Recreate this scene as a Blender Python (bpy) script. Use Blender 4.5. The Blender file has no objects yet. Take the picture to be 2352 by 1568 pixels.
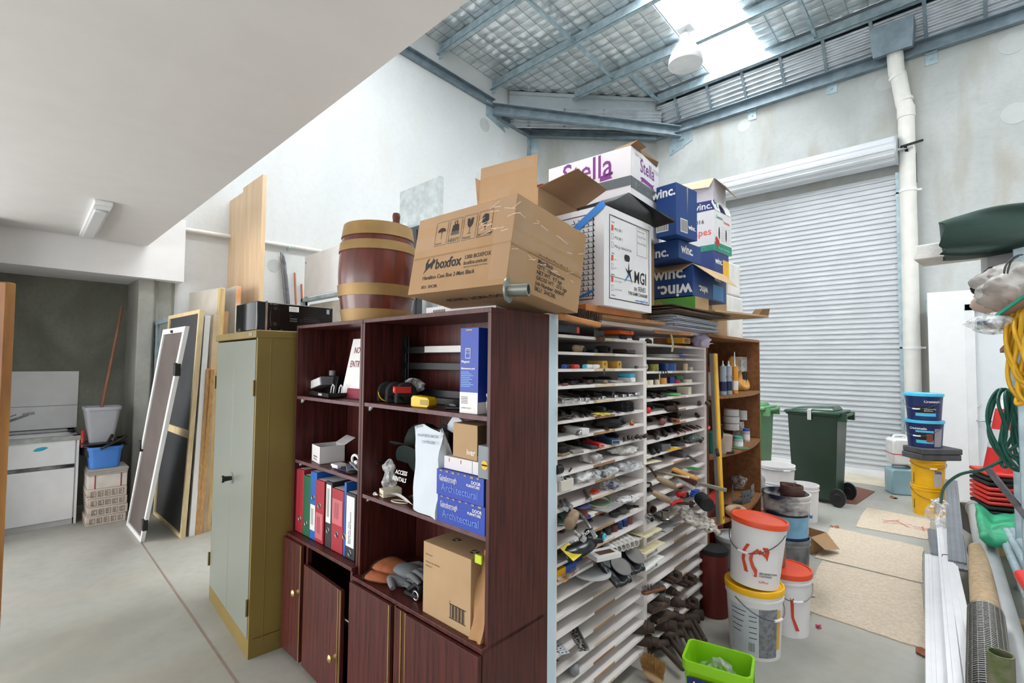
import bpy,math,random
import numpy as np
from mathutils import Matrix,Vector,Euler
random.seed(7)
C=bpy.context.scene.collection
PI=math.pi
# ---------------------------------------------------------------- camera
FPX,PITCH,ROLL,YAW,EYE=1124.03,math.radians(2.4407),math.radians(-0.5431),math.radians(43.85),1.66
cd=bpy.data.cameras.new('camera');cam=bpy.data.objects.new('camera',cd);C.objects.link(cam)
cd.sensor_width=36;cd.sensor_fit='HORIZONTAL';cd.lens=36*FPX/2352;cd.clip_start=.02;cd.clip_end=200
cam.matrix_world=(Matrix.Translation((0,0,EYE))@Matrix.Rotation(YAW,4,'Z')@Matrix.Rotation(PI/2+PITCH,4,'X')@Matrix.Rotation(-ROLL,4,'Z'))
bpy.context.scene.camera=cam
# ---------------------------------------------------------------- exposure, daylight and big lights
S=bpy.context.scene
S.view_settings.view_transform='Standard';S.view_settings.look='None'
S.view_settings.gamma=1;S.view_settings.use_curve_mapping=False
S.view_settings.exposure=0.0
w=bpy.data.worlds.new('world');S.world=w;w.use_nodes=True
bg=w.node_tree.nodes['Background'];bg.inputs[0].default_value=(.97,.985,1,1);bg.inputs[1].default_value=2.2
def area(name,loc,rot,sx,sy,power,col=(1,1,1)):
 l=bpy.data.lights.new(name,'AREA');l.shape='RECTANGLE';l.size=sx;l.size_y=sy;l.energy=power;l.color=col
 o=bpy.data.objects.new(name,l);C.objects.link(o);o.location=loc;o.rotation_euler=rot;return o
# daylight falling through the roof lights (above the openings, outside the roof)
area('seen_and_added_skylight',(-3.05,5.2,7.75),(0,0,0),1.2,9.5,900,(1,.985,.965))
area('seen_and_added_skylight',(1.6,4.6,7.75),(0,0,0),1.2,9.0,620,(1,.985,.965))  # added roof light out of view, put in for overall brightness
area('seen_and_added_skylight',(-5.7,2.7,7.8),(0,0,0),1.1,3.2,90,(1,.985,.965))  # another added roof light out of view, brightens the left side
# added lights behind the camera, standing for daylight from an unseen open front
area('added_front_fill',(-1.0,-4.3,1.6),(PI/2,0,0),5,2.6,46,(1,.97,.94))
area('added_front_fill',(-5.4,-4.3,1.5),(PI/2,0,math.radians(-8)),3.4,2.6,150,(1,.98,.96))
# ---------------------------------------------------------------- pixel <-> place helpers (measured camera)
cp_,sp_,cr_,sr_=math.cos(PITCH),math.sin(PITCH),math.cos(ROLL),math.sin(ROLL)
_M=np.array([[cr_,-sr_,0],[sr_,cr_,0],[0,0,1]])@np.array([[1,0,0],[0,sp_,-cp_],[0,cp_,sp_]])
_Z=np.array([[math.cos(YAW),math.sin(YAW),0],[-math.sin(YAW),math.cos(YAW),0],[0,0,1]])
E0=np.array([0,0,EYE])
def ray(x,y):return _Z.T@(_M.T@np.array([(x-1176)/FPX,(y-784)/FPX,1.0]))
def on(x,y,n,p0):
 d=ray(x,y);n=np.array(n,float);t=n@(np.array(p0,float)-E0)/(n@d);return Vector(E0+t*d)
def atX(x,y,v):return on(x,y,(1,0,0),(v,0,0))
def atY(x,y,v):return on(x,y,(0,1,0),(0,v,0))
def atZ(x,y,v=0):return on(x,y,(0,0,1),(0,0,v))
# ---------------------------------------------------------------- objects
def thing(name,label,cat,loc=(0,0,0),rz=0,group=None,rot=None):
 o=bpy.data.objects.new(name,None);C.objects.link(o);o.empty_display_size=.05
 o.location=loc;o.rotation_euler=rot if rot else(0,0,rz)
 o['label']=label;o['category']=cat
 if group:o['group']=group
 return o
def tag(o,label,cat,group=None,loc=None,rz=None):
 o['label']=label;o['category']=cat
 if group:o['group']=group
 if loc is not None:o.location=loc
 if rz is not None:o.rotation_euler=(0,0,rz)
 return o
def dup(root,loc,rz,label,group=None):
 r=root.copy();C.objects.link(r);r.location=loc
 r.rotation_euler=rz if isinstance(rz,tuple)else(0,0,rz);r['label']=label
 if group:r['group']=group
 for ch in list(root.children):
  c=ch.copy();C.objects.link(c);c.parent=r
  for g in list(ch.children):
   d=g.copy();C.objects.link(d);d.parent=c
 return r
_tc={}
def text_geo(s,size,align='LEFT',bold=0.0):
 k=(s,align,bold)
 if k not in _tc:
  cu=bpy.data.curves.new('t','FONT');cu.body=s;cu.size=1;cu.align_x=align;cu.resolution_u=2;cu.offset=bold
  cu.space_line=.8
  o=bpy.data.objects.new('t',cu);C.objects.link(o)
  me=bpy.data.meshes.new_from_object(o.evaluated_get(bpy.context.evaluated_depsgraph_get()))
  _tc[k]=([v.co.copy()for v in me.vertices],[list(p.vertices)for p in me.polygons])
  bpy.data.objects.remove(o);bpy.data.curves.remove(cu);bpy.data.meshes.remove(me)
 v,f=_tc[k]
 return[Vector((p.x*size,p.y*size,0))for p in v],f
def frame(o,r,u):
 """matrix with x=r, y=u, z=r x u at origin o"""
 r=Vector(r).normalized();u=Vector(u);n=r.cross(u).normalized();u=n.cross(r)
 return Matrix(((r.x,u.x,n.x,o[0]),(r.y,u.y,n.y,o[1]),(r.z,u.z,n.z,o[2]),(0,0,0,1)))
class MB:
 def __init__(s):s.v=[];s.f=[];s.m=[];s.M=None
 def add(s,vs,fs,m=0,M=None):
  b=len(s.v)
  M=M if M is not None else s.M
  for p in vs:
   p=Vector(p);s.v.append(M@p if M is not None else p)
  for f in fs:s.f.append([b+i for i in f]);s.m.append(m)
  return s
 def box(s,x0,y0,z0,x1,y1,z1,m=0,M=None):
  x0,x1=sorted((x0,x1));y0,y1=sorted((y0,y1));z0,z1=sorted((z0,z1))
  return s.add([(x0,y0,z0),(x1,y0,z0),(x1,y1,z0),(x0,y1,z0),(x0,y0,z1),(x1,y0,z1),(x1,y1,z1),(x0,y1,z1)],[(0,3,2,1),(4,5,6,7),(0,1,5,4),(1,2,6,5),(2,3,7,6),(3,0,4,7)],m,M)
 def bar(s,a,b,w,h,m=0,up=(0,0,1)):
  a=Vector(a);b=Vector(b);d=b-a;L=d.length;d.normalize()
  up=Vector(up)
  if abs(d.dot(up))>.98:up=Vector((1,0,0))
  r=d.cross(up).normalized();u=r.cross(d)
  M=Matrix(((d.x,r.x,u.x,a.x),(d.y,r.y,u.y,a.y),(d.z,r.z,u.z,a.z),(0,0,0,1)))
  if s.M is not None:M=s.M@M
  return s.box(0,-w/2,-h/2,L,w/2,h/2,m,M)
 def cyl(s,a,b,r0,r1=None,n=16,m=0,caps=True):
  a=Vector(a);b=Vector(b);r1=r0 if r1 is None else r1
  d=(b-a).normalized();t=Vector((0,0,1))if abs(d.z)<.9 else Vector((1,0,0))
  x=d.cross(t).normalized();y=d.cross(x)
  vs=[];
  for i in range(n):
   c=math.cos(2*PI*i/n);q=math.sin(2*PI*i/n);vs.append(a+(x*c+y*q)*r0)
  for i in range(n):
   c=math.cos(2*PI*i/n);q=math.sin(2*PI*i/n);vs.append(b+(x*c+y*q)*r1)
  fs=[(i,n+i,n+(i+1)%n,(i+1)%n)for i in range(n)]
  if caps:fs+=[tuple(range(n)),tuple(range(2*n-1,n-1,-1))]
  return s.add(vs,fs,m)
 def tube(s,pts,r,n=8,m=0,closed=False,radii=None):
  pts=[Vector(p)for p in pts];vs=[];fs=[];N=len(pts)
  d0=(pts[1]-pts[0]).normalized();t=Vector((0,0,1))if abs(d0.z)<.9 else Vector((1,0,0))
  x=d0.cross(t).normalized()
  for i,p in enumerate(pts):
   if closed:d=(pts[(i+1)%N]-pts[i-1]).normalized()
   else:d=((pts[i+1]if i<N-1 else pts[i])-(pts[i-1]if i else pts[i])).normalized()
   x=(x-d*x.dot(d)).normalized();y=d.cross(x);rr=radii[i]if radii else r
   for k in range(n):vs.append(p+(x*math.cos(2*PI*k/n)+y*math.sin(2*PI*k/n))*rr)
  for i in range(N if closed else N-1):
   for k in range(n):
    a=i*n+k;b=i*n+(k+1)%n;c=((i+1)%N)*n+(k+1)%n;e=((i+1)%N)*n+k
    fs.append((a,b,c,e))
  if not closed:fs+=[tuple(range(n-1,-1,-1)),tuple(range((N-1)*n,N*n))]
  return s.add(vs,fs,m)
 def lathe(s,prof,n=28,m=0,M=None,ms=None,sx=1,sy=1):
  vs=[];fs=[]
  for r,z in prof:
   for k in range(n):vs.append((r*sx*math.cos(2*PI*k/n),r*sy*math.sin(2*PI*k/n),z))
  P=len(prof)
  for i in range(P-1):
   q=[(i*n+k,i*n+(k+1)%n,(i+1)*n+(k+1)%n,(i+1)*n+k)for k in range(n)]
   if ms:s_=len(s.f);s.add(vs,[],0,M)if False else None
   fs.append((q,ms[i]if ms else m))
  b=len(s.v);MM=M if M is not None else s.M
  for p in vs:p=Vector(p);s.v.append(MM@p if MM is not None else p)
  for q,mm in fs:
   for f in q:s.f.append([b+i for i in f]);s.m.append(mm)
  if prof[0][0]>1e-6:s.f.append([b+i for i in range(n-1,-1,-1)]);s.m.append(ms[0]if ms else m)
  if prof[-1][0]>1e-6:s.f.append([b+(P-1)*n+i for i in range(n)]);s.m.append(ms[-1]if ms else m)
  return s
 def prism(s,poly,z0,z1,m=0,M=None):
  n=len(poly)
  vs=[(x,y,z0)for x,y in poly]+[(x,y,z1)for x,y in poly]
  fs=[tuple(range(n-1,-1,-1)),tuple(range(n,2*n))]+[(i,(i+1)%n,n+(i+1)%n,n+i)for i in range(n)]
  return s.add(vs,fs,m,M)
 def hexa(s,b4,t4,m=0):
  """box from 4 bottom and 4 top corners"""
  return s.add(list(b4)+list(t4),[(0,3,2,1),(4,5,6,7),(0,1,5,4),(1,2,6,5),(2,3,7,6),(3,0,4,7)],m)
 def slab(s,quad,t,m=0):
  """quad panel of 4 points given thickness t along -normal"""
  q=[Vector(p)for p in quad];n=(q[1]-q[0]).cross(q[3]-q[0]).normalized()
  return s.hexa([p-n*t for p in q],q,m)
 def grid(s,fn,nu,nv,m=0,closed_u=False):
  vs=[fn(i/(nu),j/(nv))for j in range(nv+1)for i in range(nu+1)]
  fs=[(j*(nu+1)+i,j*(nu+1)+i+1,(j+1)*(nu+1)+i+1,(j+1)*(nu+1)+i)for j in range(nv)for i in range(nu)]
  return s.add(vs,fs,m)
 def text(s,t,size,M,m=0,align='LEFT',bold=0.0,lift=.0008,sx=1.0):
  v,f=text_geo(t,size,align,bold)
  MM=M if s.M is None else s.M@M
  return s.add([(p.x*sx,p.y,lift)for p in v],f,m,MM)
 def poly(s,pts,M,m=0,lift=.0008):
  MM=M if s.M is None else s.M@M
  return s.add([(x,y,lift)for x,y in pts],[tuple(range(len(pts)))],m,MM)
 def rect(s,x0,y0,x1,y1,M,m=0,lift=.0008):return s.poly([(x0,y0),(x1,y0),(x1,y1),(x0,y1)],M,m,lift)
 def outline(s,x0,y0,x1,y1,t,M,m=0,lift=.0008):
  s.rect(x0,y0,x1,y0+t,M,m,lift);s.rect(x0,y1-t,x1,y1,M,m,lift);s.rect(x0,y0,x0+t,y1,M,m,lift);return s.rect(x1-t,y0,x1,y1,M,m,lift)
 def build(s,name,mats,parent=None,bevel=0,smooth=38,loc=None,rz=None,seg=2,solid=0,sub=0):
  me=bpy.data.meshes.new(name);me.from_pydata([tuple(v)for v in s.v],[],s.f)
  if not isinstance(mats,(list,tuple)):mats=[mats]
  for m in mats:me.materials.append(m)
  me.polygons.foreach_set('material_index',s.m)
  me.polygons.foreach_set('use_smooth',[True]*len(s.f));me.update()
  if smooth<180:me.set_sharp_from_angle(angle=math.radians(smooth))
  o=bpy.data.objects.new(name,me);C.objects.link(o)
  if parent is not None:o.parent=parent
  if loc is not None:o.location=loc
  if rz is not None:o.rotation_euler=(0,0,rz)
  if solid:md=o.modifiers.new('solid','SOLIDIFY');md.thickness=solid;md.offset=0
  if bevel:
   md=o.modifiers.new('bevel','BEVEL');md.width=bevel;md.segments=seg;md.limit_method='ANGLE';md.angle_limit=math.radians(50)
  if sub:md=o.modifiers.new('sub','SUBSURF');md.levels=md.render_levels=sub
  return o
def struct(o):o['kind']='structure';return o
def lumpy(mb,cx,cy,cz,rx,ry,rz_,seed=0,amt=.18,nu=18,nv=10,m=0,M=None,flat=False):
 """crumpled rounded blob (bags, cloths)"""
 rnd=random.Random(seed);ph=[rnd.uniform(0,6.28)for _ in range(8)]
 vs=[];fs=[]
 for j in range(nv+1):
  th=PI*j/nv
  for i in range(nu):
   a=2*PI*i/nu
   k=1+amt*(math.sin(3*a+ph[0]+2*th)+math.sin(5*a+ph[1]-3*th)*.7+math.sin(8*a+ph[2]+6*th)*.5+rnd.uniform(-.5,.5))
   x=math.sin(th)*math.cos(a)*rx*k;y=math.sin(th)*math.sin(a)*ry*k;z=math.cos(th)*rz_*(1+amt*.6*math.sin(4*a+ph[3]))
   if flat:z=max(z,-rz_*.75)
   vs.append((cx+x,cy+y,cz+z))
 for j in range(nv):
  for i in range(nu):fs.append((j*nu+i,(j+1)*nu+i,(j+1)*nu+(i+1)%nu,j*nu+(i+1)%nu))
 mb.add(vs,fs,m,M);return mb
# ---------------------------------------------------------------- materials
def lin(c):
 if isinstance(c,str):c=tuple(int(c[i:i+2],16)/255 for i in(0,2,4))
 return tuple(((x/12.92)if x<=.04045 else((x+.055)/1.055)**2.4)for x in c)
_mats={}
def mat(name,col,rough=.5,metal=0,var=.06,scale=6,stretch=(1,1,1),bump=0,col2=None,spec=.5,alpha=1,trans=0,coat=0,detail=4,bscale=None,contrast=0):
 if name in _mats:return _mats[name]
 m=bpy.data.materials.new(name);m.use_nodes=True;nt=m.node_tree;N=nt.nodes;L=nt.links
 p=N['Principled BSDF'];c=lin(col)
 p.inputs['Roughness'].default_value=rough;p.inputs['Metallic'].default_value=metal
 p.inputs['Specular IOR Level'].default_value=spec
 if coat:p.inputs['Coat Weight'].default_value=coat;p.inputs['Coat Roughness'].default_value=.15
 tc=N.new('ShaderNodeTexCoord');mp=N.new('ShaderNodeMapping');mp.inputs['Scale'].default_value=stretch
 L.new(tc.outputs['Object'],mp.inputs['Vector'])
 nz=N.new('ShaderNodeTexNoise');nz.inputs['Scale'].default_value=scale;nz.inputs['Detail'].default_value=detail
 L.new(mp.outputs['Vector'],nz.inputs['Vector'])
 cr=N.new('ShaderNodeValToRGB')
 a=lin(col2)if col2 else tuple(x*(1-var*2)for x in c);b=c if col2 else tuple(min(1,x*(1+var))for x in c)
 cr.color_ramp.elements[0].position=.35+contrast*.1;cr.color_ramp.elements[1].position=.65-contrast*.1
 cr.color_ramp.elements[0].color=(*a,1);cr.color_ramp.elements[1].color=(*b,1)
 L.new(nz.outputs['Fac'],cr.inputs['Fac']);L.new(cr.outputs['Color'],p.inputs['Base Color'])
 if bump:
  n2=N.new('ShaderNodeTexNoise');n2.inputs['Scale'].default_value=bscale or scale*3;n2.inputs['Detail'].default_value=5
  L.new(mp.outputs['Vector'],n2.inputs['Vector'])
  bp=N.new('ShaderNodeBump');bp.inputs['Strength'].default_value=bump;bp.inputs['Distance'].default_value=.01
  L.new(n2.outputs['Fac'],bp.inputs['Height']);L.new(bp.outputs['Normal'],p.inputs['Normal'])
 if alpha<1:p.inputs['Alpha'].default_value=alpha
 if trans:p.inputs['Transmission Weight'].default_value=trans;p.inputs['IOR'].default_value=1.3
 _mats[name]=m;return m
def concrete(name,base,stain,brown,rough=.85,s=1.0,sharp=.5,vert=True,bumps=.25,streak=.5):
 m=bpy.data.materials.new(name);m.use_nodes=True;nt=m.node_tree;N=nt.nodes;L=nt.links
 p=N['Principled BSDF'];p.inputs['Roughness'].default_value=rough;p.inputs['Specular IOR Level'].default_value=.3
 geo=N.new('ShaderNodeNewGeometry')
 def noise(scale,det,st=(1,1,1),dist=0):
  mp=N.new('ShaderNodeMapping');mp.inputs['Scale'].default_value=st;L.new(geo.outputs['Position'],mp.inputs['Vector'])
  n=N.new('ShaderNodeTexNoise');n.inputs['Scale'].default_value=scale*s;n.inputs['Detail'].default_value=det;n.inputs['Distortion'].default_value=dist
  L.new(mp.outputs['Vector'],n.inputs['Vector']);return n
 def ramp(n,a,b):
  r=N.new('ShaderNodeMapRange');r.inputs['From Min'].default_value=a;r.inputs['From Max'].default_value=b
  L.new(n.outputs['Fac'],r.inputs['Value']);return r
 def mix(fac,A,B,amt=1.0):
  mx=N.new('ShaderNodeMix');mx.data_type='RGBA'
  mu=N.new('ShaderNodeMath');mu.operation='MULTIPLY';mu.inputs[1].default_value=amt;L.new(fac,mu.inputs[0]);L.new(mu.outputs[0],mx.inputs['Factor'])
  for sock,v in((mx.inputs['A'],A),(mx.inputs['B'],B)):
   if isinstance(v,tuple):sock.default_value=(*v,1)
   else:L.new(v,sock)
  return mx.outputs['Result']
 big=ramp(noise(.7,6,(1,1,.7)if vert else(1,1,1),.6),.38,.68)
 c=mix(big.outputs['Result'],lin(base),lin(stain),sharp)
 if streak:c=mix(ramp(noise(2.2,5,(1,1,.22)if vert else(1.0,.35,1)),.5,.75).outputs['Result'],c,lin(brown),streak)
 c=mix(ramp(noise(14,8),.45,.75).outputs['Result'],c,lin(stain),.25)
 L.new(c,p.inputs['Base Color'])
 b=N.new('ShaderNodeBump');b.inputs['Strength'].default_value=bumps;b.inputs['Distance'].default_value=.01
 L.new(noise(30,8).outputs['Fac'],b.inputs['Height']);L.new(b.outputs['Normal'],p.inputs['Normal'])
 _mats[name]=m;return m
def clear(name,col=(1,1,1),a=.35,rough=.15):
 """thin clear plastic: see-through with shine"""
 if name in _mats:return _mats[name]
 m=bpy.data.materials.new(name);m.use_nodes=True;nt=m.node_tree;N=nt.nodes;L=nt.links
 p=N['Principled BSDF'];p.inputs['Base Color'].default_value=(*(lin(col)if isinstance(col,str)else col),1);p.inputs['Roughness'].default_value=rough
 nz=N.new('ShaderNodeTexNoise');nz.inputs['Scale'].default_value=28;tc=N.new('ShaderNodeTexCoord');L.new(tc.outputs['Object'],nz.inputs['Vector'])
 mr=N.new('ShaderNodeMapRange');mr.inputs['To Min'].default_value=max(0,a-.25);mr.inputs['To Max'].default_value=min(1,a+.3);mr.inputs['From Min'].default_value=.35;mr.inputs['From Max'].default_value=.65
 L.new(nz.outputs['Fac'],mr.inputs['Value']);L.new(mr.outputs['Result'],p.inputs['Alpha'])
 bp=N.new('ShaderNodeBump');bp.inputs['Strength'].default_value=.6;bp.inputs['Distance'].default_value=.01;L.new(nz.outputs['Fac'],bp.inputs['Height']);L.new(bp.outputs['Normal'],p.inputs['Normal'])
 _mats[name]=m;return m
WALL=concrete('wall_concrete','d8dadb','c3c7c8','cccac0',s=1.0,sharp=.45,streak=.35)
WALLR=concrete('door_wall_concrete','bcbfbe','9ea3a1','9c8f72',s=1.3,sharp=.8,streak=.6)
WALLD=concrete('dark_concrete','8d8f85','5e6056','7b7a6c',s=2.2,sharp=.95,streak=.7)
PILL=concrete('pillar_concrete','a7a8a2','83857e','8f8a7c',s=1.6,sharp=.8,streak=.5)
FLOOR=concrete('floor_concrete','b3b2ab','888981','a39785',rough=.55,s=.9,sharp=.75,vert=False,bumps=.08,streak=.45)
WHITEW=mat('white_paint','dedcdb',.6,var=.01)
WHITEB=mat('white_plaster','f2f2f4',.6,var=.01)
GALV=mat('galvanised_steel','b4c6cd',.45,.35,var=.12,scale=9,col2='96aab3')
GALVD=mat('dull_galvanised_steel','8796a0',.5,.3,var=.1,scale=7,col2='72818b')
ZINC=mat('zinc_sheet','c6ccd1',.38,.6,var=.08,scale=4)
FOIL=mat('foil_insulation','eef1f2',.3,.72,var=.08,scale=5,bump=.5,bscale=9)
WIRE=mat('wire','9aa0a4',.4,.8)
SLAT=mat('roller_curtain_paint','c9cdd2',.42,.1,var=.03,scale=2)
WHITEM=mat('white_enamel','e9eaec',.35,var=.02)
PVC=mat('pvc_white','e4e2dc',.4,var=.03)
BLACK=mat('black_plastic','141416',.4,var=.2)
BLACKM=mat('matt_black','1b1b1d',.75,var=.2)
DGREY=mat('dark_grey','3c3e42',.6,var=.1)
GREY=mat('grey_plastic','8b8d92',.5,var=.05)
LGREY=mat('light_grey','bfc1c4',.5,var=.04)
WHITE=mat('white','eeeeee',.5,var=.02)
CREAM=mat('cream','e8dfc6',.5,var=.04)
MAHOG=mat('mahogany_laminate','5c2a25',.38,var=.1,scale=5,stretch=(16,16,.8),col2='3a1918',spec=.4)
MAHOGE=mat('mahogany_edge','67474b',.5,var=.15,scale=20)
MDF=mat('raw_particleboard','a5744e',.75,var=.1,scale=60,col2='8a5d3c')
BOARDB=mat('brown_particleboard','8b5a34',.7,var=.1,scale=30,col2='75492a')
PINE=mat('pine','dcc08c',.6,var=.08,scale=5,stretch=(8,8,.6),col2='c7a873')
PINEL=mat('pale_pine','e3cfa8',.6,var=.06,scale=5,stretch=(8,8,.6),col2='d2bb8e')
OAK=mat('oak_wood','b5793c',.5,var=.1,scale=8,stretch=(10,10,.8),col2='8e5a2a')
VENEER=mat('timber_veneer','e0c3a0',.5,var=.04,scale=3,stretch=(5,5,.5),col2='d4b48e')
PLY=mat('ply_edge','d0a673',.65,var=.1,scale=4,stretch=(40,40,.3),col2='b3854f')
CARD=mat('cardboard','ab8a66',.8,var=.05,scale=3,col2='9f7d59')
CARDI=mat('cardboard_inside','8d6a48',.85,var=.05)
CARDL=mat('cardboard_light','b99a74',.8,var=.05,scale=4)
CARDW=mat('white_card','e3e1e4',.6,var=.02)
TAPE=mat('packing_tape','dcc6ae',.18,var=.03,alpha=.14)
INK=mat('black_ink','221f20',.7,var=0)
INKW=mat('white_ink','f5f5f5',.6,var=0)
CLEAR=clear('clear_plastic',(.92,.93,.95),.38)
CLEARL=clear('clear_film',(.95,.95,.97),.22)
MILKY=clear('milky_plastic','e9e6e2',.75,.3)
STEEL=mat('bright_steel','c4c6c9',.25,.95,var=.1,scale=12)
DSTEEL=mat('dull_steel','76757a',.45,.8,var=.15,scale=15)
RUST=mat('rusty_iron','4a3a33',.8,.3,var=.2,scale=14,col2='2f2724')
OLDWOOD=mat('worn_wood_handle','a08a70',.7,var=.12,scale=9,stretch=(1,1,1),col2='7d6850')
DWOOD=mat('dark_wood_handle','5c3f2e',.6,var=.15,scale=9,col2='3c281f')
RED=mat('red_plastic','d02a28',.4,var=.05)
ORED=mat('orange_red','e5502c',.4,var=.05)
ORANGE=mat('orange_plastic','ef5f20',.4,var=.05)
YELLOW=mat('yellow_plastic','f4b912',.4,var=.06)
YEL=mat('yellow_label','e8d21c',.4,var=.04)
GREEN=mat('green_plastic','2f8a4a',.4,var=.05)
BLUE=mat('blue_plastic','2b55b4',.4,var=.05)
BLUEB=mat('bright_blue_box','1a41ae',.45,var=.05)
CYAN=mat('sky_blue','4fc3ea',.4,var=.03)
NAVY=mat('navy','1c2c58',.45,var=.08)
BRASS=mat('brass','d3b978',.3,.8,var=.08)
TERRA=mat('terracotta_leather','a9623e',.85,var=.12,scale=14,bump=.2)
# ---------------------------------------------------------------- the room shell
XW,YW=-6.84,9.1
RX=3.2
CH0,CH1=(-6.84,7.65),(-4.70,9.1)
def roofz(y):return 7.33-.075*(y-5.1)
# floor
mb=MB();mb.box(-7.9,-4.6,-.2,RX+.2,9.4,0);struct(mb.build('floor',FLOOR))
mb=MB();mb.box(-4.0,8.45,0,-.5,9.09,.004);struct(mb.build('trim_1',mat('bare_threshold','d5cab6',.8,var=.06,scale=3)))
# saw cut line in the slab
a=atZ(334,1262);b=atZ(550,1568);d=(b-a).normalized();mb=MB();mb.bar(a-d*1.2,b+d*.8,.012,.003)
struct(mb.build('trim_2',mat('saw_cut','8b7a70',.9)))
# left wall (long), recess behind the sink, pillar
mb=MB();mb.box(XW-.25,1.12,0,XW,7.65,7.6);struct(mb.build('wall_left',WALL))
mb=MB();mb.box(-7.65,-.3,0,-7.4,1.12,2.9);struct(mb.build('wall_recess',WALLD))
mb=MB()
mb.prism([(-7.4,1.02),(XW+.0,1.02),(XW+.12,1.02),(XW+.12,1.16),(XW+.05,1.20),(XW+.05,1.34),(XW,1.38),(-7.4,1.38)],0,2.56)
struct(mb.build('wall_pillar',PILL,bevel=.012))
# splayed corner wall and roller door wall
def panel(a,b,z0,z1,t,name,m):
 a=Vector((*a,0));b=Vector((*b,0));d=(b-a).normalized();n=Vector((-d.y,d.x,0))
 mb=MB();mb.hexa([a+Vector((0,0,z0)),b+Vector((0,0,z0)),b+n*t+Vector((0,0,z0)),a+n*t+Vector((0,0,z0))],[a+Vector((0,0,z1)),b+Vector((0,0,z1)),b+n*t+Vector((0,0,z1)),a+n*t+Vector((0,0,z1))])
 return struct(mb.build(name,m))
panel(CH0,CH1,0,6.62,.2,'wall_corner',WALLR)
mb=MB();DX0,DX1,DZ=-3.9,-.9,4.75
mb.box(-4.75,YW,0,RX,YW+.2,6.2);struct(mb.build('wall_front',WALLR))
mb=MB();mb.box(RX,-4.5,0,RX+.2,YW,7.6);struct(mb.build('wall_right',WALLR))
mb=MB();mb.box(-7.4,-.17,0,-6.25,-.07,2.9);struct(mb.build('wall_near',WHITEB))
# mezzanine: its underside is the low ceiling, its edge the upper fascia
mb=MB();mb.box(-6.6,-4.5,2.9,RX,1.064,3.1);struct(mb.build('ceiling',WHITEW))
mb=MB();mb.box(-7.4,-.27,2.55,-6.62,1.42,3.27);struct(mb.build('trim_3',WHITEB))
mb=MB();mb.box(-6.84,.86,3.1,RX,1.064,7.6);struct(mb.build('wall_mezzanine',WHITEB))
# round sealing discs on the precast walls
DISC=mat('patch_filler','b9bdbc',.8,var=.02)
for i,(x,y)in enumerate([(626,620),(1104,288)]):
 c=atX(x,y,XW);mb=MB();mb.cyl((XW-.002,c.y,c.z),(XW+.004,c.y,c.z),.13 if i else .085,n=32);struct(mb.build('trim_4',DISC))
for i,(x,y,r)in enumerate([(1700,278,.11),(2020,174,.12),(2322,238,.14),(2312,78,.14)]):
 c=atY(x,y,YW);mb=MB();mb.cyl((c.x,YW+.002,c.z),(c.x,YW-.004,c.z),r,n=32);struct(mb.build('trim_5',DISC))
# ---------------------------------------------------------------- roof
# roof lights: two strips run down the slope, the second added out of view for light; the insulation lies between them
HOLE=(-6.25,-5.15,1.2,4.1)  # extra opening out of view, added to light the left wall
strips=[(-3.55,-2.58),(1.1,2.1)]
def roof_piece(x0,x1,y0,y1,name,m,z=0,quilt=True):
 mb=MB()
 if quilt:
  nx=max(1,round((x1-x0)/.30));ny=max(1,round((y1-y0)/.155));rnd=random.Random(int(x0*10)+5)
  K={}
  def fn(u,v):
   X=u*nx;Y=v*ny;i=min(int(X),nx-1);j=min(int(Y),ny-1);fx=X-i;fy=Y-j
   k=K.setdefault((i,j),(rnd.uniform(.4,1.2),rnd.uniform(-.9,.9),rnd.uniform(-.9,.9)))
   b=math.sin(PI*fx)*math.sin(PI*fy)
   x=x0+(x1-x0)*u;y=y0+(y1-y0)*v
   return(x,y,roofz(y)+z-.028*k[0]*b*(1+k[1]*(fx-.5)*1.6+k[2]*(fy-.5)*1.6)+.005*math.sin(9*fx+7*k[1]+3*fy)*b)
  mb.grid(fn,nx*6,ny*5)
 return mb.build(name,m)
ox0,ox1=-6.84,RX
EAVE=8.82
segs=[(ox0,strips[0][0]),(strips[0][1],strips[1][0]),(strips[1][1],ox1)]
ins=thing('foil_insulation','quilted silver foil insulation held by wire mesh under the roof','insulation',(0,0,0))
def diag_y(x):
 return 6.62+(x+6.84)*(9.0-6.62)/(-4.3+6.84)
mb=MB()
nxs=[]
for(x0,x1)in segs:
 nx=max(1,round((x1-x0)/.24));ny=round((EAVE-1.06)/.16);rnd=random.Random(int(x0*10)+5);K={}
 def fn(u,v,x0=x0,x1=x1,nx=nx,ny=ny,K=K,rnd=rnd):
  x=x0+(x1-x0)*u;ye=min(EAVE,diag_y(x)+.25);y=1.06+(EAVE-1.06)*v;y=min(y,ye)
  X=u*nx;Y=v*ny;i=min(int(X+1e-6),nx-1);j=min(int(Y+1e-6),ny-1);fx=X-i;fy=Y-j
  k=K.setdefault((i,j),(rnd.uniform(.35,1.25),rnd.uniform(-.9,.9),rnd.uniform(-.9,.9)))
  b=max(0,math.sin(PI*fx)*math.sin(PI*fy))
  return(x,y,roofz(y)-.030*k[0]*b*(1+k[1]*(fx-.5)*1.8+k[2]*(fy-.5)*1.8)+.012*rnd.uniform(-.3,.3)*b)
 f0_=len(mb.f);mb.grid(fn,nx*5,ny*4)
 for i in range(len(mb.f)-1,f0_-1,-1):
  q=sum((mb.v[j]for j in mb.f[i]),Vector((0,0,0)))/4
  if HOLE[0]<q.x<HOLE[1]and HOLE[2]<q.y<HOLE[3]:del mb.f[i];del mb.m[i]
mb.build('foil_blanket',FOIL,ins,smooth=180)
mb=MB()
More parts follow.
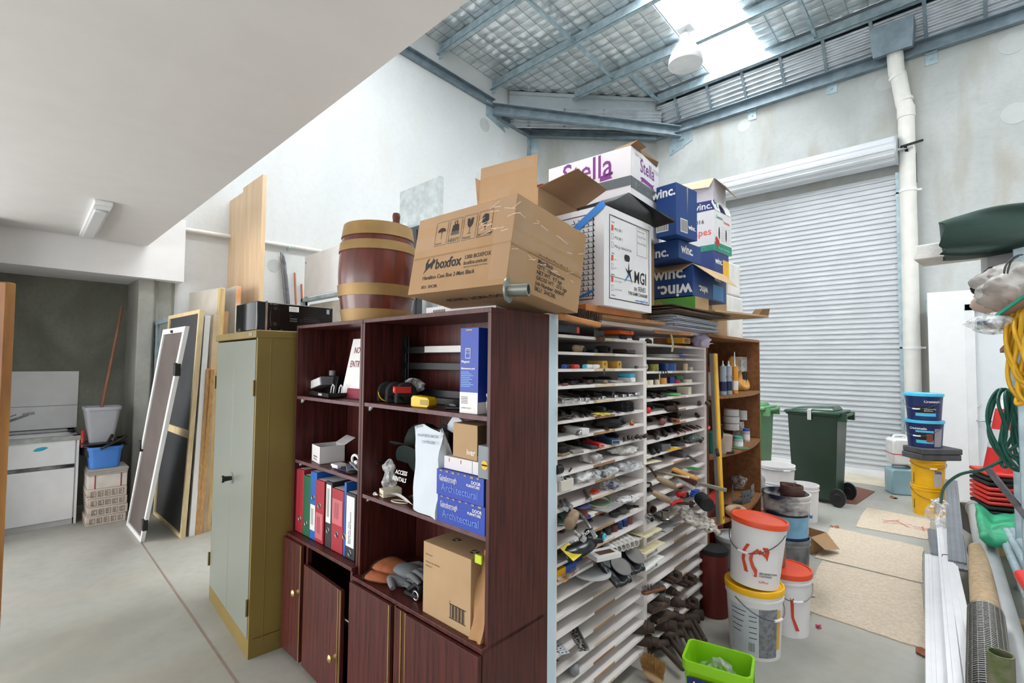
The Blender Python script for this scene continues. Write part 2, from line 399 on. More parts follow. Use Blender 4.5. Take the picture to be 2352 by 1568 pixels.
for(x0,x1)in segs:
 nx=max(1,round((x1-x0)/.24))
 for i in range(nx+1):
  x=x0+(x1-x0)*i/nx;ye=min(EAVE,diag_y(x)+.25);mb.bar((x,1.06,roofz(1.06)-.012),(x,ye,roofz(ye)-.012),.005,.005)
for j in range(round((EAVE-1.06)/.16)+1):
 y=1.06+(EAVE-1.06)*j/round((EAVE-1.06)/.16)
 for(x0,x1)in segs:
  xs=x0
  if y>6.87:xs=max(x0,-6.84+(y-.25-6.62)*(-4.3+6.84)/(9.0-6.62))
  if xs<x1:mb.bar((xs,y,roofz(y)-.014),(x1,y,roofz(y)-.014),.004,.004)
w_=mb.build('safety_mesh',WIRE,ins)
# opaque roof sheet above the insulation
mb=MB()
for(x0,x1)in segs:
 mb.add([(x0-.02*(x0>-6),1.0,roofz(1)+.06),(x1,1.0,roofz(1)+.06),(x1,9.5,roofz(9.5)+.06),(x0-.02*(x0>-6),9.5,roofz(9.5)+.06)],[(0,1,2,3)])
mb.f.pop(0);mb.m.pop(0)
for(x0,x1,y0,y1)in((-6.84,HOLE[0],1,9.5),(HOLE[0],HOLE[1],1,HOLE[2]),(HOLE[0],HOLE[1],HOLE[3],9.5),(HOLE[1],-3.55,1,9.5)):mb.add([(x0,y0,roofz(y0)+.06),(x1,y0,roofz(y0)+.06),(x1,y1,roofz(y1)+.06),(x0,y1,roofz(y1)+.06)],[(0,1,2,3)])
struct(mb.build('ceiling',GALVD))
# translucent rooflight sheets (fibreglass)
def frp():
 m=bpy.data.materials.new('rooflight_fibreglass');m.use_nodes=True;nt=m.node_tree;N=nt.nodes;L=nt.links
 N.remove(N['Principled BSDF']);t=N.new('ShaderNodeBsdfTranslucent');t.inputs[0].default_value=(.93,.96,.98,1)
 tr=N.new('ShaderNodeBsdfTransparent');tr.inputs[0].default_value=(.9,.95,.97,1);mx=N.new('ShaderNodeMixShader');mx.inputs[0].default_value=.5
 L.new(t.outputs[0],mx.inputs[1]);L.new(tr.outputs[0],mx.inputs[2]);L.new(mx.outputs[0],N['Material Output'].inputs[0]);return m
FRP=frp()
for(x0,x1,y1)in[(a,b,EAVE+.1)for a,b in strips]+[(HOLE[0],HOLE[1],HOLE[3])]:  # first sheet is the seen skylight, the others cover the added openings
 mb=MB();mb.add([(x0,1.0,roofz(1)+.04),(x1,1.0,roofz(1)+.04),(x1,y1,roofz(y1)+.04),(x0,y1,roofz(y1)+.04)],[(0,1,2,3)])
 struct(mb.build('window_1',FRP))
# purlins: Z sections running across, bridging between them
def purlin(y,x0,x1,lab,h=.21):
 z1=roofz(y)-.03;z0=z1-h
 mb=MB();mb.box(x0,y-.004,z0,x1,y+.004,z1);mb.box(x0,y-.004,z0,x1,y-.075,z0+.006);mb.box(x0,y+.004,z1-.006,x1,y+.075,z1)
 mb.box(x0,y-.075,z0,x1,y-.071,z0+.02)
 o=mb.build('purlin',GALV);tag(o,lab,'purlin','roof purlins');return o
PY=[5.2,6.5,7.72,8.86]
purlin(3.9,XW,RX,'galvanised purlin across the roof at the mezzanine end, first from the low ceiling')
purlin(5.2,XW,RX,'galvanised roof purlin that meets the left wall nearest the low ceiling edge')
purlin(6.5,XW,RX,'galvanised roof purlin that meets the left wall just above the corner plate')
purlin(7.72,-5.75,RX,'galvanised roof purlin passing just behind the white hanging lamp')
purlin(8.86,-4.55,RX,'lowest galvanised roof purlin, next to the corrugated eave sheets',.19)
# cleats
for y in(5.2,6.5):
 mb=MB();z1=roofz(y)-.03;mb.box(XW,y-.02,z1-.27,XW+.09,y-.012,z1);mb.cyl((XW+.05,y-.03,z1-.08),(XW+.05,y-.012,z1-.08),.012,n=6);mb.cyl((XW+.05,y-.03,z1-.17),(XW+.05,y-.012,z1-.17),.012,n=6)
 tag(mb.build('purlin_cleat',GALV),'bolted steel cleat holding the %s purlin to the left wall'%('upper' if y<6 else 'second'),'bracket','purlin cleats on the left wall')
def bridging(x,y0,y1,lab):
 mb=MB();a=Vector((x,y0,roofz(y0)-.15));b=Vector((x,y1,roofz(y1)-.15));mb.bar(a,b,.045,.055);mb.box(x-.03,y1-.012,b.z-.07,x+.03,y1-.005,b.z+.07)
 tag(mb.build('bridging_bar',GALV),lab,'roof brace','bridging bars between purlins')
bridging(-4.85,5.2,6.5,'galvanised bridging bar between the two upper purlins left of the lamp')
bridging(-4.85,6.5,7.72,'galvanised bridging bar between middle purlins left of the lamp')
bridging(-4.55,7.72,8.86,'galvanised bridging bar above the corner, between the two lowest purlins')
bridging(-1.8,7.72,8.86,'galvanised bridging bar right of the bright skylight, lowest bay')
bridging(-1.8,6.5,7.72,'galvanised bridging bar right of the bright skylight, upper bay')
bridging(-.2,8.9,9.06,'short galvanised bridging stub at the right eave')
# eave: sloped corrugated sheets below the lowest purlin, with straps, along the roller door wall and the corner
def corr(p0,p1,dn,n=9,amp=.018):
 """corrugated strip from p0 to p1, widths along dn; ridges run along p0-p1"""
 p0=Vector(p0);p1=Vector(p1);dn=Vector(dn);nrm=(p1-p0).cross(dn).normalized()
 mb=MB();mb.grid(lambda u,v:p0+(p1-p0)*u+dn*v+nrm*amp*math.sin(2*PI*n*v),1,n*8);return mb
e0=Vector((-4.6,8.90,6.80));mb=corr(e0,(RX,8.90,6.80),(0,.30,-.46),n=7)
ev=thing('eave_sheeting','corrugated zinc sheeting strip under the eave above the roller door wall','roof sheeting',(0,0,0));mb.build('corrugated_sheet',ZINC,ev,smooth=180)
x=-4.2
while x<3:
 mb=MB();mb.bar((x,8.87,6.84),(x,9.17,6.37),.045,.03);mb.build('strap',GALVD,ev);x+=.62
mb=corr((-6.75,6.9,6.78),(-4.50,8.95,6.70),(-.10,.12,-.33),n=6)
ev2=thing('eave_sheeting','corrugated zinc sheeting strip crossing the splayed corner behind the truss','roof sheeting',(0,0,0));mb.build('corrugated_sheet',ZINC,ev2,smooth=180)
for t in(.12,.35,.6,.85):
 p=Vector((-6.75,6.9,6.8)).lerp(Vector((-4.45,9.05,6.72)),t);mb=MB();mb.bar(p,p+Vector((-.10,.12,-.34)),.045,.03);mb.build('strap',GALVD,ev2)
mb=MB();p0=Vector((-6.80,6.93,6.80));p1=Vector((-4.50,9.08,6.72));n_=Vector((-.68,.73,0))
mb.hexa([p0,p1,p1+n_*.01,p0+n_*.01],[p0+Vector((0,0,.36)),p1+Vector((0,0,.28)),p1+n_*.01+Vector((0,0,.28)),p0+n_*.01+Vector((0,0,.36))]);mb.bar(p0+Vector((0,0,.31)),p1+Vector((0,0,.24)),.06,.07);mb.build('closing_panel',mat('pale_zinc_panel','b9c3c8',.5,.2,var=.02),ev2)
# gutter behind the roller wall closes the gap
mb=MB();mb.box(-5,9.2,6.1,RX,9.24,6.95);mb.box(-5,8.95,6.93,RX,9.24,6.97);struct(mb.build('trim_6',GALVD))
mb=MB();mb.hexa([(-7.1,7.55,6.3),(-4.7,9.3,6.3),(-4.8,9.4,6.3),(-7.2,7.65,6.3)],[(-7.1,7.55,7.2),(-4.7,9.3,7.2),(-4.8,9.4,7.2),(-7.2,7.65,7.2)]);struct(mb.build('trim_6',GALVD))
# steel members
def channel(a,b,h,w,name,lab,flip=1,group='perimeter steel'):
 a=Vector(a);b=Vector(b);d=(b-a).normalized();s=d.cross(Vector((0,0,1))).normalized()*flip
 mb=MB();o=s*w
 for off,hh in((0,h),(h-.012,.012),(0,.012)):
  z0=Vector((0,0,off));z1=Vector((0,0,off+hh));ww=s*.01 if hh==h else o
  mb.hexa([a+z0,b+z0,b+z0+ww,a+z0+ww],[a+z1,b+z1,b+z1+ww,a+z1+ww])
 o_=mb.build(name,GALVD);tag(o_,lab,'steel beam',group);return o_
channel((XW+.002,1.1,6.90),(XW+.002,6.5,6.64),.16,.09,'wall_beam','grey steel channel bolted along the top of the left wall')
channel((XW+.002,6.62,6.46),(XW+.002,7.66,6.42),.14,.09,'wall_beam','short grey steel channel on the left wall beyond the corner plate')
channel((RX,YW-.002,6.13),(-4.7,YW-.002,6.20),.2,.10,'wall_beam','grey steel channel bolted along the roller door wall top',flip=-1)
channel((CH0[0]+.03,CH0[1]-.03,6.43),(CH1[0],CH1[1]-.03,6.18),.14,.10,'wall_beam','grey steel channel along the splayed corner wall top')
channel((XW+.02,6.50,6.50),(-4.2,YW-.02,6.10),.2,.11,'corner_truss_beam','long grey steel beam crossing diagonally from corner plate to corner plate')
mb=MB()
q=[(6.33,6.76),(6.70,6.66),(6.86,6.28),(6.33,6.44)]
mb.add([(XW+.002,y,z)for y,z in q]+[(XW+.014,y,z)for y,z in q],[(0,1,2,3),(7,6,5,4),(0,4,5,1),(1,5,6,2),(2,6,7,3),(3,7,4,0)])
for y,z in((6.40,6.66),(6.42,6.5),(6.76,6.36),(6.62,6.62)):mb.cyl((XW+.012,y,z),(XW+.03,y,z),.016,n=6)
tag(mb.build('corner_plate',GALV),'bolted steel plate on the left wall carrying the diagonal beam','bracket','gusset plates')
mb=MB();q=[(-4.42,6.30),(-3.95,6.28),(-3.95,5.99),(-4.42,5.80)]
mb.add([(x,YW-.002,z)for x,z in q]+[(x,YW-.014,z)for x,z in q],[(0,1,2,3),(7,6,5,4),(0,4,5,1),(1,5,6,2),(2,6,7,3),(3,7,4,0)])
for x,z in((-4.36,6.24),(-4.02,6.05),(-4.34,5.9)):mb.cyl((x,YW-.012,z),(x,YW-.03,z),.016,n=6)
tag(mb.build('corner_plate',GALV),'bolted steel plate on the roller door wall carrying the diagonal beam','bracket','gusset plates')
# small angle cleats under the wall channels
for px,py,w_ in[(1555,325,'R'),(1480,335,'R'),(1718,255,'R'),(1900,190,'R'),(2127,118,'R')]:
 c=atY(px,py,YW);mb=MB();mb.box(c.x-.07,YW-.012,c.z-.08,c.x+.07,YW,c.z+.08);mb.cyl((c.x,YW-.03,c.z),(c.x,YW-.01,c.z),.018,n=6);mb.box(c.x-.07,YW-.06,c.z+.07,c.x+.07,YW,c.z+.08)
 tag(mb.build('fixing_cleat',GALV),{1555:'small bolted steel cleat right beside the splayed corner',1480:'small bolted steel cleat in the splayed corner beside the roller wall',1718:'small bolted steel cleat above the left part of the roller door',1900:'small bolted steel cleat above the right part of the roller door',2127:'small bolted steel cleat right of the rainwater head'}[px],'bracket','fixing cleats')
c=atX(1153,283,XW);mb=MB();mb.box(XW,c.y-.07,c.z-.1,XW+.012,c.y+.07,c.z+.08);mb.cyl((XW+.01,c.y,c.z),(XW+.03,c.y,c.z),.016,n=6)
tag(mb.build('fixing_cleat',GALV),'small bolted steel cleat on the left wall right of the corner plate','bracket','fixing cleats')
# flashing angle down the splayed corner
mb=MB();mb.box(XW-.0,7.52,2,XW+.012,7.66,6.42);mb.M=Matrix.Translation((XW,7.65,0))@Matrix.Rotation(math.atan2(1.45,2.14),4,'Z');mb.box(0,-.012,2,.16,0,6.42);mb.M=None
tag(mb.build('corner_flashing',GALV),'pale galvanised corner angle running down the splayed wall joint','flashing')
# ---------------------------------------------------------------- roller door
DX0,DX1=-4.15,-.86
rd=thing('roller_door','tall pale grey ribbed roller door with coiled drum above, behind the wheelie bins','roller door',(0,YW,0))
mb=MB();n=56;p=.0785;vs=[];
prof=[]
for k in range(n):
 z=.1+k*p
 prof+=[(-.012,z),(-.030,z+.008),(-.034,z+.022),(-.030,z+.036),(-.014,z+.042),(-.012,z+.060),(-.014,z+.0765)]
for y,z in prof:vs+=[(DX0,y-.02,z),(DX1+.02,y-.02,z)]
mb.add(vs,[(2*i,2*i+1,2*i+3,2*i+2)for i in range(len(prof)-1)])
mb.build('ribbed_curtain',SLAT,rd,smooth=50)
mb=MB();mb.box(DX0,-.07,0,DX1+.02,-.02,.11);mb.box(DX0,-.074,.02,DX1+.02,-.07,.09);mb.build('bottom_rail',WHITEM,rd)
mb=MB();R0=.195;pts=[]
for i in range(96):
 a=2*PI*i/96;r=R0+(.010 if(i%8)<4 else 0)
 pts.append((math.cos(a)*r,math.sin(a)*r))
vs=[(DX0-.05,-.25+y,4.78+z)for y,z in pts]+[(DX1+.03,-.25+y,4.78+z)for y,z in pts]
mb.add(vs,[(i,(i+1)%96,96+(i+1)%96,96+i)for i in range(96)]+[tuple(range(95,-1,-1)),tuple(range(96,192))]);mb.build('drum',SLAT,rd,smooth=30)
mb=MB();mb.cyl((DX1+.03,-.25,4.78),(DX1+.05,-.25,4.78),.215,n=32);mb.cyl((DX1,-.25,4.78),(DX1+.22,-.25,4.78),.022);mb.build('drum_end',ZINC,rd)
mb=MB();mb.bar((DX1+.09,-.28,4.80),(DX1+.32,-.12,4.88),.03,.03);mb.bar((DX1+.14,-.27,4.80),(DX1+.19,-.02,4.55),.035,.04);mb.box(DX1+.15,-.03,4.32,DX1+.24,0,4.75);mb.cyl((DX1+.19,-.05,4.5),(DX1+.19,-.03,4.5),.02,n=6);mb.build('drum_bracket',BLACK,rd)
mb=MB();mb.box(DX1,-.10,0,DX1+.09,-.085,4.5);mb.box(DX1+.08,-.10,0,DX1+.09,0,4.5);mb.box(DX1-.02,-.015,0,DX1+.09,0,4.5)
mb.build('guide_track',GALV,rd)
for z in(4.13,3.35,2.68,1.62,1.05):
 mb=MB();mb.box(DX1+.09,-.02,z-.03,DX1+.15,0,z+.03);mb.cyl((DX1+.125,-.04,z),(DX1+.125,-.01,z),.02,n=6);mb.build('track_bolt',ZINC,rd)
mb=MB();mb.box(DX0-.06,-.10,0,DX0+.0,0,4.5);mb.build('guide_track',GALV,rd)
# ---------------------------------------------------------------- downpipe and rainwater head
dp=thing('downpipe','white PVC downpipe with offset bends beside the roller door','pipe',(0,0,0))
YP=YW-.13
a=atY(2106,900,YP);b=atY(2069,330,YP);xb=(a.x+b.x)/2-.0
P1=atY(2083,222,YP);P2=atY(2047,150,YP);P3=atY(2042,100,YP-.02)
mb=MB();mb.cyl((xb,YP,.0),(xb,YP,P1.z-.12),.098,n=28)
mb.tube([(xb,YP,P1.z-.14),(xb,YP,P1.z-.03),(xb-.02,YP,P1.z+.03),P2+Vector((.02,0,-.05)),P2,P3,P3+Vector((0,0,.12))],.098,n=28);mb.build('pipe',PVC,dp,smooth=60)
mb=MB();mb.cyl((xb,YP,P1.z-.18),(xb,YP,P1.z-.03),.106,n=28);mb.build('pipe_collar',PVC,dp,smooth=60);mb=MB()
d=(P2-Vector((xb,YP,P1.z))).normalized();q=Vector((xb,YP,P1.z));mb.cyl(q+d*.06,q+d*.10,.104,n=28);mb.build('pipe_collar',PVC,dp,smooth=60);mb=MB();mb.cyl(P2-d*.1,P2-d*.06,.104,n=28);mb.build('pipe_collar',PVC,dp,smooth=60)
for py in(418,781):
 z=atY(2090,py,YP).z;mb=MB();mb.cyl((xb,YP,z-.02),(xb,YP,z+.02),.105,n=28);mb.box(xb-.15,YP+.03,z-.012,xb+.15,YP+.05,z+.012);mb.build('pipe_clip',WHITE,dp)
rh=thing('rainwater_head','grey sheet metal rain head box at the top of the downpipe','rainwater head',(0,0,0))
mb=MB();x0=atY(1995,130,8.9).x;x1=atY(2084,90,8.9).x
mb.hexa([(x0,8.80,6.22),(x1,8.80,6.22),(x1,9.05,6.3),(x0,9.05,6.3)],[(x0-.03,8.72,6.62),(x1+.03,8.72,6.62),(x1+.03,9.05,6.62),(x0-.03,9.05,6.62)]);mb.build('hopper',GALVD,rh)
# ---------------------------------------------------------------- high bay lamp
lz=atY(1562,142,6.42);lp=thing('high_bay_lamp','white bell shaped high bay lamp hanging by the bright skylight','lamp',(lz.x,6.42,lz.z))
mb=MB();mb.lathe([(.225,0),(.232,.01),(.215,.10),(.185,.19),(.13,.27),(.085,.31),(.075,.34),(.07,.42),(.03,.45)],n=40);mb.lathe([(.222,.004),(.205,.10),(.175,.185),(.12,.262),(.03,.30)][::-1],n=40);mb.build('shade',WHITEM,lp,smooth=60)
mb=MB();mb.cyl((0,0,.30),(0,0,.22),.03,n=16);mb.lathe([(.022,.22),(.035,.17),(.037,.10),(.02,.06),(.001,.05)],n=16);mb.build('bulb',mat('frosted_bulb','d8d8d8',.3),lp,smooth=60)
mb=MB();mb.tube([(0,0,.44),(0,0,.47),(.0,.03,.50)],.012);mb.box(-.1,-.09,.50,.1,.09,.512);mb.box(-.03,.0,.51,.03,.08,roofz(6.5)-.24-lz.z);mb.build('hanger',WHITEM,lp)
# ---------------------------------------------------------------- white partition with door, right
YB=8.353
mb=MB();DXL,DXR=-.085,.88
mb.box(-.5,YB,0,DXL-.0,YB+.1,2.60);mb.box(DXR,YB,0,RX,YB+.1,2.60);mb.box(DXL,YB,2.40,DXR,YB+.1,2.60);mb.box(-.5,YB+.1,0,-.4,YW,2.60);mb.box(-.5,YB,2.60,RX,YW,2.62)
struct(mb.build('wall_partition',WHITEB))
mb=MB();mb.box(DXL-.06,YB-.015,0,DXL+.03,YB+.1,2.44);mb.box(DXR-.03,YB-.015,0,DXR+.06,YB+.1,2.44);mb.box(DXL-.06,YB-.015,2.36,DXR+.06,YB+.1,2.44);struct(mb.build('trim_7',WHITEM,bevel=.003))
mb=MB();mb.box(DXL+.03,YB+.035,.01,DXR-.03,YB+.075,2.36);dr=struct(mb.build('door_1',mat('door_paint','dfe4e8',.4,var=.01)))
c=atY(2248,945,YB+.035);mb=MB();mb.cyl((c.x,YB+.035,1.0),(c.x,YB+.02,1.0),.028,n=24);mb.tube([(c.x,YB+.02,1.0),(c.x,YB-.025,1.0),(c.x+.015,YB-.03,1.0),(c.x+.13,YB-.03,1.0)],.009);mb.build('door_handle',STEEL,dr,smooth=60)
mb=MB();mb.cyl((c.x,YB+.035,1.2),(c.x,YB+.018,1.2),.034,n=24);mb.cyl((c.x,YB+.02,1.2),(c.x,YB+.0,1.2),.018,n=20);mb.build('deadlock',STEEL,dr,smooth=60)
c=atY(2118,680,YB+.4);mb=MB();mb.box(-.53,YB+.35,2.34,-.505,YB+.47,2.62);mb.cyl((-.54,YB+.41,2.42),(-.52,YB+.41,2.42),.015,n=6);mb.cyl((-.54,YB+.41,2.55),(-.52,YB+.41,2.55),.015,n=6)
tag(mb.build('steel_bracket',GALV),'galvanised steel bracket at the top left edge of the white partition','bracket')
# ---------------------------------------------------------------- ceiling batten light under the mezzanine
a=atZ(232,480,2.9);b=atZ(196,556,2.9)
bl=thing('batten_light','slim white batten light fitting fixed to the low white ceiling','light fitting',((a.x+b.x)/2,(a.y+b.y)/2,2.9))
L2=(a-b).length/2+.03;ang=math.atan2((a-b).y,(a-b).x)
mb=MB();mb.box(-L2,-.06,-.035,L2,.06,0);o=mb.build('housing',WHITEM,bl,bevel=.008);o.rotation_euler=(0,0,ang)
mb=MB();mb.box(-L2*.9,-.045,-.055,L2*.75,.045,-.035);o=mb.build('diffuser',mat('diffuser_off','d3d6d9',.3,var=0),bl,bevel=.012);o.rotation_euler=(0,0,ang)
mb=MB();mb.text('EMERGENCY',.018,frame((L2*.97,-.05,-.0358),(0,1,0),(-1,0,0)),0);o=mb.build('rating_label',GREY,bl);o.rotation_euler=(0,0,ang)
# ---------------------------------------------------------------- pipe on the left wall
a=atX(416,541,XW+.05);b=atX(733,585,XW+.05)
pi_=thing('wall_pipe','thin white pipe running level along the left wall','pipe',(0,0,0))
mb=MB();mb.cyl((XW+.05,a.y-.1,a.z),(XW+.05,b.y,b.z),.028,n=16);mb.build('pipe',PVC,pi_,smooth=60)
c=atX(659,577,XW+.05);mb=MB();mb.cyl((XW+.05,c.y-.012,c.z),(XW+.05,c.y+.012,c.z),.034,n=16);mb.box(XW,c.y-.012,c.z-.045,XW+.03,c.y+.012,c.z-.02);mb.build('pipe_clip',mat('pale_green_clip','b9d3cf',.4),pi_)
# ---------------------------------------------------------------- sink unit
sx,sy0,sy1=-6.63,-.06,.578
sk=thing('sink_unit','white laundry sink cabinet with steel bowl and lever tap','sink',(sx,0,0))
mb=MB();mb.box(-.72,sy0,.06,-.02,sy1-.02,.86);mb.box(-.62,sy1-.02,0,0,sy1,.86);mb.build('carcass',WHITEM,sk,bevel=.002)
mb=MB();mb.box(-.02,sy0,.055,0,sy1-.03,.56);mb.build('door',WHITEM,sk,bevel=.003)
mb=MB();mb.box(-.02,sy0,.60,0,sy1-.03,.84);pn=mb.build('upper_panel',WHITEM,sk,bevel=.003)
mb=MB();mb.box(-.018,sy0,.565,-.004,sy1-.03,.595);mb.build('chrome_strip',mat('chrome_strip','8f9194',.15,.9,var=.4,scale=5),sk)
mb=MB();mb.box(-.03,sy0,0,-.015,sy1-.03,.055);mb.build('kickboard',LGREY,sk)
c=atX(99,1052,sx+.001);mb=MB();M=frame((.001,c.y,c.z),(0,1,0),(0,0,1));mb.poly([(math.cos(t)*.05-(.01 if math.sin(t)<0 else 0),math.sin(t)*.019+.006*math.cos(t))for t in[2*PI*i/20 for i in range(20)]],M)
mb.build('logo',mat('teal_logo','2fa9c6',.4),pn)
mb=MB();mb.box(-.74,sy0,.865,.005,sy0+.05,.88);mb.box(-.74,sy1-.05,.865,.005,sy1+.005,.88);mb.box(-.08,sy0,.865,.005,sy1+.005,.88);mb.box(-.74,sy0,.865,-.55,sy1+.005,.88)
mb.box(.0,sy0,.835,.006,sy1+.005,.88);mb.box(-.7,sy1,.84,.005,sy1+.006,.88)
mb.box(-.55,sy0+.05,.70,-.08,sy1-.05,.705);mb.box(-.55,sy1-.053,.70,-.08,sy1-.05,.87);mb.box(-.553,sy0+.05,.70,-.55,sy1-.05,.87);mb.box(-.083,sy0+.05,.70,-.08,sy1-.05,.87);mb.build('steel_bowl_top',STEEL,sk)
t=atX(82,978,sx-.35);mb=MB();mb.tube([(-.62,.02,.87),(-.62,.02,.95),(-.60,.03,.99),(-.42,.15,1.055),(-.34,.20,1.085)],.014,n=10);mb.bar((-.36,.185,1.085),(-.29,.23,1.10),.05,.028);mb.tube([(-.62,.02,.97),(-.60,.05,1.04),(-.52,.12,1.075)],.006);mb.build('tap',STEEL,sk,smooth=60)
# splashback sheets leaning on the wall
a=atX(183,871,-7.385);b=atX(183,948,-7.385)
mb=MB();mb.box(-7.39,-.3,.885,-7.375,a.y,b.z-.002);mb.box(-7.392,-.3,b.z+.002,-7.378,a.y,a.z)
tag(mb.build('splashback_panel',WHITEM,bevel=.001),'white splashback panel in two joined sheets behind the sink','panel')
mb=MB();mb.tube([(0,0,0),(.03,.0,.03),(.05,.0,.0),(.06,0,-.06),(.055,.0,-.13)],.014,n=8);tag(mb.build('red_strap',RED),'red cloth hanging off the right corner of the steel sink','cloth',loc=(-6.68,.60,.885))
mb=MB();mb.lathe([(.001,0),(.035,0),(.04,.012),(.02,.02),(.001,.02)]);tag(mb.build('sink_plug',BLACK),'black sink plug on the back corner of the steel sink','plug',loc=(-7.0,.54,.882))
# tile boxes, tub, bucket
def tile_box(loc,rz,dims,label,first=None):
 t=thing('tile_box',label,'box',loc,rz,'tile boxes beside the sink')
 w,d,h=dims;mb=MB();mb.box(0,0,0,w,d,h)
 rn=random.Random(int(loc[2]*100))
 M=frame((w+.001,0,0),(0,1,0),(0,0,1))
 for i in range(5):
  y=.03+i*.055;mb.outline(y,h*.2,y+.04,h*.8,.003,M,1)
  for k in range(3):mb.rect(y+.006,h*.3+k*h*.16,y+.03-rn.random()*.01,h*.3+k*h*.16+.005,M,1,.001)
 M2=frame((0,-.001,0),(1,0,0),(0,0,1))
 for i in range(4):mb.rect(.05+i*.1,h*.3,.1+i*.1,h*.42,M2,1)
 o=mb.build('carton',[mat('tile_carton','cdbfb2',.8,var=.05),INK],t,bevel=.004);return t
BXY=(-6.75,.63)
for i,(z,h,lab)in enumerate([(0,.085,'lowest printed tile carton of the stack beside the sink'),(.087,.085,'second printed tile carton from the floor beside the sink'),(.174,.085,'third printed tile carton from the floor beside the sink'),(.261,.095,'fourth tile carton from the floor, CE mark on its side, beside the sink')]):
 tile_box((BXY[0]+.0+.004*(i%2),BXY[1]+.006*((i*2)%3),z),0,(.345,.315,h),lab)
t=thing('tile_box','cream carton with two red straps on top of the tile box stack','box',(BXY[0],BXY[1]+.005,.358),0,'tile boxes beside the sink')
mb=MB();mb.box(0,0,0,.34,.31,.135);mb.build('carton',mat('cream_carton','d8d0c8',.8),t,bevel=.004)
for y in(.05,.255):mb=MB();mb.box(-.001,y,-.001,.342,y+.01,.137);mb.build('strap',mat('maroon_strap','9c3a44',.6),t)
for i in range(3):
 mb=MB();mb.box(0,0,0,.35,.315,.016);tag(mb.build('flat_card',mat('grey_card','a9a49c',.8),bevel=.001),['grey flattened card directly on the red strapped carton','grey flattened card in the middle of three under the blue tub','topmost grey flattened card under the blue tub'][i],'cardboard sheet','flat cards on the tile boxes',loc=(BXY[0]-.002*i,BXY[1]+.004*i,.494+.018*i))
tb=thing('plastic_tub','blue plastic tub with a folded rim on the tile box stack','tub',(-6.58,.77,.549))
def tub(w,d,h,t=.004,tap=.85,rim=.03,n=1):
 """open rounded-rectangular tub"""
 mb=MB()
 def ring(k,z):
  W=w/2*k;D=d/2*k;r=min(W,D)*.3;pts=[]
  for cx,cy,a0 in((W-r,D-r,0),(-W+r,D-r,90),(-W+r,-D+r,180),(W-r,-D+r,270)):
   for i in range(6):a=math.radians(a0+i*18);pts.append((cx+r*math.cos(a),cy+r*math.sin(a),z))
  return pts
 rings=[ring(tap,0),ring(1,h-rim),ring(1.05,h-rim),ring(1.06,h),ring(.98,h),ring(.98,h-rim),ring(tap-.03,.006)]
 N_=24;vs=[p for r in rings for p in r];fs=[]
 for i in range(len(rings)-1):fs+=[(i*N_+k,i*N_+(k+1)%N_,(i+1)*N_+(k+1)%N_,(i+1)*N_+k)for k in range(N_)]
 fs+=[tuple(range(N_-1,-1,-1)),tuple(range((len(rings)-1)*N_,len(rings)*N_))]
 return mb.add(vs,fs)
tub(.26,.27,.215).build('tub_body',mat('tub_blue','4a86d8',.45,var=.03),tb,smooth=45)
mb=MB();mb.tube([(.14,-.04,.20),(.17,-.02,.22),(.15,.10,.27),(.1,.16,.30)],.013,n=8);mb.tube([(.14,0,.24),(.06,.05,.32),(-.02,.06,.28),(.05,.02,.23)],.014,n=8);mb.tube([(.1,.14,.27),(0,.17,.29),(-.12,.12,.27)],.012,n=8);tag(mb.build('bucket_straps',BLACK,smooth=60),'black folded plastic bucket handles piled in the blue tub','handle',loc=(-6.58,.77,.549))
bk=thing('waste_bin','grey tapered plastic bin holding a wooden pole, above the blue tub','bin',(-6.66,.745,.80))
o=tub(.27,.285,.36,tap=.68).build('bin_body',mat('bin_grey','a9abb2',.5,var=.03),bk,smooth=45)
mb=MB();mb.box(-.17,-.17,-.02,.17,.17,.0);mb.box(-.19,-.15,-.05,.15,.19,-.02);mb.box(-.15,-.14,-.14,.14,.15,-.05);tag(mb.build('stacked_trays',BLACK,bevel=.01),'black plastic trays between the blue tub and the grey bin','tray',loc=(-6.66,.745,.80),rz=.2)
a=atX(234,968,-6.7);b=atX(279,722,-7.05);mb=MB();mb.cyl(a-(b-a)*.2,b,.014,.012,n=12);tag(mb.build('broom_pole',mat('broom_wood','8a5b45',.6),smooth=60),'brown wooden broom pole standing in the grey bin','pole')
# ---------------------------------------------------------------- screens and boards leaning on the left wall
def lean(px,ylo=None):
 return[atX(x,y,X_)if X_ is not None else atZ(x,y)for x,y,X_ in px]
# white framed insect screen
b0=atZ(302,1221);b1=atZ(336,1261);t0=atX(387,768,-6.15);
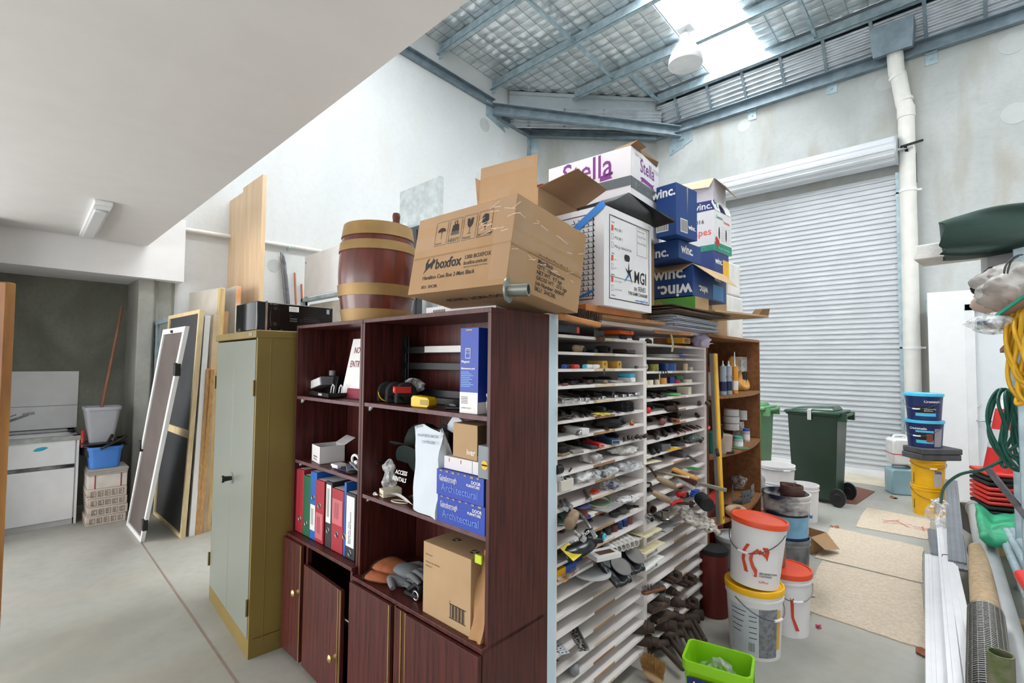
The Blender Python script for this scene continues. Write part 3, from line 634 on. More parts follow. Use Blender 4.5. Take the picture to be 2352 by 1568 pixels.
# plane: bottom edge b0-b1, top edge direction the same; solve the top corners on the leaning plane
def lean_quad(b0,b1,pt0,pt1,slope_x):
 """b0,b1 floor corners; top corners seen at pixels pt0,pt1, lying in vertical-ish plane leaning by slope_x per metre along n"""
 e=(b1-b0).normalized();n=Vector((e.y,-e.x,0));up=(Vector((0,0,1))+n*slope_x);nn=e.cross(up).normalized()
 return on(*pt0,nn,b0),on(*pt1,nn,b0)
def framed(name,label,cat,b0,b1,t0,t1,fw,th,mf,mp,midrail=None,parts=('frame','panel')):
 o=thing(name,label,cat,b0);B0=Vector((0,0,0));B1=b1-b0;T0=t0-b0;T1=t1-b0
 n=(B1-B0).cross(T0-B0).normalized();w=(B1-B0).length;h=(T0-B0).length
 def P(u,v,off=0):return(B0.lerp(B1,u)).lerp(T0.lerp(T1,u),v)+n*off
 fu=fw/w;fv=fw/h;mb=MB()
 def seg(u0,u1,v0,v1,o0,o1,mm=mb):mm.hexa([P(u0,v0,o0),P(u1,v0,o0),P(u1,v1,o0),P(u0,v1,o0)],[P(u0,v0,o1),P(u1,v0,o1),P(u1,v1,o1),P(u0,v1,o1)])
 seg(0,fu,0,1,-th/2,th/2);seg(1-fu,1,0,1,-th/2,th/2);seg(fu,1-fu,0,fv,-th/2,th/2);seg(fu,1-fu,1-fv,1,-th/2,th/2)
 if midrail:seg(fu,1-fu,midrail-fv,midrail+fv,-th/2,th/2)
 mb.build(parts[0],mf,o,bevel=.002)
 m2=MB();seg(fu,1-fu,fv,1-fv,-th*.2,th*.1,m2);m2.build(parts[1],mp,o)
 return o,P
t0,t1=lean_quad(b0,b1,(388,768),(430,763),.0)
SCR=mat('fly_screen_mesh','5c524f',.8,var=.08,scale=3)
TIMB=VENEER
def leanq(b0,b1,H,dxt):
 return b0+Vector((dxt,0,H)),b1+Vector((dxt,0,H))
# measured: top right corner of the screen at (430,763)
def findtop(b,px,py):
 return on(px,py,(0,1,0),b)
t1=findtop(b1,430,763);t0=findtop(b0,388,770)
t0=Vector((b0.x+(t1.x-b1.x),b0.y,t1.z))if True else t0
scr,PP=framed('insect_screen','white framed dark mesh screen door leaning in front of the timber panel','screen',b0,b1,b0+(t1-b1),t1,.05,.03,WHITEM,SCR)
for(u,v)in((1.03,.83),(-.04,.45),(1.03,.10)):
 c=PP(min(1,max(0,u)),v,.01);mb=MB();mb.box(c.x-.02,c.y-.02,c.z-.05,c.x+.03,c.y+.02,c.z+.05);mb.build('hinge',BLACK,scr,bevel=.004)
mb=MB();c=PP(.5,.985,.017);mb.cyl(c,c+Vector((.01,-.005,0)),.012);mb.build('latch',BLACK,scr)
b0=atZ(364,1195);b1=atZ(429,1250);t1=findtop(b1,463,724)
pnl,PP=framed('dark_framed_board','pine framed dark panel with a middle rail leaning behind the white screen','panel',b0,b1,b0+(t1-b1),t1,.035,.04,PINEL,mat('charcoal_panel','3f4144',.75,var=.1,scale=2),midrail=.46)
def plank(name,label,cat,pb,pt,w,th,m,group=None,dy=0,parts=None,deep=.0):
 """board seen edge on; pb floor pixel, pt top pixel; w is its reach away from the viewer (to -x)"""
 b=atZ(*pb);t=findtop(b,*pt);e=Vector((-1,-.0,0))
 q=thing(name,label,cat,b,0,group)if parts else None
 o=b if not parts else b
 mb=MB();B=Vector((0,0,0));T=t-b
 mb.hexa([B,B+Vector((0,th,0)),B+Vector((-w,th,0)),B+Vector((-w,0,0))],[T,T+Vector((0,th,0)),T+Vector((-w,th,0)),T+Vector((-w,0,0))])
 x=mb.build(name,m,bevel=.002);tag(x,label,cat,group);x.location=b;return x
G='boards leaning against the left wall'
plank('white_board','white edged chipboard leaning right behind the pine framed panel','board',(443,1246),(470,738),.5,.045,WHITE,G)
plank('plywood_sheet','shortest plywood edge of the stack, behind the white edged board','board',(454,1243),(476,860),.4,.035,PLY,G)
plank('plywood_sheet','plywood edge next to the tall pine battens left of the steel cabinet','board',(463,1241),(486,860),.4,.035,PLY,G)
plank('timber_batten','grey stained batten with screws leaning in the board stack','board',(470,1238),(490,735),.07,.045,mat('grey_batten','c9b394',.7,var=.08),G)
plank('timber_batten','tallest pine batten leaning in front of the plasterboard','board',(479,1234),(503,674),.06,.05,PINE,G)
plank('timber_batten','dark rough batten nearest the steel cabinet','board',(493,1221),(514,727),.06,.04,mat('dark_batten','b28a5e',.7),G)
# sheets of plasterboard and particleboard further back
def upright(name,label,cat,xq,px,zb,th,m,group=None,m2=None):
 """panel with its face towards -y; bottom hidden; px = (left x, right x, top-left y, top-right y); leaning plane at y = xq"""
 a=atY(px[0],px[2],xq);b=atY(px[1],px[3],xq)
 mb=MB();mb.hexa([(a.x,xq,zb),(b.x,xq,zb),(b.x,xq+th,zb),(a.x,xq+th,zb)],[(a.x,xq,a.z),(b.x,xq,b.z),(b.x,xq+th,b.z),(a.x,xq+th,a.z)])
 if m2:
  o=thing(name,label,cat,(0,0,0),0,group);mb.build('sheet',m,o,bevel=.002)
  mb=MB();mb.box(b.x,xq+.002,zb,b.x+.003,xq+th-.002,b.z);mb.build('edge_strip',m2,o);return o
 o=mb.build(name,m,bevel=.002);tag(o,label,cat,group);return o
PLB=mat('plasterboard','d6cfc3',.8,var=.03)
upright('plasterboard_sheet','beige plasterboard sheet leaning behind the pine battens, left one','board',1.53,(432,506,686,673),.0,.03,PLB,G)
upright('plasterboard_sheet','beige plasterboard sheet with orange and white taped edge','board',1.70,(505,540,680,668),.0,.05,PLB,G,m2=mat('orange_edge','d98f45',.6,col2='e8e0d6',scale=1.2,contrast=1))
upright('offcut_sheet','low pale offcut standing between the plasterboard and the black computer','board',1.78,(541,566,735,731),0,.03,PLB,G)
# the tall pair of veneered panels
YT=1.90
for i,(pq,lab)in enumerate([((514,552,466,437),'tall timber panel left of the pair standing against the left wall'),((552,597,438,410),'tall timber panel right of the pair, taller one against the left wall')]):
 a=atY(pq[0],pq[2],YT);b=atY(pq[1],pq[3],YT)
 mb=MB();mb.hexa([(a.x,YT,0),(b.x,YT,0),(b.x,YT+.045,0),(a.x,YT+.045,0)],[(a.x,YT,b.z-.05*(1-i)),(b.x-.006,YT,b.z-.05*(1-i)),(b.x-.006,YT+.045,b.z-.05*(1-i)),(a.x,YT+.045,b.z-.05*(1-i))])
 o=mb.build('timber_door_panel',VENEER,bevel=.003);tag(o,lab,'board','tall timber panels');o.location.y=.03*(1-i)
# steel frame corner behind the screen
a=atX(357,752,-6.62);b=atX(416,745,-6.0)
mb=MB();y0=atX(357,752,-6.7).y;zt=atX(357,752,-6.7).z
mb.box(-6.74,y0,0,-6.70,y0+.05,zt);mb.box(-6.74,y0,0,-6.62,y0+.006,zt);mb.bar((-6.70,y0+.02,zt-.02),(-5.95,y0+.06,zt+.0),.05,.05);mb.bar((-6.70,y0+.02,zt*.62),(-5.9,y0+.06,zt*.62),.03,.04);mb.bar((-6.70,y0+.02,zt*.36),(-5.95,y0+.06,zt*.36),.03,.04)
tag(mb.build('steel_angle_stand',GALV),'galvanised steel bracket frame standing beside the concrete pillar','bracket')
# ---------------------------------------------------------------- olive steel locker cabinet
OLIVE=mat('olive_enamel','7d6a33',.45,var=.06,scale=2)
GREYG=mat('grey_green_enamel','7f847a',.3,var=.02,scale=1,spec=.6)
ca=math.radians(-3.17)
sc=thing('steel_cabinet','tall olive steel cupboard with grey green doors and one round handle','cupboard',(-3.911,1.057,0),ca)
W_,D_,H_=.941,.42,1.832
D_=.21+.19
mb=MB();mb.box(0,.0,0,W_,.38,.10);mb.box(0,0,.10,.025,.38,H_-.04);mb.box(W_-.025,0,.10,W_,.38,H_-.04);mb.box(0,.36,.1,W_,.38,H_-.04);mb.box(0,.02,.1,W_,.38,.11)
mb.box(W_-.001,.07,.05,W_+.0012,.075,H_-.05);mb.build('body',OLIVE,sc,bevel=.003)
mb=MB();mb.box(-.006,-.012,H_-.045,W_+.004,.385,H_);mb.build('top',OLIVE,sc,bevel=.005)
for x0,x1 in((.022,W_/2-.001),(W_/2+.001,W_-.022)):
 mb=MB();mb.box(x0,-.004,.105,x1,.016,H_-.055);dd=mb.build('door',GREYG,sc,bevel=.002)
 for z in(.28,1.5):
  mb=MB();xx=.012 if x0<.1 else W_-.012;mb.cyl((xx,-.010,z-.045),(xx,-.010,z+.045),.007);mb.build('hinge',mat('hinge_steel','6a5c34',.4,.6),dd)
mb=MB();c=Vector((W_/2+.01,-.006,.845));hx=on(541,1109,(math.sin(-ca)*-1,-math.cos(ca),0),(-3.911,1.057,0));hx=(Matrix.Rotation(-ca,3,'Z')@(hx-Vector((-3.911,1.057,0))))
cx,cz=hx.x,hx.z
mb.cyl((cx,-.004,cz),(cx,-.012,cz),.034,n=24,m=1);mb.cyl((cx,-.012,cz),(cx,-.055,cz),.013,.017,n=20,m=0);mb.cyl((cx,-.05,cz),(cx,-.062,cz),.022,n=20,m=0);mb.cyl((cx,-.062,cz),(cx,-.064,cz),.018,n=20,m=1)
mb.build('handle',[BLACK,STEEL],sc,smooth=50)
M=frame((W_-.13,-.0125,H_-.03),(1,0,0),(0,0,1));mb=MB();mb.box(W_-.13,-.014,H_-.033,W_-.065,-.011,H_-.012);mb.build('maker_badge',mat('badge','b7b39a',.3,.7),sc)
# ---------------------------------------------------------------- black computer tower lying on its side on the steel cabinet
pc=thing('computer_tower','glossy black computer tower lying on its side on the steel cupboard','computer',(-3.10,1.51,1.834),math.radians(180))
# local x -> +Y (depth away), local y -> -X (to the left)
mb=MB();mb.box(0,.0,.006,.40,.42,.175);
for(y,z)in((.12,.09),):pass
mb.build('case',mat('gloss_black','08080a',.22,var=.1),pc,bevel=.006)
# here the big side faces the viewer at local x=0 ... front fascia at local y=.42
mb=MB();pts=[(0,.0),(.004,.02),(.012,.045),(.03,.052),(.37,.052),(.39,.045),(.398,.02),(.40,0)]
mb.prism([(x,.42+y)for x,y in pts],.004,.178);mb.build('fascia',mat('gloss_black_fascia','121418',.12,var=.1),pc,bevel=.004)
mb=MB();mb.box(-.002,.412,.002,.402,.424,.181);mb.build('silver_trim',STEEL,pc)
mb=MB();M=frame((-.0005,.42,0),(0,-1,0),(0,0,1))
mb.prism([(.05+.028*math.cos(a),.09+.075*max(-1,min(1,1.3*math.sin(a))))for a in[2*PI*i/20 for i in range(20)]],0,.005,0,M)
mb.build('foot_recess',mat('gloss_black','',.2),pc,bevel=.002)
mb=MB()
for z in(.045,.14):mb.cyl((-.005,.37,z),(-.011,.37,z),.012,n=18)
for y,z in((.395,.165),(.395,.012),(.02,.165),(.33,.012),(.02,.015)):mb.cyl((0,y,z),(-.003,y,z),.004,n=10,m=1)
mb.build('screw_and_feet',[BLACKM,STEEL],pc)
mb=MB();mb.rect(.135,.128,.195,.160,M);
for r in range(4):mb.rect(.14+.0,.133+r*.006,.19-(r%2)*.01,.135+r*.006,M,1,.0012)
mb.rect(.375,.13,.395,.16,M,2)
mb.rect(.14,.08,.185,.088,M,3);mb.rect(.14,.066,.185,.074,M,3);mb.text('hp',.012,M@Matrix.Translation((.14,.10,0)),3);mb.text('C',.018,M@Matrix.Translation((.205,.072,0)),3)
for r in range(3):mb.rect(.225+.0,.096-r*.012,.32+r*.008,.098-r*.012,M,3)
mb.build('sticker_sheet',[WHITE,GREY,mat('silver_sticker','b8bcc8',.2,.3),DGREY],pc)
# ---------------------------------------------------------------- mahogany bookcases
BA=math.radians(1.69);BO=Vector((-2.933,1.206,0));BW=1.622;BH=1.865;BS=.735
BKM=Matrix.Translation(BO)@Matrix.Rotation(BA,4,'Z');BKI=BKM.inverted()
def bk(px,py,v=0.0):
 """local (u, v, z) in the bookcase frame of the pixel on the plane v behind the front"""
 p0=BKM@Vector((0,v,0));n=(-math.sin(BA),math.cos(BA),0)
 return BKI@on(px,py,n,p0)
def bkw(u,v,z):return BKM@Vector((u,v,z))
T_=.018
def bookcase(name,label,u0,u1,shelves,counter,closed_z):
 o=thing(name,label,'bookcase',bkw(u0,0,0),BA);w=u1-u0
 for s,x in(('side_panel',0),('side_panel',w-T_)):
  mb=MB();mb.box(x,0,.0,x+T_,.35,BH-T_);mb.build(s,MAHOG,o,bevel=.001)
 mb=MB();mb.box(0,-.0,BH-T_,w,.35,BH);mb.build('top_panel',MAHOG,o,bevel=.001)
 mb=MB();mb.box(T_,.33,.06,w-T_,.338,BH-T_);mb.build('back_panel',MAHOG,o)
 for z in shelves:
  mb=MB();mb.box(T_,.005,z-T_,w-T_,.33,z);mb.box(T_+.002,.004,z-T_,w-T_-.002,.0052,z,1);mb.build('shelf',[MAHOG,MAHOGE],o,bevel=.001)
  mb=MB();mb.prism([(0,0),(.03,0),(.0,-.025)],.03,.042,0,Matrix(((1,0,0,T_),(0,0,1,0),(0,1,0,z-T_),(0,0,0,1))));mb.build('shelf_clip',WHITE,o)
 mb=MB();mb.box(0,-.03,counter-T_,w,.33,counter);mb.build('counter',[MAHOG],o,bevel=.002)
 mb=MB();mb.box(0,-.025,.02,T_,.0,counter-T_);mb.box(w-T_,-.025,.02,w,0,counter-T_);mb.box(T_,-.015,.03,w-T_,.33,.05);mb.box(T_,.03,0,w-T_,.05,.05);mb.build('lower_frame',MAHOG,o)
 return o
bkl=bookcase('bookcase','narrower mahogany bookcase with a missing drawer front, beside the steel cupboard',.002,BS-.004,[1.452,1.083],.668,0)
bkr=bookcase('bookcase','wider mahogany bookcase with brass trimmed doors, beside the white pigeonholes',BS,BW,[1.458,1.018],.634,0)
def kdoor(parent,u0,u1,z0,z1,knob=None,swing=0,strips=(),hinge='l'):
 mb=MB();w=u1-u0;mb.box(0,-.018,z0,w,0,z1)
 o=mb.build('door',MAHOG,parent,bevel=.001,loc=(u0,-.027,0),rz=swing)
 for s in strips:
  mb=MB();mb.box(s*w-.003,-.0205,z0,s*w+.003,-.0178,z1);mb.build('brass_strip',BRASS,o)
 if knob:
  ku,kz=knob;mb=MB();mb.cyl((ku,-.018,kz),(ku,-.028,kz),.012,.007,n=18);mb.cyl((ku,-.028,kz),(ku,-.042,kz),.007,n=16);mb.lathe([(.006,0),(.016,.004),(.018,.009),(.012,.014),(.001,.016)],n=20,M=Matrix.Translation((ku,-.040,kz))@Matrix.Rotation(PI/2,4,'X'));mb.build('knob',BRASS,o,smooth=60)
 return o
# left unit: fixed narrow panel, open drawer hole, door hanging lower
kdoor(bkl,.002,.232,.03,.648,knob=(.205,.40),strips=(.985,))
k=kdoor(bkl,.268,.70,.03,.562,knob=(.385,.24),swing=math.radians(-2.5),strips=(.93,.985))
mb=MB();mb.box(.235,-.02,.05,.26,0,.648);mb.build('drawer_rail',MAHOG,bkl)
kdoor(bkr,.004,.345,.03,.612,knob=(.315,.27),strips=(.965,))
mb=MB();mb.box(.352,-.03,.03,.372,0,.612);mb.build('brass_strip',BRASS,bkr)
mb=MB();mb.box(.362,-.035,.03,.432,-.02,.612);mb.build('centre_stile',MAHOG,bkr)
mb=MB();mb.box(.440,-.040,.03,.446,-.034,.612);mb.box(.408,-.040,.03,.413,-.034,.612);mb.build('brass_strip',BRASS,bkr)
kdoor(bkr,.450,.884,.03,.612,knob=None,strips=())
def item(name,label,cat,px,py,v,z=None,rz=0,group=None):
 """empty standing on a shelf of the bookcase, at the place seen at that pixel"""
 p=bk(px,py,v);zz=p.z if z is None else z
 return thing(name,label,cat,bkw(p.x,v,zz),BA+rz,group)
def carton(mb,w,d,h,t=.003,m=0,flaps=None,mi=1,closed=True):
 if closed:mb.box(0,0,0,w,d,h,m)
 else:
  for b in((0,0,0,w,t,h),(0,d-t,0,w,d,h),(0,0,0,t,d,h),(w-t,0,0,w,d,h),(0,0,0,w,d,t)):mb.box(*b,m)
 return mb
SX=lambda w,d=0:frame((0,-.0005,0),(1,0,0),(0,0,1))
def SRT(w):return frame((w+.0005,0,0),(0,1,0),(0,0,1))
def STOP(h):return frame((0,0,h+.0005),(1,0,0),(0,1,0))
# --- left unit, top shelf
t=item('sign','white NO CUSTOMER ENTRY BEYOND sign standing in the left bookcase','sign',782,905,.15,1.452)
mb=MB();MM=frame((0,0,.0),(1,.05,0),(.0,.22,1));w,h=.27,.34
mb.M=MM;mb.box(0,0,-.004,w,h,0);mb.M=None
mb.text('NO CUSTO',.052,MM@Matrix.Translation((.035,h-.085,0)),1,bold=.012,sx=.72);mb.text('ENTRY BEYO',.052,MM@Matrix.Translation((.025,h-.165,0)),1,bold=.012,sx=.72);mb.rect(.05,.0,.26,.055,MM,2)
mb.build('sign_board',[WHITE,mat('maroon_ink','7a1f33',.6,var=0),mat('maroon_block','8c1c3c',.5,var=0)],t)
t.location=bkw(min(.44,bk(785,905,.12).x),.12,1.454)
mb=MB();mb.box(0,0,0,.012,.16,.25);tag(mb.build('white_folder',WHITE,bevel=.001),'white folder edge standing in front of the entry sign','folder',loc=bkw(.675,.04,1.453),rz=BA+.1)
t=item('binder','grey lever file tipped on its side on the left bookcase top shelf','folder',690,914,.08,1.455);t.rotation_euler=(0,math.radians(-14),BA+.05)
mb=MB();mb.box(0,0,0,.26,.22,.05);mb.build('cover',GREY,t,bevel=.004);mb=MB();mb.box(.0,-.001,.003,.25,0,.047);mb.build('pages',WHITE,t)
t=item('black_tray','shallow black plastic tray on the left bookcase top shelf','tray',710,922,.05,1.456,rz=-.1)
mb=MB();mb.box(0,0,0,.30,.18,.008);mb.box(0,0,0,.30,.012,.025);mb.box(0,.168,0,.30,.18,.025);mb.box(0,0,0,.012,.18,.025);mb.box(.288,0,0,.30,.18,.025);mb.build('tray',BLACK,t,bevel=.003)
mb=MB();mb.box(.16,-.001,.008,.21,0,.02);mb.build('sticker',LGREY,t)
t=item('desk_phone_base','black desk bracket unit leaning behind the black tray','device',745,905,.15,1.46);mb=MB();mb.hexa([(0,0,0),(.14,0,0),(.14,.06,0),(0,.06,0)],[(.02,.03,.11),(.12,.03,.11),(.12,.08,.11),(.02,.08,.11)]);mb.build('body',BLACK,t,bevel=.005)
mb=MB();mb.cyl((.03,.04,.11),(.03,.04,.14),.02,n=16);mb.build('knob',GREY,t)
for i,px in enumerate((762,780)):
 t=item('white_hook',['left','right'][i]+' white bent hook standing above the black tray','hook',px,894,.10,1.475,group='white hooks');mb=MB();mb.tube([(0,0,0),(.01,0,.035),(.025,0,.05),(.04,0,.04),(.03,0,.0)],.0035,n=8);mb.build('wire',WHITE,t,smooth=60)
# --- left unit, second shelf
t=item('steel_cylinder','brushed steel tube with a bent clip leaning on a small black box','canister',700,1042,.12,1.105);t.rotation_euler=(0,math.radians(52),BA+.3)
mb=MB();mb.cyl((0,0,0),(0,0,.14),.034,n=24);mb.cyl((0,0,-.01),(0,0,0),.026,n=20);mb.tube([(.02,-.01,0),(.02,-.015,-.03),(-.01,-.015,-.04),(-.02,-.01,-.01)],.003);mb.build('tube',STEEL,t,smooth=50)
t=item('black_carton','small black lettered carton on the left bookcase second shelf','box',692,1060,.08,1.084);mb=MB();carton(mb,.1,.1,.06);mb.text('PRO',.035,SX(0)@Matrix.Translation((.01,.015,0)),1,bold=.01);mb.build('carton',[BLACKM,mat('brown_ink','8e7256',.6)],t)
t=item('white_carton','open white carton with red and black print on the left bookcase','box',721,1071,.05,1.084,rz=-.15)
mb=MB();carton(mb,.14,.14,.095,closed=False);mb.text('SPARE KEYS',.012,SX(0)@Matrix.Translation((.035,.03,0)),1,bold=.02);mb.text('Milwaukee',.012,SX(0)@Matrix.Translation((.04,.016,0)),2,bold=.02)
mb.hexa([(.0,.14,.095),(.14,.14,.095),(.14,.142,.095),(0,.142,.095)],[(.0,.20,.13),(.14,.20,.13),(.14,.202,.13),(0,.202,.13)]);mb.build('carton',[CARDW,INK,mat('red_ink','c03028',.6)],t)
for i,(px,py,dz,nm,lb,m_)in enumerate([(765,1082,.0,'white_switch_box','white square switch box on the left bookcase front edge',WHITE),(772,1088,.0,'purple_packet','purple edged blister packet beside the open white carton',mat('purple_packet','4a3c78',.4)),(800,1097,0,'black_disc','black flat disc lying at the shelf front',BLACKM)]):
 t=item(nm,lb,'packet',px,py,.03,1.085+.0,rz=.1*i)
 mb=MB()
 if i==2:mb.cyl((.03,.03,0),(.03,.03,.012),.045,n=28);mb.cyl((.03,.03,.012),(.03,.03,.016),.042,n=28)
 elif i==0:mb.box(0,0,.01,.07,.06,.022);mb.box(.004,.004,.0,.066,.056,.01)
 else:mb.box(0,-.005,0,.12,.10,.004)
 mb.build('body',m_,t,bevel=.002)
rn=random.Random(3)
for i in range(7):
 t=thing('accessory_packet',['black cable packet lowest in the heap behind the white switch box','grey hinged packet in the heap','purple card packet leaning in the heap','black packet on edge at the heap right','white keyring tag hanging on the heap front','grey bracket packet on top of the heap','black flat packet on the very top of the heap'][i],'packet',bkw(.42+.035*i,.06+.02*(i%3),1.087+.0+.013*i),0,'packets heaped on the left bookcase second shelf',rot=(rn.uniform(-.5,.3),rn.uniform(-.4,.3),rn.uniform(-.5,.5)))
 mb=MB()
 if i==4:mb.tube([(.03*math.cos(a),0,.03*math.sin(a))for a in[2*PI*j/18 for j in range(18)]],.007,closed=True);mb.cyl((0,-.006,-.01),(0,.006,-.01),.012)
 elif i==5:mb.bar((0,0,0),(.1,.02,.05),.03,.01);mb.bar((.1,.02,.05),(.12,.04,.12),.03,.01)
 else:mb.box(0,0,0,.14,.09,.008);mb.box(.02,.02,.008,.10,.07,.02,1)
 mb.build('body',[[BLACKM,GREY][i%2]if i!=4 else WHITE,[DGREY,mat('purple_packet','4a3c78',.4)][i%2]],t,bevel=.002)
# --- ring binders in a row
def binder(u,wd,h,m,label,lab=None,ring_z=.10,tilt=0.0,ring_side=None,text=None):
 t=thing('lever_arch_file',label,'folder',bkw(u,.015,.67),0,'lever arch files in a row',rot=(0,tilt,BA))
 mb=MB();mb.box(0,0,0,wd,.30,h);mb.box(.003,.004,h-.02,wd-.003,.31,h+.0005,1);mb.build('cover',[m,m],t,bevel=.003)
 mb=MB();mb.box(.006,.01,.006,wd-.006,.302,h+.001);mb.build('papers',WHITE,t)
 M=frame((0,-.0008,0),(1,0,0),(0,0,1));mb=MB();c=(wd/2,ring_z)
 mb.tube([(c[0]+.014*math.cos(a),-.001,c[1]+.014*math.sin(a))for a in[2*PI*j/20 for j in range(20)]],.0022,n=6,closed=True);mb.poly([(c[0]+.012*math.cos(a),c[1]+.012*math.sin(a))for a in[2*PI*j/20 for j in range(20)]],M,1)
 mb.build('finger_ring',[STEEL,INK],t,smooth=60)
 if lab:
  mb=MB();mb.rect(.007,lab[0],wd-.007,lab[1],M);
  if text:
   MT=M@Matrix.Translation((wd*.42,lab[0]+.015,0))@Matrix.Rotation(PI/2,4,'Z');mb.text(text[0],text[2],MT,1,bold=.015,lift=.0016);mb.text(text[1],text[2],MT@Matrix.Translation((0,-text[2]*1.15,0)),1,bold=.015,lift=.0016)
  else:
   for k in range(4):mb.rect(wd*.3+k*wd*.1,lab[0]+.03,wd*.3+k*wd*.1+.002,lab[1]-.02,M,1,.0014)
  mb.build('spine_label',[lab[2],INK],t)
 return t
RB_=mat('file_red','a3202f',.5,var=.04);GB_=mat('file_green','12603f',.5,var=.05);BB_=mat('file_blue','1c5fb4',.5);KB_=mat('file_black','26282c',.5)
LBL=mat('label_white','dfe0df',.6,var=.02);LPK=mat('label_pink','c96a72',.35,var=.05)
u=.03
def unit(px):return bk(px,1200,.015).x
cols=[(677,690,RB_,'dark red lever arch file at the far left of the row',None),(690,703,RB_,'red lever arch file second from the left of the row',None),(703,719,GB_,'green lever arch file near the left of the row',None),(719,733,BB_,'blue lever arch file with torn white label',(.05,.19,LBL)),(731,751,RB_,'bright red lever arch file with faded pink label, beside the blue one',(.0+.02,.16,LPK)),(755,769,KB_,'black lever arch file with long white label',(.13,.33,LBL)),(769,796,RB_,'wide red lever arch file right of the white labelled one',(.14,.27,LPK)),(797,802,BB_,'thin blue folder right of the wide red file',None),(802,824,KB_,'dark file with handwritten white bank statement label',(.06,.31,LBL))]
edges=[]
for i,(a,b,m_,lb,lab)in enumerate(cols):
 ua=unit(a);ub=unit(b);h=[.355,.36,.335,.37,.335,.345,.32,.37,.325][i]
 binder(ua,ub-ua-.001,h,m_,lb,lab,ring_z=[.07,.08,.07,.23,.20,.09,.09,.1,.03][i],text=("Beamish Ave - Tom's",'Other Rocket Bank Statements',.0125)if i==8 else None)
# --- right unit, top shelf
t=item('metal_rack','dark steel rack with three rails standing in the right bookcase','rack',925,910,.22,1.46)
t.location=bkw(bk(925,900,.22).x,.22,1.46);u1=.62
mb=MB()
for z in(.03,.16,.24):mb.box(0,0,z,u1,.012,z+.035)
mb.box(-.02,0,0,.03,.02,.33);mb.box(.05,-.004,0,.06,0,.33);mb.box(.0,-.03,0,u1,.1,.03);mb.build('frame',mat('rack_black','16191a',.35,.3),t,bevel=.002)
mb=MB();mb.box(.20,-.012,.245,u1,-.004,.275);mb.build('silver_rail',mat('rail_silver','a8a6a4',.35,.5),t)
mb=MB();lumpy(mb,.14,-.03,.08,.06,.04,.035,5,.25);tag(mb.build('foil_scrap',clear('foil_scrap_m','b9b9b9',.6,.2)),'crumpled foil packet behind the tool pouches','packet',loc=bkw(bk(925,905,.2).x,.2,1.46))
for i,px in enumerate((866,888,908,930)):
 t=thing('tape_measure',['dark blue tape measure case at the far left of the row','black rubber tape measure case with a yellow edge','black rubber tape measure case beside the red banded one','large black tape measure case with a red band'][i],'tape measure',bkw(bk(px,925,.10).x,.11,1.46),BA+PI/2-.4,'black tape measures in a row')
 r=.05 if i else .045;mb=MB();mb.M=Matrix.Translation((0,0,r));
 mb.cyl((0,-.024,0),(0,.024,0),r,n=28,m=0);mb.box(-r,-.024,-r,r*.7,.024,-r*.2);mb.M=None
 mb.build('case',mat('tape_dark_blue','14182e',.5)if i==0 else BLACKM,t,bevel=.006)
 if i==1:mb=MB();mb.tube([(.048*math.cos(a),-.026,.05+.048*math.sin(a))for a in[PI+PI*j/12 for j in range(13)]],.003);mb.build('yellow_edge',YELLOW,t)
 if i==3:mb=MB();mb.box(-.055,-.03,.05,.02,.03,.08);mb.text('H',.022,frame((-.0555,.012,.057),(0,-1,0),(0,0,1)),1,bold=.03);mb.build('red_band',[RED,INKW],t)
t=item('tape_measure','bright yellow boxy tape measure on the right bookcase shelf','tape measure',946,933,.03,1.459,rz=.12)
mb=MB();mb.prism([(0,.004),(.012,0),(.10,0),(.112,.012),(.112,.035),(.10,.045),(.012,.05),(0,.04)],0,.05,0,Matrix(((1,0,0,0),(0,0,1,0),(0,1,0,0),(0,0,0,1))));mb.build('case',mat('tape_yellow','f2c80f',.4),t,bevel=.003)
mb=MB();mb.rect(.06,.012,.105,.034,frame((0,-.0008,0),(1,0,0),(0,0,1)));mb.build('sticker',mat('yellow_sticker','b39b3a',.5),t)
t=item('maintenance_pack_box','tall blue and white maintenance pack carton on the right bookcase shelf','box',1059,950,.02,1.459,rz=.05)
w=.098;d=.10;h=.335;mb=MB();mb.box(0,0,0,w,d,h);M=SX(0);mb.rect(0,0,w,.082,M,1);mb.rect(0,0,d,.045,SRT(w),1)
mb.outline(.028,.215,.056,.255,.002,M,1);mb.cyl
for cx,cy in((.036,.247),(.048,.247),(.036,.236),(.048,.236)):mb.outline(cx-.003,cy-.003,cx+.003,cy+.003,.001,M,1)
mb.text('Pflegeset',.013,M@Matrix.Translation((.006,.198,0)),1,bold=.02);mb.text('Maintenance pack',.0105,M@Matrix.Translation((.006,.172,0)),1,bold=.03)
for r in range(9):mb.rect(.006,.160-r*.007,.05+(r*37%5)*.006,.1625-r*.007,M,2)
for r in range(5):mb.rect(.008,.062-r*.006,.045,.064-r*.006,M,3,.0012)
mb.text('SIEMENS  BOSCH',.007,M@Matrix.Translation((.01,.018,0)),3,lift=.0012);mb.rect(.03,.325,.065,.329,M,4);mb.poly([(.045,.012),(.06,.012+.0),(.0525,.026)],SRT(w),3,.0012)
mb.build('carton',[BLUEB,WHITE,mat('light_blue_ink','7fb3e6',.5),INK,mat('red_yellow_mark','d9a528',.5)],t,bevel=.001)
t=item('black_marker','black marker pen lying beside the blue maintenance carton','pen',1028,948,.03,1.462,rz=.3);mb=MB();mb.cyl((0,0,.008),(.09,.02,.008),.008,n=14);mb.cyl((.09,.02,.008),(.105,.024,.008),.005,n=12);mb.build('barrel',BLACK,t,smooth=50)
t=item('paper_scrap','small curled white paper scrap on the shelf beside the black marker','paper',1020,925,.1,1.462);mb=MB();mb.grid(lambda u,v:(.06*u,.03*v,.015*math.sin(3*u)),6,1);mb.build('paper',WHITE,t)
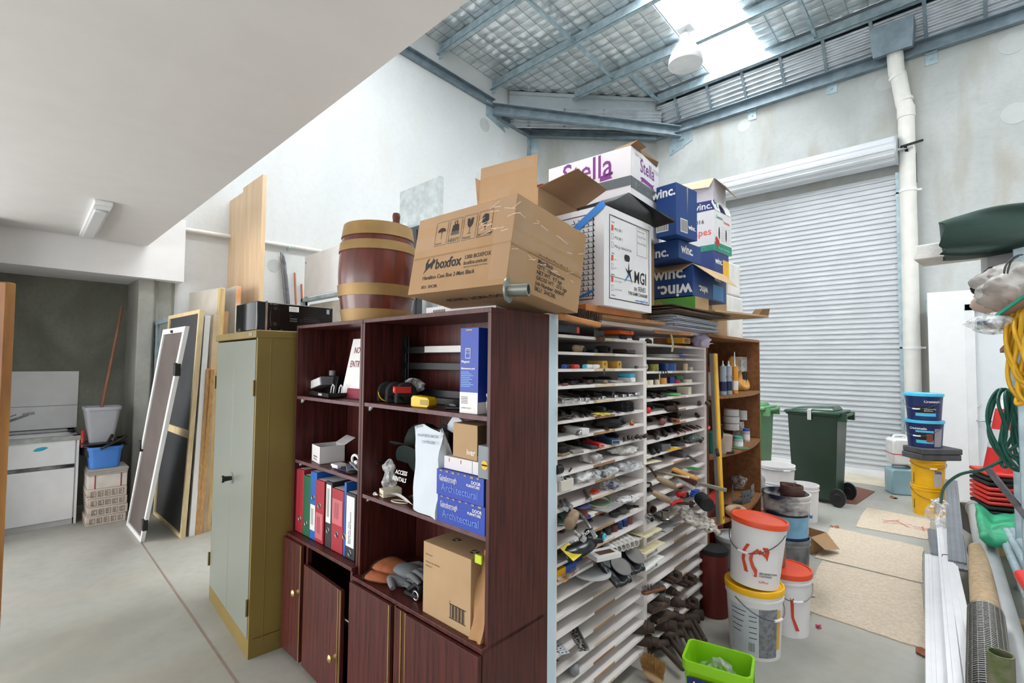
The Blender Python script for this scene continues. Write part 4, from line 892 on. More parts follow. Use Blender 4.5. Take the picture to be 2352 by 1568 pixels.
t=item('plastic_bag','small clear bag at the right end of the tape measure shelf','bag',1118,940,.03,1.46);mb=MB();lumpy(mb,0,.04,.045,.02,.03,.05,3,.2);mb.build('bag',CLEAR,t)
# --- right unit, second shelf
t=item('cap_stack','dark green baseball caps stacked, white ACCESS RENTALS lettering on the front one','cap',935,1150,.12,1.02)
capm=mat('cap_green','14231f',.85,var=.1,scale=30)
CX=bk(960,1100,.13)
t.location=bkw(CX.x,.17,1.02)
def capgeo(mb,zc,tilt):
 Mx=Matrix.Translation((0,0,zc))@Matrix.Rotation(tilt,4,'X')
 vs=[];n=24
 mb.lathe([(.092,0),(.092,.03),(.085,.07),(.06,.10),(.025,.115),(.001,.117)],n=n,M=Mx,m=0)
 g=MB();pts=[]
 def f(u,v):a=PI*(1.12+.76*u);r=.088+.075*v;return(math.cos(a)*r*(1-.05*v),math.sin(a)*r,-.012*v*(1)+.018*math.sin(PI*u)*v)
 base=len(mb.v);vs=[f(i/14,j/3)for j in range(4)for i in range(15)];mb.add(vs,[(j*15+i,j*15+i+1,(j+1)*15+i+1,(j+1)*15+i)for j in range(3)for i in range(14)],0,Mx)
mb=MB();capgeo(mb,.23,-.25);mb.build('upper_cap',capm,t,smooth=60)
mb=MB();capgeo(mb,.12,-.9)
Mt=frame((-.05,-.118,.12),(1,0,.02),(0,.25,.95));mb.text('ACCESS',.026,Mt,1,bold=.02);mb.text('RENTALS',.026,Mt@Matrix.Translation((-.012,-.03,0)),1,bold=.02);mb.build('lower_cap',[capm,WHITE],t,smooth=60)
mb=MB();mb.grid(lambda u,v:(-.10+.22*u,-.14+.05*v*(1-u),.012+.03*math.sin(PI*u)*(1-v)),10,2);mb.build('white_brim_lining',WHITE,t)
t=item('plastic_bag','small clear bag of screws leaning against the dark cap','bag',900,1110,.10,1.02);mb=MB();lumpy(mb,0,0,.055,.035,.03,.055,9,.22);lumpy(mb,.0,0,.12,.03,.025,.04,2,.2);mb.build('bag',CLEAR,t)
t=item('small_carton','tiny cream carton labelled along its end, in front of the cap','box',878,1128,.04,1.02,rz=-.25);mb=MB();mb.box(0,0,0,.055,.09,.035);mb.text('syspac tiny',.009,SX(0)@Matrix.Translation((.004,.01,0)),1,bold=.02);mb.build('carton',[CREAM,INK],t,bevel=.001)
t=item('rubber_band','pale rubber band loop on the shelf in front of the cap','rubber band',925,1148,.04,1.021);mb=MB();mb.tube([(.045*math.cos(a),.018*math.sin(a),.0025)for a in[2*PI*j/24 for j in range(24)]],.0022,n=6,closed=True);mb.build('loop',CREAM,t,rz=.3)
t=item('white_pin','white push pin at the left end of the cap shelf','pin',868,1134,.02,1.022);mb=MB();mb.cyl((0,0,.008),(.02,0,.008),.004);mb.cyl((0,0,.008),(-.003,0,.008),.009,n=16);mb.build('pin',WHITE,t)
t=item('lanyard','red black and yellow lanyard poking out under the white bag','lanyard',945,1135,.05,1.02);mb=MB()
for k,yy in enumerate((0,.01,.02)):mb.tube([(-.06,.05+yy,.012),(0,.02+yy,.03),(.07,.0+yy,.01),(.12,-.02+yy,.006)],.005,m=k,n=6)
mb.build('strap',[BLACKM,YELLOW,RED],t)
t=item('paper_bag','white paper bag labelled SPARE FUJITSU AIRCON CONTROLLERS, folded top with binder clip','bag',954,1168,.02,1.02,rz=-.12)
BAGM=mat('white_paper_bag','d3dde6',.6,var=.03,scale=4,bump=.3,bscale=7)
def bagshape(w,d,h,wt,seed=0,mm=0,lean=0.0,nz=12):
 mb=MB();rn=random.Random(seed);vs=[];P=[]
 for j in range(nz+1):
  f=j/nz;ww=w*(1+wt*f)+.004*math.sin(7*f+seed);dd=d*(1-f**1.5*.93)
  z=h*f;yo=d/2*0+lean*f*f
  ring=[]
  for k in range(24):
   q=k/24*4;s=int(q);fr=q-s
   x,y=[(-.5+fr,-.5),(.5,-.5+fr),(.5-fr,.5),(-.5,.5-fr)][s]
   cr=.004*math.sin(11*f+k*1.3+seed)+.003*math.sin(5*k+9*f)
   ring.append((x*ww+ww*.0+cr,y*dd+yo+cr*(1 if y<0 else-1),z+(.012*math.sin(k*.8)if j==nz else 0)))
  P.append(ring)
 vs=[p for r in P for p in r];fs=[]
 for j in range(nz):
  for k in range(24):fs.append((j*24+k,j*24+(k+1)%24,(j+1)*24+(k+1)%24,(j+1)*24+k))
 fs.append(tuple(range(23,-1,-1)));fs.append(tuple(range(nz*24,nz*24+24)))
 return mb.add(vs,fs,mm)
wb=.195;mb=bagshape(wb,.13,.36,.02,2,lean=-.045)
M=frame((-.07,-.062,.30),(1,0,.06),(0,.02,1));mb.text('SPARE FUJITSU AIRCON',.0155,M@Matrix.Translation((.012,.018,.004)),1,bold=.01);mb.text('CONTROLLERS',.0155,M@Matrix.Translation((.045,-.008,.004)),1,bold=.01)
for v in mb.v:v.x+=wb*.5;v.y+=.065
mb.build('bag',[BAGM,mat('blue_ink','26436b',.6,var=0)],t,smooth=50)
mb=MB();mb.hexa([(.13,.075,.355),(.22,.07,.34),(.22,.085,.34),(.13,.085,.355)],[(.18,.09,.42),(.25,.08,.40),(.25,.095,.40),(.18,.095,.42)]);mb.build('folded_corner',BAGM,t,bevel=.003)
mb=MB();mb.prism([(0,0),(.04,0),(.033,.025),(.007,.025)],-.012,.012,0,frame((.115,.075,.345),(1,0,0),(0,0,1)));mb.tube([(.125,.07,.37),(.128,.07,.395),(.142,.07,.395),(.145,.07,.37)],.0018);mb.build('binder_clip',BLACK,t)
def blue_box(z,dz,lab,dx=0,lid=True):
 t=thing('door_furniture_box',lab,'box',bkw(bk(1024,1180,.03).x+dx,.0,z),BA,'blue door furniture boxes')
 w=.272;h=dz;mb=MB();mb.box(0,0,0,w,.22,h);M=SX(0)
 mb.text('Gainsborough',.030,M@Matrix.Translation((.016,h*.60,0)),1,bold=.0,sx=.62);mb.rect(.02,h*.57,.10,h*.58,M,1)
 mb.text('Architectural',.042,M@Matrix.Translation((.03,h*.20,0)),2,sx=.95);mb.text('DOOR',.017,M@Matrix.Translation((.205,h*.72,0)),1,bold=.02);mb.text('FURNITURE',.014,M@Matrix.Translation((.178,h*.59,0)),1,bold=.02)
 rr=random.Random(int(z*100))
 for k in range(7):x=.02+k*.036;mb.rect(x,h-.004-rr.random()*.004,x+.008+rr.random()*.012,h,M,3,.0012)
 mb.build('carton',[BLUEB,WHITE,mat('pale_blue_ink','6f8fe0',.5),CARDL],t,bevel=.002)
 return t
blue_box(1.02,.103,'lower blue door furniture carton beside the white paper bag',.004);blue_box(1.124,.102,'upper blue door furniture carton beside the white paper bag',-.004)
t=thing('white_carton','white carton with red marks between the brown iver carton and the blue cartons','box',bkw(bk(1030,1090,.03).x,.02,1.228),BA);mb=MB();mb.box(0,0,0,.215,.17,.05);mb.rect(.03,.03,.033,.045,SX(0),1);mb.rect(.10,.03,.103,.045,SX(0),1);mb.rect(.165,0,.168,.05,SX(0),2);mb.build('carton',[CARDW,RED,LGREY],t,bevel=.001)
t=thing('brown_carton','brown carton marked iver on top of the white carton','box',bkw(bk(1045,1068,.03).x,.03,1.28),BA-.05);mb=MB();mb.box(0,0,0,.15,.15,.135);mb.text('iver',.034,SX(0)@Matrix.Translation((.088,.018,0)),1,bold=.01)
mb.rect(.10,.12,.15,.135,frame((0,-.0005,0),(1,0,0),(0,0,1)),0);mb.rect(0,.02,.15,.135,SRT(.15),2);mb.rect(.03,.1,.15,.14,STOP(.135),1);mb.build('carton',[CARDL,INKW,mat('dark_brown_card','5a4632',.7)],t,bevel=.002)
t=thing('grey_carton','narrow grey carton with a round yellow sticker at the right shelf end','box',bkw(bk(1108,1100,.01).x,.0,1.228),BA);mb=MB();mb.box(0,0,0,.055,.12,.12);M=SX(0);mb.poly([(.035+.017*math.cos(a),.05+.017*math.sin(a))for a in[2*PI*j/20 for j in range(20)]],M,1);mb.rect(.02,.047,.05,.053,M,2,.0012);mb.build('carton',[mat('grey_card_box','8c9399',.6),YELLOW,INK],t,bevel=.001)
# --- counter
t=item('work_gloves','pair of tan and grey leather work gloves piled on the counter','gloves',875,1325,.05,.636)
t.location=bkw(bk(915,1320,.05).x-.02,.07,.636);t.rotation_euler=(0,0,BA-.15)
GLG=mat('grey_suede','6e7276',.9,var=.1,bump=.2);GLT=TERRA
def glove(mb,ox,oy,oz,ang,flip=1):
 Mx=Matrix.Translation((ox,oy,oz))@Matrix.Rotation(ang,4,'Z')
 g=MB();
 # cuff: flared slab, palm blob, four fingers and a thumb
 def rib(pts,rs,sq,m):
  gg=MB();gg.tube(pts,.01,n=12,radii=rs);vs=[]
  for v in gg.v:vs.append((v.x,v.y,(v.z-pts[0][2])*sq+pts[0][2]))
  mb.add(vs,gg.f,m,Mx)
 rib([(-.13,0,.015),(-.10,0,.018),(-.04,0,.018),(0,0,.02)],[.072,.073,.064,.048],.32,0)
 mb.add([(v.x,v.y,v.z)for v in[]],[],0)
 rib([(-.01,0,.022),(.03,0,.026),(.07,0,.026),(.095,0,.022)],[.046,.052,.054,.045],.45,1)
 for k,(y,L,cz)in enumerate(((-.036,.055,.0),(-.013,.07,.01),(.012,.068,.006),(.036,.052,-.002))):
  rib([(.08,y,.024),(.11,y*1.1,.03+cz),(.11+L*.6,y*1.2,.022+cz),(.11+L,y*1.2,.010)],[.013,.0135,.013,.010],.9,1)
 rib([(.01,-.035*flip,.022),(.04,-.065*flip,.03),(.07,-.085*flip,.02)],[.018,.017,.012],.9,1)
mb=MB();glove(mb,0,0,0,.35);mb.build('lower_glove',[GLT,GLG],t,smooth=70)
mb=MB();glove(mb,.03,.02,.045,.25,-1);mb.build('upper_glove',[GLT,GLG],t,smooth=70)
for o_ in((0,0,0,.35),(.03,.02,.045,.25)):
 mb=MB();Mx=Matrix.Translation(o_[:3])@Matrix.Rotation(o_[3],4,'Z');mb.tube([Mx@Vector((-.13,.072*math.cos(a),.015+.024*math.sin(a)))for a in[2*PI*j/24 for j in range(24)]],.004,closed=True,n=6);mb.build('black_binding',BLACKM,t)
t=item('cable_and_strap','black strap and steel clasp tangle lying between the gloves and brown carton','strap',950,1362,.04,.638)
mb=MB();mb.tube([(0,0,.02),(.03,.02,.045),(.07,.01,.04),(.08,-.01,.015),(.04,-.01,.012)],.012,n=8);mb.tube([(-.03,.02,.01),(-.05,.0,.03),(-.02,-.02,.035)],.002,m=1);mb.tube([(.0,.03,.02),(.04,.05,.06),(.09,.03,.05)],.006,m=0);mb.tube([(.07+.018*math.cos(a),-.015,.02+.018*math.sin(a))for a in[2*PI*j/14 for j in range(14)]],.004,closed=True,m=1);mb.box(-.02,-.01,0,.05,.04,.014,0);mb.build('strap',[BLACKM,STEEL],t,smooth=50)
t=item('brown_carton','brown kraft carton with barcode and recycling marks at the counter front','box',984,1412,-.01,.635,rz=0)
t.location=bkw(bk(985,1410,-.0).x+.0,-.005,.6345);w,d,h=.285,.20,.285
mb=MB();mb.box(0,0,0,w,d,h);M=SX(0)
mb.text('3Nm motor',.009,M@Matrix.Translation((.015,.235,0)),1);mb.text('Product Code: MR6.002',.009,M@Matrix.Translation((.015,.205,0)),1);mb.text('Quantity: 2',.009,M@Matrix.Translation((.015,.190,0)),1)
for k in range(14):mb.rect(.17+k*.0062,.036,.17+k*.0062+[.003,.0015,.004][k%3],.085,M,1)
mb.rect(.165,.085,.26,.088,M,1);mb.rect(.165,.032,.26,.035,M,1);mb.text('00',.008,M@Matrix.Translation((.165,.092,0)),1)
MTp=STOP(h)
for cx,cy in((.09,.10),(.24,.06)):
 for k in range(3):
  a=2*PI*k/3+.3;p=Vector((cx+.013*math.cos(a),cy+.013*math.sin(a)));q=Vector((-math.sin(a),math.cos(a)));r=Vector((math.cos(a),math.sin(a)))
  mb.poly([tuple(p+q*.011+r*.004),tuple(p-q*.011+r*.004),tuple(p-q*.008-r*.004),tuple(p+q*.008-r*.004)],MTp,1);
mb.build('carton',[CARDL,INK],t,bevel=.002)
t=item('paper_bag','folded brown paper bag with a lime sticker squeezed beside the brown carton','bag',1090,1450,-.01,.635)
t.location=bkw(.735+.832,.06,.6345);mb=bagshape(.062,.14,.30,.12,5,lean=.01);mb.build('bag',mat('kraft_paper','ae845a',.75,var=.05,bump=.3,bscale=6),t,smooth=45)
mb=MB();mb.box(-.005,-.072,.285,.028,-.066,.315);mb.build('lime_sticker',mat('lime_label','c8dc28',.5),t)
# ---------------------------------------------------------------- white pigeonhole unit
PA=math.radians(91.69);PO=Vector((-1.328,1.600,0));PHM=Matrix.Translation(PO)@Matrix.Rotation(PA,4,'Z');PHI=PHM.inverted()
def ph(px,py,v=0.0):
 return PHI@on(px,py,PHM.to_3x3()@Vector((0,1,0)),PHM@Vector((0,v,0)))
PHW=mat('pigeonhole_white','eae3e1',.6,var=.02,scale=3);PHT=.010
U0,U1,U2,U3,PL=.072,.862,.898,1.745,1.785
ZL=[1.785-.0757*k for k in range(24)];ZR=[1.774-.0785*k for k in range(23)]
t=thing('pigeonhole_unit','tall white pigeonhole unit of two columns packed with tools','shelf unit',PO,PA)
mb=MB();mb.box(0,-.004,0,.062,.8,1.87);mb.build('side_panel',mat('pale_blue_edge','c9dbe8',.5,var=.01),t,bevel=.001)
mb=MB();mb.box(.062,-.002,0,U0,.8,1.855);mb.build('side_panel',PHW,t)
mb=MB();mb.box(U3,0,0,PL,.8,1.79);mb.build('side_panel',PHW,t,bevel=.001)
mb=MB();mb.box(U1,0,0,U2,.8,1.785);mb.build('divider',PHW,t,bevel=.001)
mb=MB();mb.box(.06,.0,1.852,1.785,.8,1.87);mb.build('top_panel',PHW,t,bevel=.001)
mb=MB();mb.box(.06,.79,0,PL-.01,.8,1.86);mb.build('back_panel',mat('pigeonhole_back_shade','5f5c5a',.8),t)  # dark back colour and extra depth put shade into the openings
TABM=[mat('tab_brown','b08a62',.7,var=.06),mat('tab_pale','d2bfa6',.7,var=.06),mat('tab_tan','9b7352',.7,var=.06)]
for zs,ua,ub,t0,t1 in((ZL,U0,U1,.36,.55),(ZR,U2,U3,1.235,1.425)):
 for k,z in enumerate(zs):
  if z<.05:continue
  mb=MB();mb.box(ua,.0,z-PHT,ub,.79,z);mb.box(ua,-.003,z-PHT-.003,ub,.0,z);mb.build('shelf',PHW,t)
  mb=MB();mb.box(t0+.008*math.sin(k*3),-.0042,z-PHT-.002,t1,-.003,z-.001);mb.build('label_tab',TABM[(k*7)%3 if k>3 else 1],t)
def cc(i,x,y):
 if i==1:return 1250+x/5.227,700+y/5.227
 if i==2:return 1250+x/5.226,960+y/5.226
 return 1250+x/4.26,1200+y/4.26
def P(name,label,cat,i,x,y,v=0.02,rz=0,dz=0.0,rot=None,snap=True,group=None):
 px,py=cc(i,x,y);q=ph(px,py,v);z=q.z
 if x<240 and snap:q.x=max(q.x,U0+.012)
 if snap and v>-.15:
  zs=ZL if q.x<(U1+U2)/2 else ZR;z=min(zs,key=lambda a:abs(a-q.z))
 w=PHM@Vector((q.x,v,z+dz+.0005))
 return thing(name,label,cat,w,PA+rz,group,rot=rot)
def rod(t,nm,L,r,m,r2=None,end=0,cz=None,n=14):
 mb=MB();c=r if cz is None else cz;r2=r2 or r
 mb.tube([(0,L,c),(0,L*.5,c),(0,L*.12,c),(0,0,c),(0,-r*.35,c)],r,n=n,radii=[r2,r2,r,r*.95,r*.5]);return mb.build(nm,m,t,smooth=50)
def spanner(t,L,w,th,m=STEEL,open_=False):
 mb=MB();M=None
 mb.box(-w*.22,.03,.0,w*.22,L,th)
 if open_:mb.prism([(-w*.3,.035),(-w*.55,.01),(-w*.45,-.012),(-w*.22,-.008),(-w*.2,.012),(w*.2,.012),(w*.22,-.008),(w*.45,-.012),(w*.55,.01),(w*.3,.035)],0,th*1.3)
 else:
  mb.lathe([(w*.3,0),(w*.5,0),(w*.5,th*1.6),(w*.3,th*1.6),(w*.3,0)],n=20,M=Matrix.Translation((0,.012,0)))
 return mb.build('shaft',m,t,bevel=.001)
def roll(t,r,h,m,core=.5,m2=None):
 mb=MB();mb.lathe([(r*core,0),(r,0),(r,h),(r*core,h),(r*core,0)],n=28,M=Matrix.Translation((0,r,0)));o=mb.build('tape',m,t,smooth=40)
 mb=MB();mb.lathe([(r*core*.92,0),(r*core,0),(r*core,h),(r*core*.92,h),(r*core*.92,0)],n=28,M=Matrix.Translation((0,r,0)));mb.build('core',CARDL,t)
def bx(t,w,d,h,m=CARDW,nm='body',bev=.002,x0=0):mb=MB();mb.box(x0,0,0,x0+w,d,h);return mb.build(nm,m,t,bevel=bev)
def bag(t,rx,ry,rz_,seed,m=CLEARL,amt=.2):mb=MB();lumpy(mb,0,ry*.7,rz_*.8,rx,ry,rz_,seed,amt,flat=True);return mb.build('bag',m,t,smooth=70)
def hollow(t,L,r,m,ri=.75,c=None):
 c=r if c is None else c;mb=MB();M=Matrix.Translation((0,L,c))@Matrix.Rotation(PI/2,4,'X');mb.lathe([(r*ri,0),(r,0),(r,L),(r*ri,L),(r*ri,0)],n=20,M=M);return mb.build('pipe',m,t,smooth=45)
GG='tools in the pigeonholes'
# ---- left column, top opening
t=P('spirit_level','black block plane case with orange wooden end under the wire brush','tool',1,165,330,.02,dz=.012);bx(t,.145,.16,.033,mat('slate','2c3540',.5));bx(t,.022,.15,.030,ORED,'wooden_end',x0=.145)
t=P('steel_angle_bracket','folded steel bracket with a round hole in the top left opening','bracket',1,600,330,-.01)
mb=MB();mb.box(0,0,.0,.085,.09,.004);mb.box(0,.0,0,.085,.004,.03);mb.lathe([(.006,0),(.014,0),(.014,.004),(.006,.004),(.006,0)],n=18,M=frame((.014,.004,.04),(1,0,0),(0,0,1)));mb.build('plate',DGREY,t,bevel=.001)
t=P('orange_tool_case','bright orange plastic wedge tool in the top left opening','tool',1,925,338,.0,dz=.028);mb=MB();mb.hexa([(0,0,0),(.125,0,0),(.13,.13,0),(0,.13,0)],[(.0,.01,.018),(.125,.0,.02),(.13,.13,.03),(.0,.13,.02)]);mb.box(.095,-.004,.0,.125,.0,.02);mb.build('body',ORANGE,t,bevel=.002)
for i,(x,lb,m_,r)in enumerate([(925,'dark blue grip lying under the orange tool',mat('grip_blue','1d2a38',.6),.013),(1080,'grey ribbed grip between the blue grip and the brown wooden one',DGREY,.014),(1240,'long brown and black wooden handle at the right of the top opening',DWOOD,.015)]):
 t=P('hand_tool',lb,'tool',1,x,400,.02,rz=-1.2,group=GG);rod(t,'handle',.13,r,m_)
t=P('wire_brush','wooden handled wire brush lying bristles up on top of the pigeonholes','brush',1,132,210,-.03,snap=False)
t.location=PHM@Vector((.035,-.035,1.848));t.rotation_euler=(math.radians(0),math.radians(8),PA-.35)
mb=MB();mb.prism([(0,-.015),(.03,-.02),(.10,-.014),(.21,-.017),(.22,0),(.21,.017),(.10,.014),(.03,.02),(0,.015)],0,.022);mb.build('handle',mat('brush_wood','c08247',.5,var=.08,scale=10,stretch=(1,8,1)),t,bevel=.004)
mb=MB();rr=random.Random(1)
for a in range(18):
 for b in range(4):x=.02+a*.0112;y=-.012+b*.008;mb.cyl((x,y,.02),(x+rr.uniform(-.004,.004),y+rr.uniform(-.003,.003),.062),.0019,n=5)
mb.build('bristles',mat('steel_bristle','4a413a',.45,.6),t)
for k,z in enumerate((1.872,1.892)):
 t=thing('wooden_board',['ticked wooden ruler board lying on top of the pigeonhole unit','orange brown board lying directly under the white golf box'][k],'board',PHM@Vector((.17 if k else .27,-.06-.02*k,z)),PA+(.0 if k else-.06))
 mb=MB();mb.box(0,0,0,.52 if k else .66,.42,.018 if not k else .03)
 if not k:
  for q in range(9):mb.rect(.10+q*.055,.010,.102+q*.055,.018,frame((0,-.0008,0),(1,0,0),(0,0,1)),1)
 mb.build('board',[mat('board_orange','bb7440',.6,var=.08,stretch=(1,6,1))if k else mat('ruler_board','a8794a',.6,var=.1,scale=9,stretch=(1,8,1)),INK],t,bevel=.002)
t=P('masking_tape_strip','strip of masking tape hanging down from the papers','tape',1,1500,290,-.045,snap=False);mb=MB();mb.grid(lambda u,v:(.028*u+.018*v,-.01*math.sin(3*v),-.115*v),2,8);mb.build('strip',mat('masking_tape','cbbd9d',.8),t,solid=.0008)
t=P('small_castor','brown rubber castor hanging over the first left shelf edge','castor',1,640,385,-.012,snap=False);mb=MB();mb.cyl((0,0,0),(.035,0,0),.014,n=20);mb.cyl((.03,0,0),(.042,0,0),.016,n=20);mb.build('wheel',DWOOD,t)
# ---- left column rows (label, builder)
def rods(spec):
 for(nm,lb,i,x,y,v,rz,L,r,m_)in spec:
  t=P(nm,lb,'tool',i,x,y,v,rz=rz,group=GG);rod(t,'handle',L,r,m_)
GRIPB=mat('dark_grip','23262b',.6,var=.15)
rods([('mallet','grey weathered mallet handle in the second left pigeonhole',1,370,535,.01,-1.3,.10,.017,OLDWOOD),('pliers','black rubber plier grip beside the weathered mallet handle',1,480,540,.01,-.9,.11,.012,GRIPB),('pliers','dark slate plier grip left of the black pipe end',1,620,540,.01,-.7,.10,.010,DGREY),('screwdriver','brown handled screwdriver in the fourth left pigeonhole',1,540,920,.02,-1.1,.12,.011,DWOOD),('screwdriver','black handled screwdriver at the left of the fourth left pigeonhole',1,330,930,.03,-1.2,.13,.010,GRIPB),('chisel','pale wooden chisel handle right of the brown screwdriver',1,735,915,.0,-1.15,.07,.009,OLDWOOD),('screwdriver','reddish screwdriver tip at the far left of the fourth left pigeonhole',1,230,945,.0,-1.3,.06,.006,mat('dull_red','6b3029',.6))])
for i,(x,lb)in enumerate([(780,'black pipe fitting end in the second left pigeonhole'),(985,'dark brass socket left of the right hand dark socket'),(1095,'dark socket end nearest the white divider, second pigeonhole')]):
 t=P('pipe_fitting',lb,'pipe fitting',1,x,545,.0,rz=.2*i,group=GG);hollow(t,.07,[.019,.013,.011][i],[BLACKM,mat('dark_brass','3d3520',.4,.6),DSTEEL][i])
for i,(x,L,m_,m2,lb)in enumerate([(250,.07,BLACK,BLUE,'black marker with blue cap in the third left pigeonhole'),(360,.05,RED,RED,'short dark red marker beside the blue capped one'),(500,.09,WHITE,CYAN,'white and light blue marker in the third left pigeonhole'),(620,.04,WHITE,WHITE,'white marker cap end beside the light blue marker')]):
 t=P('marker_pen',lb,'pen',1,x,737,.01,rz=-1.35,group='marker pens');rod(t,'barrel',L,.010,m_);mb=MB();mb.cyl((0,.001,.010),(0,-.014,.010),.0105,n=16);mb.build('cap',m2,t)
for i,x in enumerate((705,885)):
 t=P('wooden_block','yellow painted wooden block with a round hole, %s of the pair'%('left' if i==0 else 'right'),'block',1,x,742,.0,group='yellow wooden blocks')
 mb=MB();w=.048-.006*i;mb.prism([(0,0),(w,0),(w,.03),(w-.008,.038),(.008,.038),(0,.03)],-.09,0,0,frame((0,0,0),(1,0,0),(0,0,1)));mb.box(-.004,-.002,-.0,w+.004,.09,.004);mb.cyl((w*.45,-.001,.022),(w*.45,-.0015,.022),.006,n=16,m=1);mb.build('block',[mat('yellow_wood','c99d3b',.6,var=.1),DWOOD],t,bevel=.002)
t=P('wire_rod','thin steel rod with a dark bead poking across the divider','rod',1,1115,725,-.01,rz=PI/2-.2,dz=.003);mb=MB();mb.cyl((0,-.09,.004),(0,.08,.004),.0014,n=8);mb.cyl((0,-.004,.004),(0,.01,.004),.008,n=12);mb.build('rod',DSTEEL,t)
t=P('keys','small bunch of keys hanging over the third left shelf edge','keys',1,722,770,-.008,snap=False);mb=MB();mb.box(0,0,-.02,.006,.002,0);mb.lathe([(.003,0),(.007,0),(.007,.002),(.003,.002),(.003,0)],M=frame((.003,0,.004),(1,0,0),(0,0,1)),n=14);mb.build('key',DSTEEL,t)
t=P('plastic_bottle','small bottle with bright blue shoulder in the fourth left pigeonhole','bottle',1,1060,895,.01);mb=MB();mb.box(0,0,0,.046,.09,.026);mb.build('lower_half',WHITE,t,bevel=.006);mb=MB();mb.box(0,0,.026,.046,.09,.05);mb.build('upper_half',CYAN,t,bevel=.01)
rr=random.Random(5)
t=P('cable_ties','bundle of clear cable ties in the fourth left pigeonhole','cable ties',1,900,905,.0);mb=MB()
for k in range(16):x=rr.uniform(-.04,.04);mb.bar((x,rr.uniform(-.012,0),.003+rr.random()*.012),(x+rr.uniform(-.02,.02),.14,.004+rr.random()*.012),.003,.0015);
mb.build('ties',MILKY,t)
# spanners row 5
for i,(x,y,w,op,v,dr)in enumerate([(230,1210,.034,0,-.05,.35),(320,1175,.030,0,-.035,.3),(390,1170,.026,0,-.03,.2),(470,1180,.024,0,-.03,.1),(545,1150,.024,0,-.01,0),(640,1140,.020,1,-.01,0),(740,1115,.018,0,-.005,0),(890,1100,.02,0,.0,0),(985,1085,.022,0,.0,0),(1060,1075,.026,0,.0,0),(1140,1045,.042,0,.0,0)]):
 t=P('spanner',['large chromed ring spanner hanging over the fifth left shelf, far left','second hanging ring spanner from the left','third hanging ring spanner from the left','fourth ring spanner, its end just over the shelf edge','fifth ring spanner lying level on the shelf','open ended spanner in the middle of the spanner row','small ring spanner right of the open ended one','short chrome socket spanner near the row middle','chrome ring spanner before the last two','chrome ring spanner beside the largest one','largest ring spanner at the right end of the spanner row'][i],'spanner',1,x,y,v,rz=-.35,dz=.002+(.006 if i==10 else 0),group='ring spanners');spanner(t,.18,w*1.35,.008,open_=bool(op))
 if dr:t.rotation_euler=(math.radians(14)*dr*2,0,PA-.35);t.location=Vector(t.location)+Vector((0,0,.004))
t=P('leather_pouch','brown leather pouch with a thong in the sixth left pigeonhole','pouch',1,180,1370,.0);mb=MB();mb.grid(lambda u,v:(.13*u,.12*v,.006+.012*math.sin(PI*u)*math.cos(v*2)),8,5);mb.tube([(.08,.0,.012),(.09,-.012,.03),(.10,-.01,.018),(.095,.0,.01)],.003);mb.build('pouch',mat('dull_leather','4a443e',.8),t,solid=.003)
for i in range(7):
 t=P('hacksaw_blade',['flat steel file at the left of the sixth left pigeonhole','second flat steel file in the sixth left pigeonhole','third flat steel file, beside the yellow card','long bright file right of the yellow card','folded steel strip near the black tie bundle','bright steel strip just left of the black tie bundle','topmost bright steel strip beside the tie bundle'][i],'tool',1,480+70*i+(30 if i>3 else 0),1310-8*i,.0-.004*i,rz=-.9+.04*i,dz=.004*(i%3),group=GG);mb=MB();mb.box(-.006,0,0,.006,.2,.004);mb.box(-.007,0,0,-.005,.2,.009);mb.build('blade',STEEL if i>3 else DSTEEL,t)
t=P('yellow_card_pack','bright yellow card packet over the files in the sixth left pigeonhole','packet',1,640,1300,-.03,rz=-.5,dz=.012);mb=MB();mb.box(0,0,0,.05,.05,.004);mb.box(.035,-.012,.001,.07,.03,.006);mb.build('card',YEL,t)
t=P('cable_tie_bundle','thick bundle of black cable ties bound with wire by the divider','cable ties',1,1000,1255,-.01);mb=MB()
for a in range(9):
 for b in range(6):mb.box(.002+a*.0085,-.006*rr.random(),.002+b*.0088,.009+a*.0085,.2,.009+b*.0088)
mb.build('ties',BLACKM,t);mb=MB();mb.tube([(.04+.047*math.cos(a),.02,.032+.036*math.sin(a))for a in[2*PI*k/24 for k in range(24)]],.0012,n=5,closed=True);mb.build('binding_wire',DSTEEL,t)
t=P('cloth_roll','black rolled tool cloth in the seventh left pigeonhole','cloth',1,860,1470,.0,rz=-.2);mb=MB();lumpy(mb,0,.05,.026,.085,.06,.03,4,.14,flat=True);lumpy(mb,.07,.05,.03,.05,.05,.028,6,.14,flat=True);mb.build('cloth',BLACKM,t,smooth=70)
t=P('yellow_ring_tool','small yellow ring on dark wires by the black cloth','tool',1,1075,1375,-.01,snap=False);mb=MB();mb.tube([(.010*math.cos(a),0,.010*math.sin(a))for a in[2*PI*k/16 for k in range(16)]],.002,closed=True,n=6);mb.build('ring',YELLOW,t);mb=MB();mb.tube([(.01,.0,0),(.03,-.01,.0),(.04,-.01,.004)],.0012,n=5);mb.build('wire',DSTEEL,t)
t=P('red_connector','tiny red connector on the right end of the black cloth','connector',1,1085,1415,-.005);bx(t,.012,.02,.012,RED)
rods([('chisel','thin chisel with brown tip below the black cloth',1,790,1500,-.02,-.8,.14,.006,DWOOD),('steel_rod','flat grey bar at the left of the seventh left pigeonhole',2,420,175,.0,-1.0,.14,.008,DSTEEL),('steel_rod','chromed rod end in the seventh left pigeonhole',2,450,200,-.01,-.9,.13,.011,STEEL)])
t=P('white_carton','flat white carton end in the seventh left pigeonhole','box',2,475,225,-.01,rz=-.15);bx(t,.05,.13,.028,CARDW)
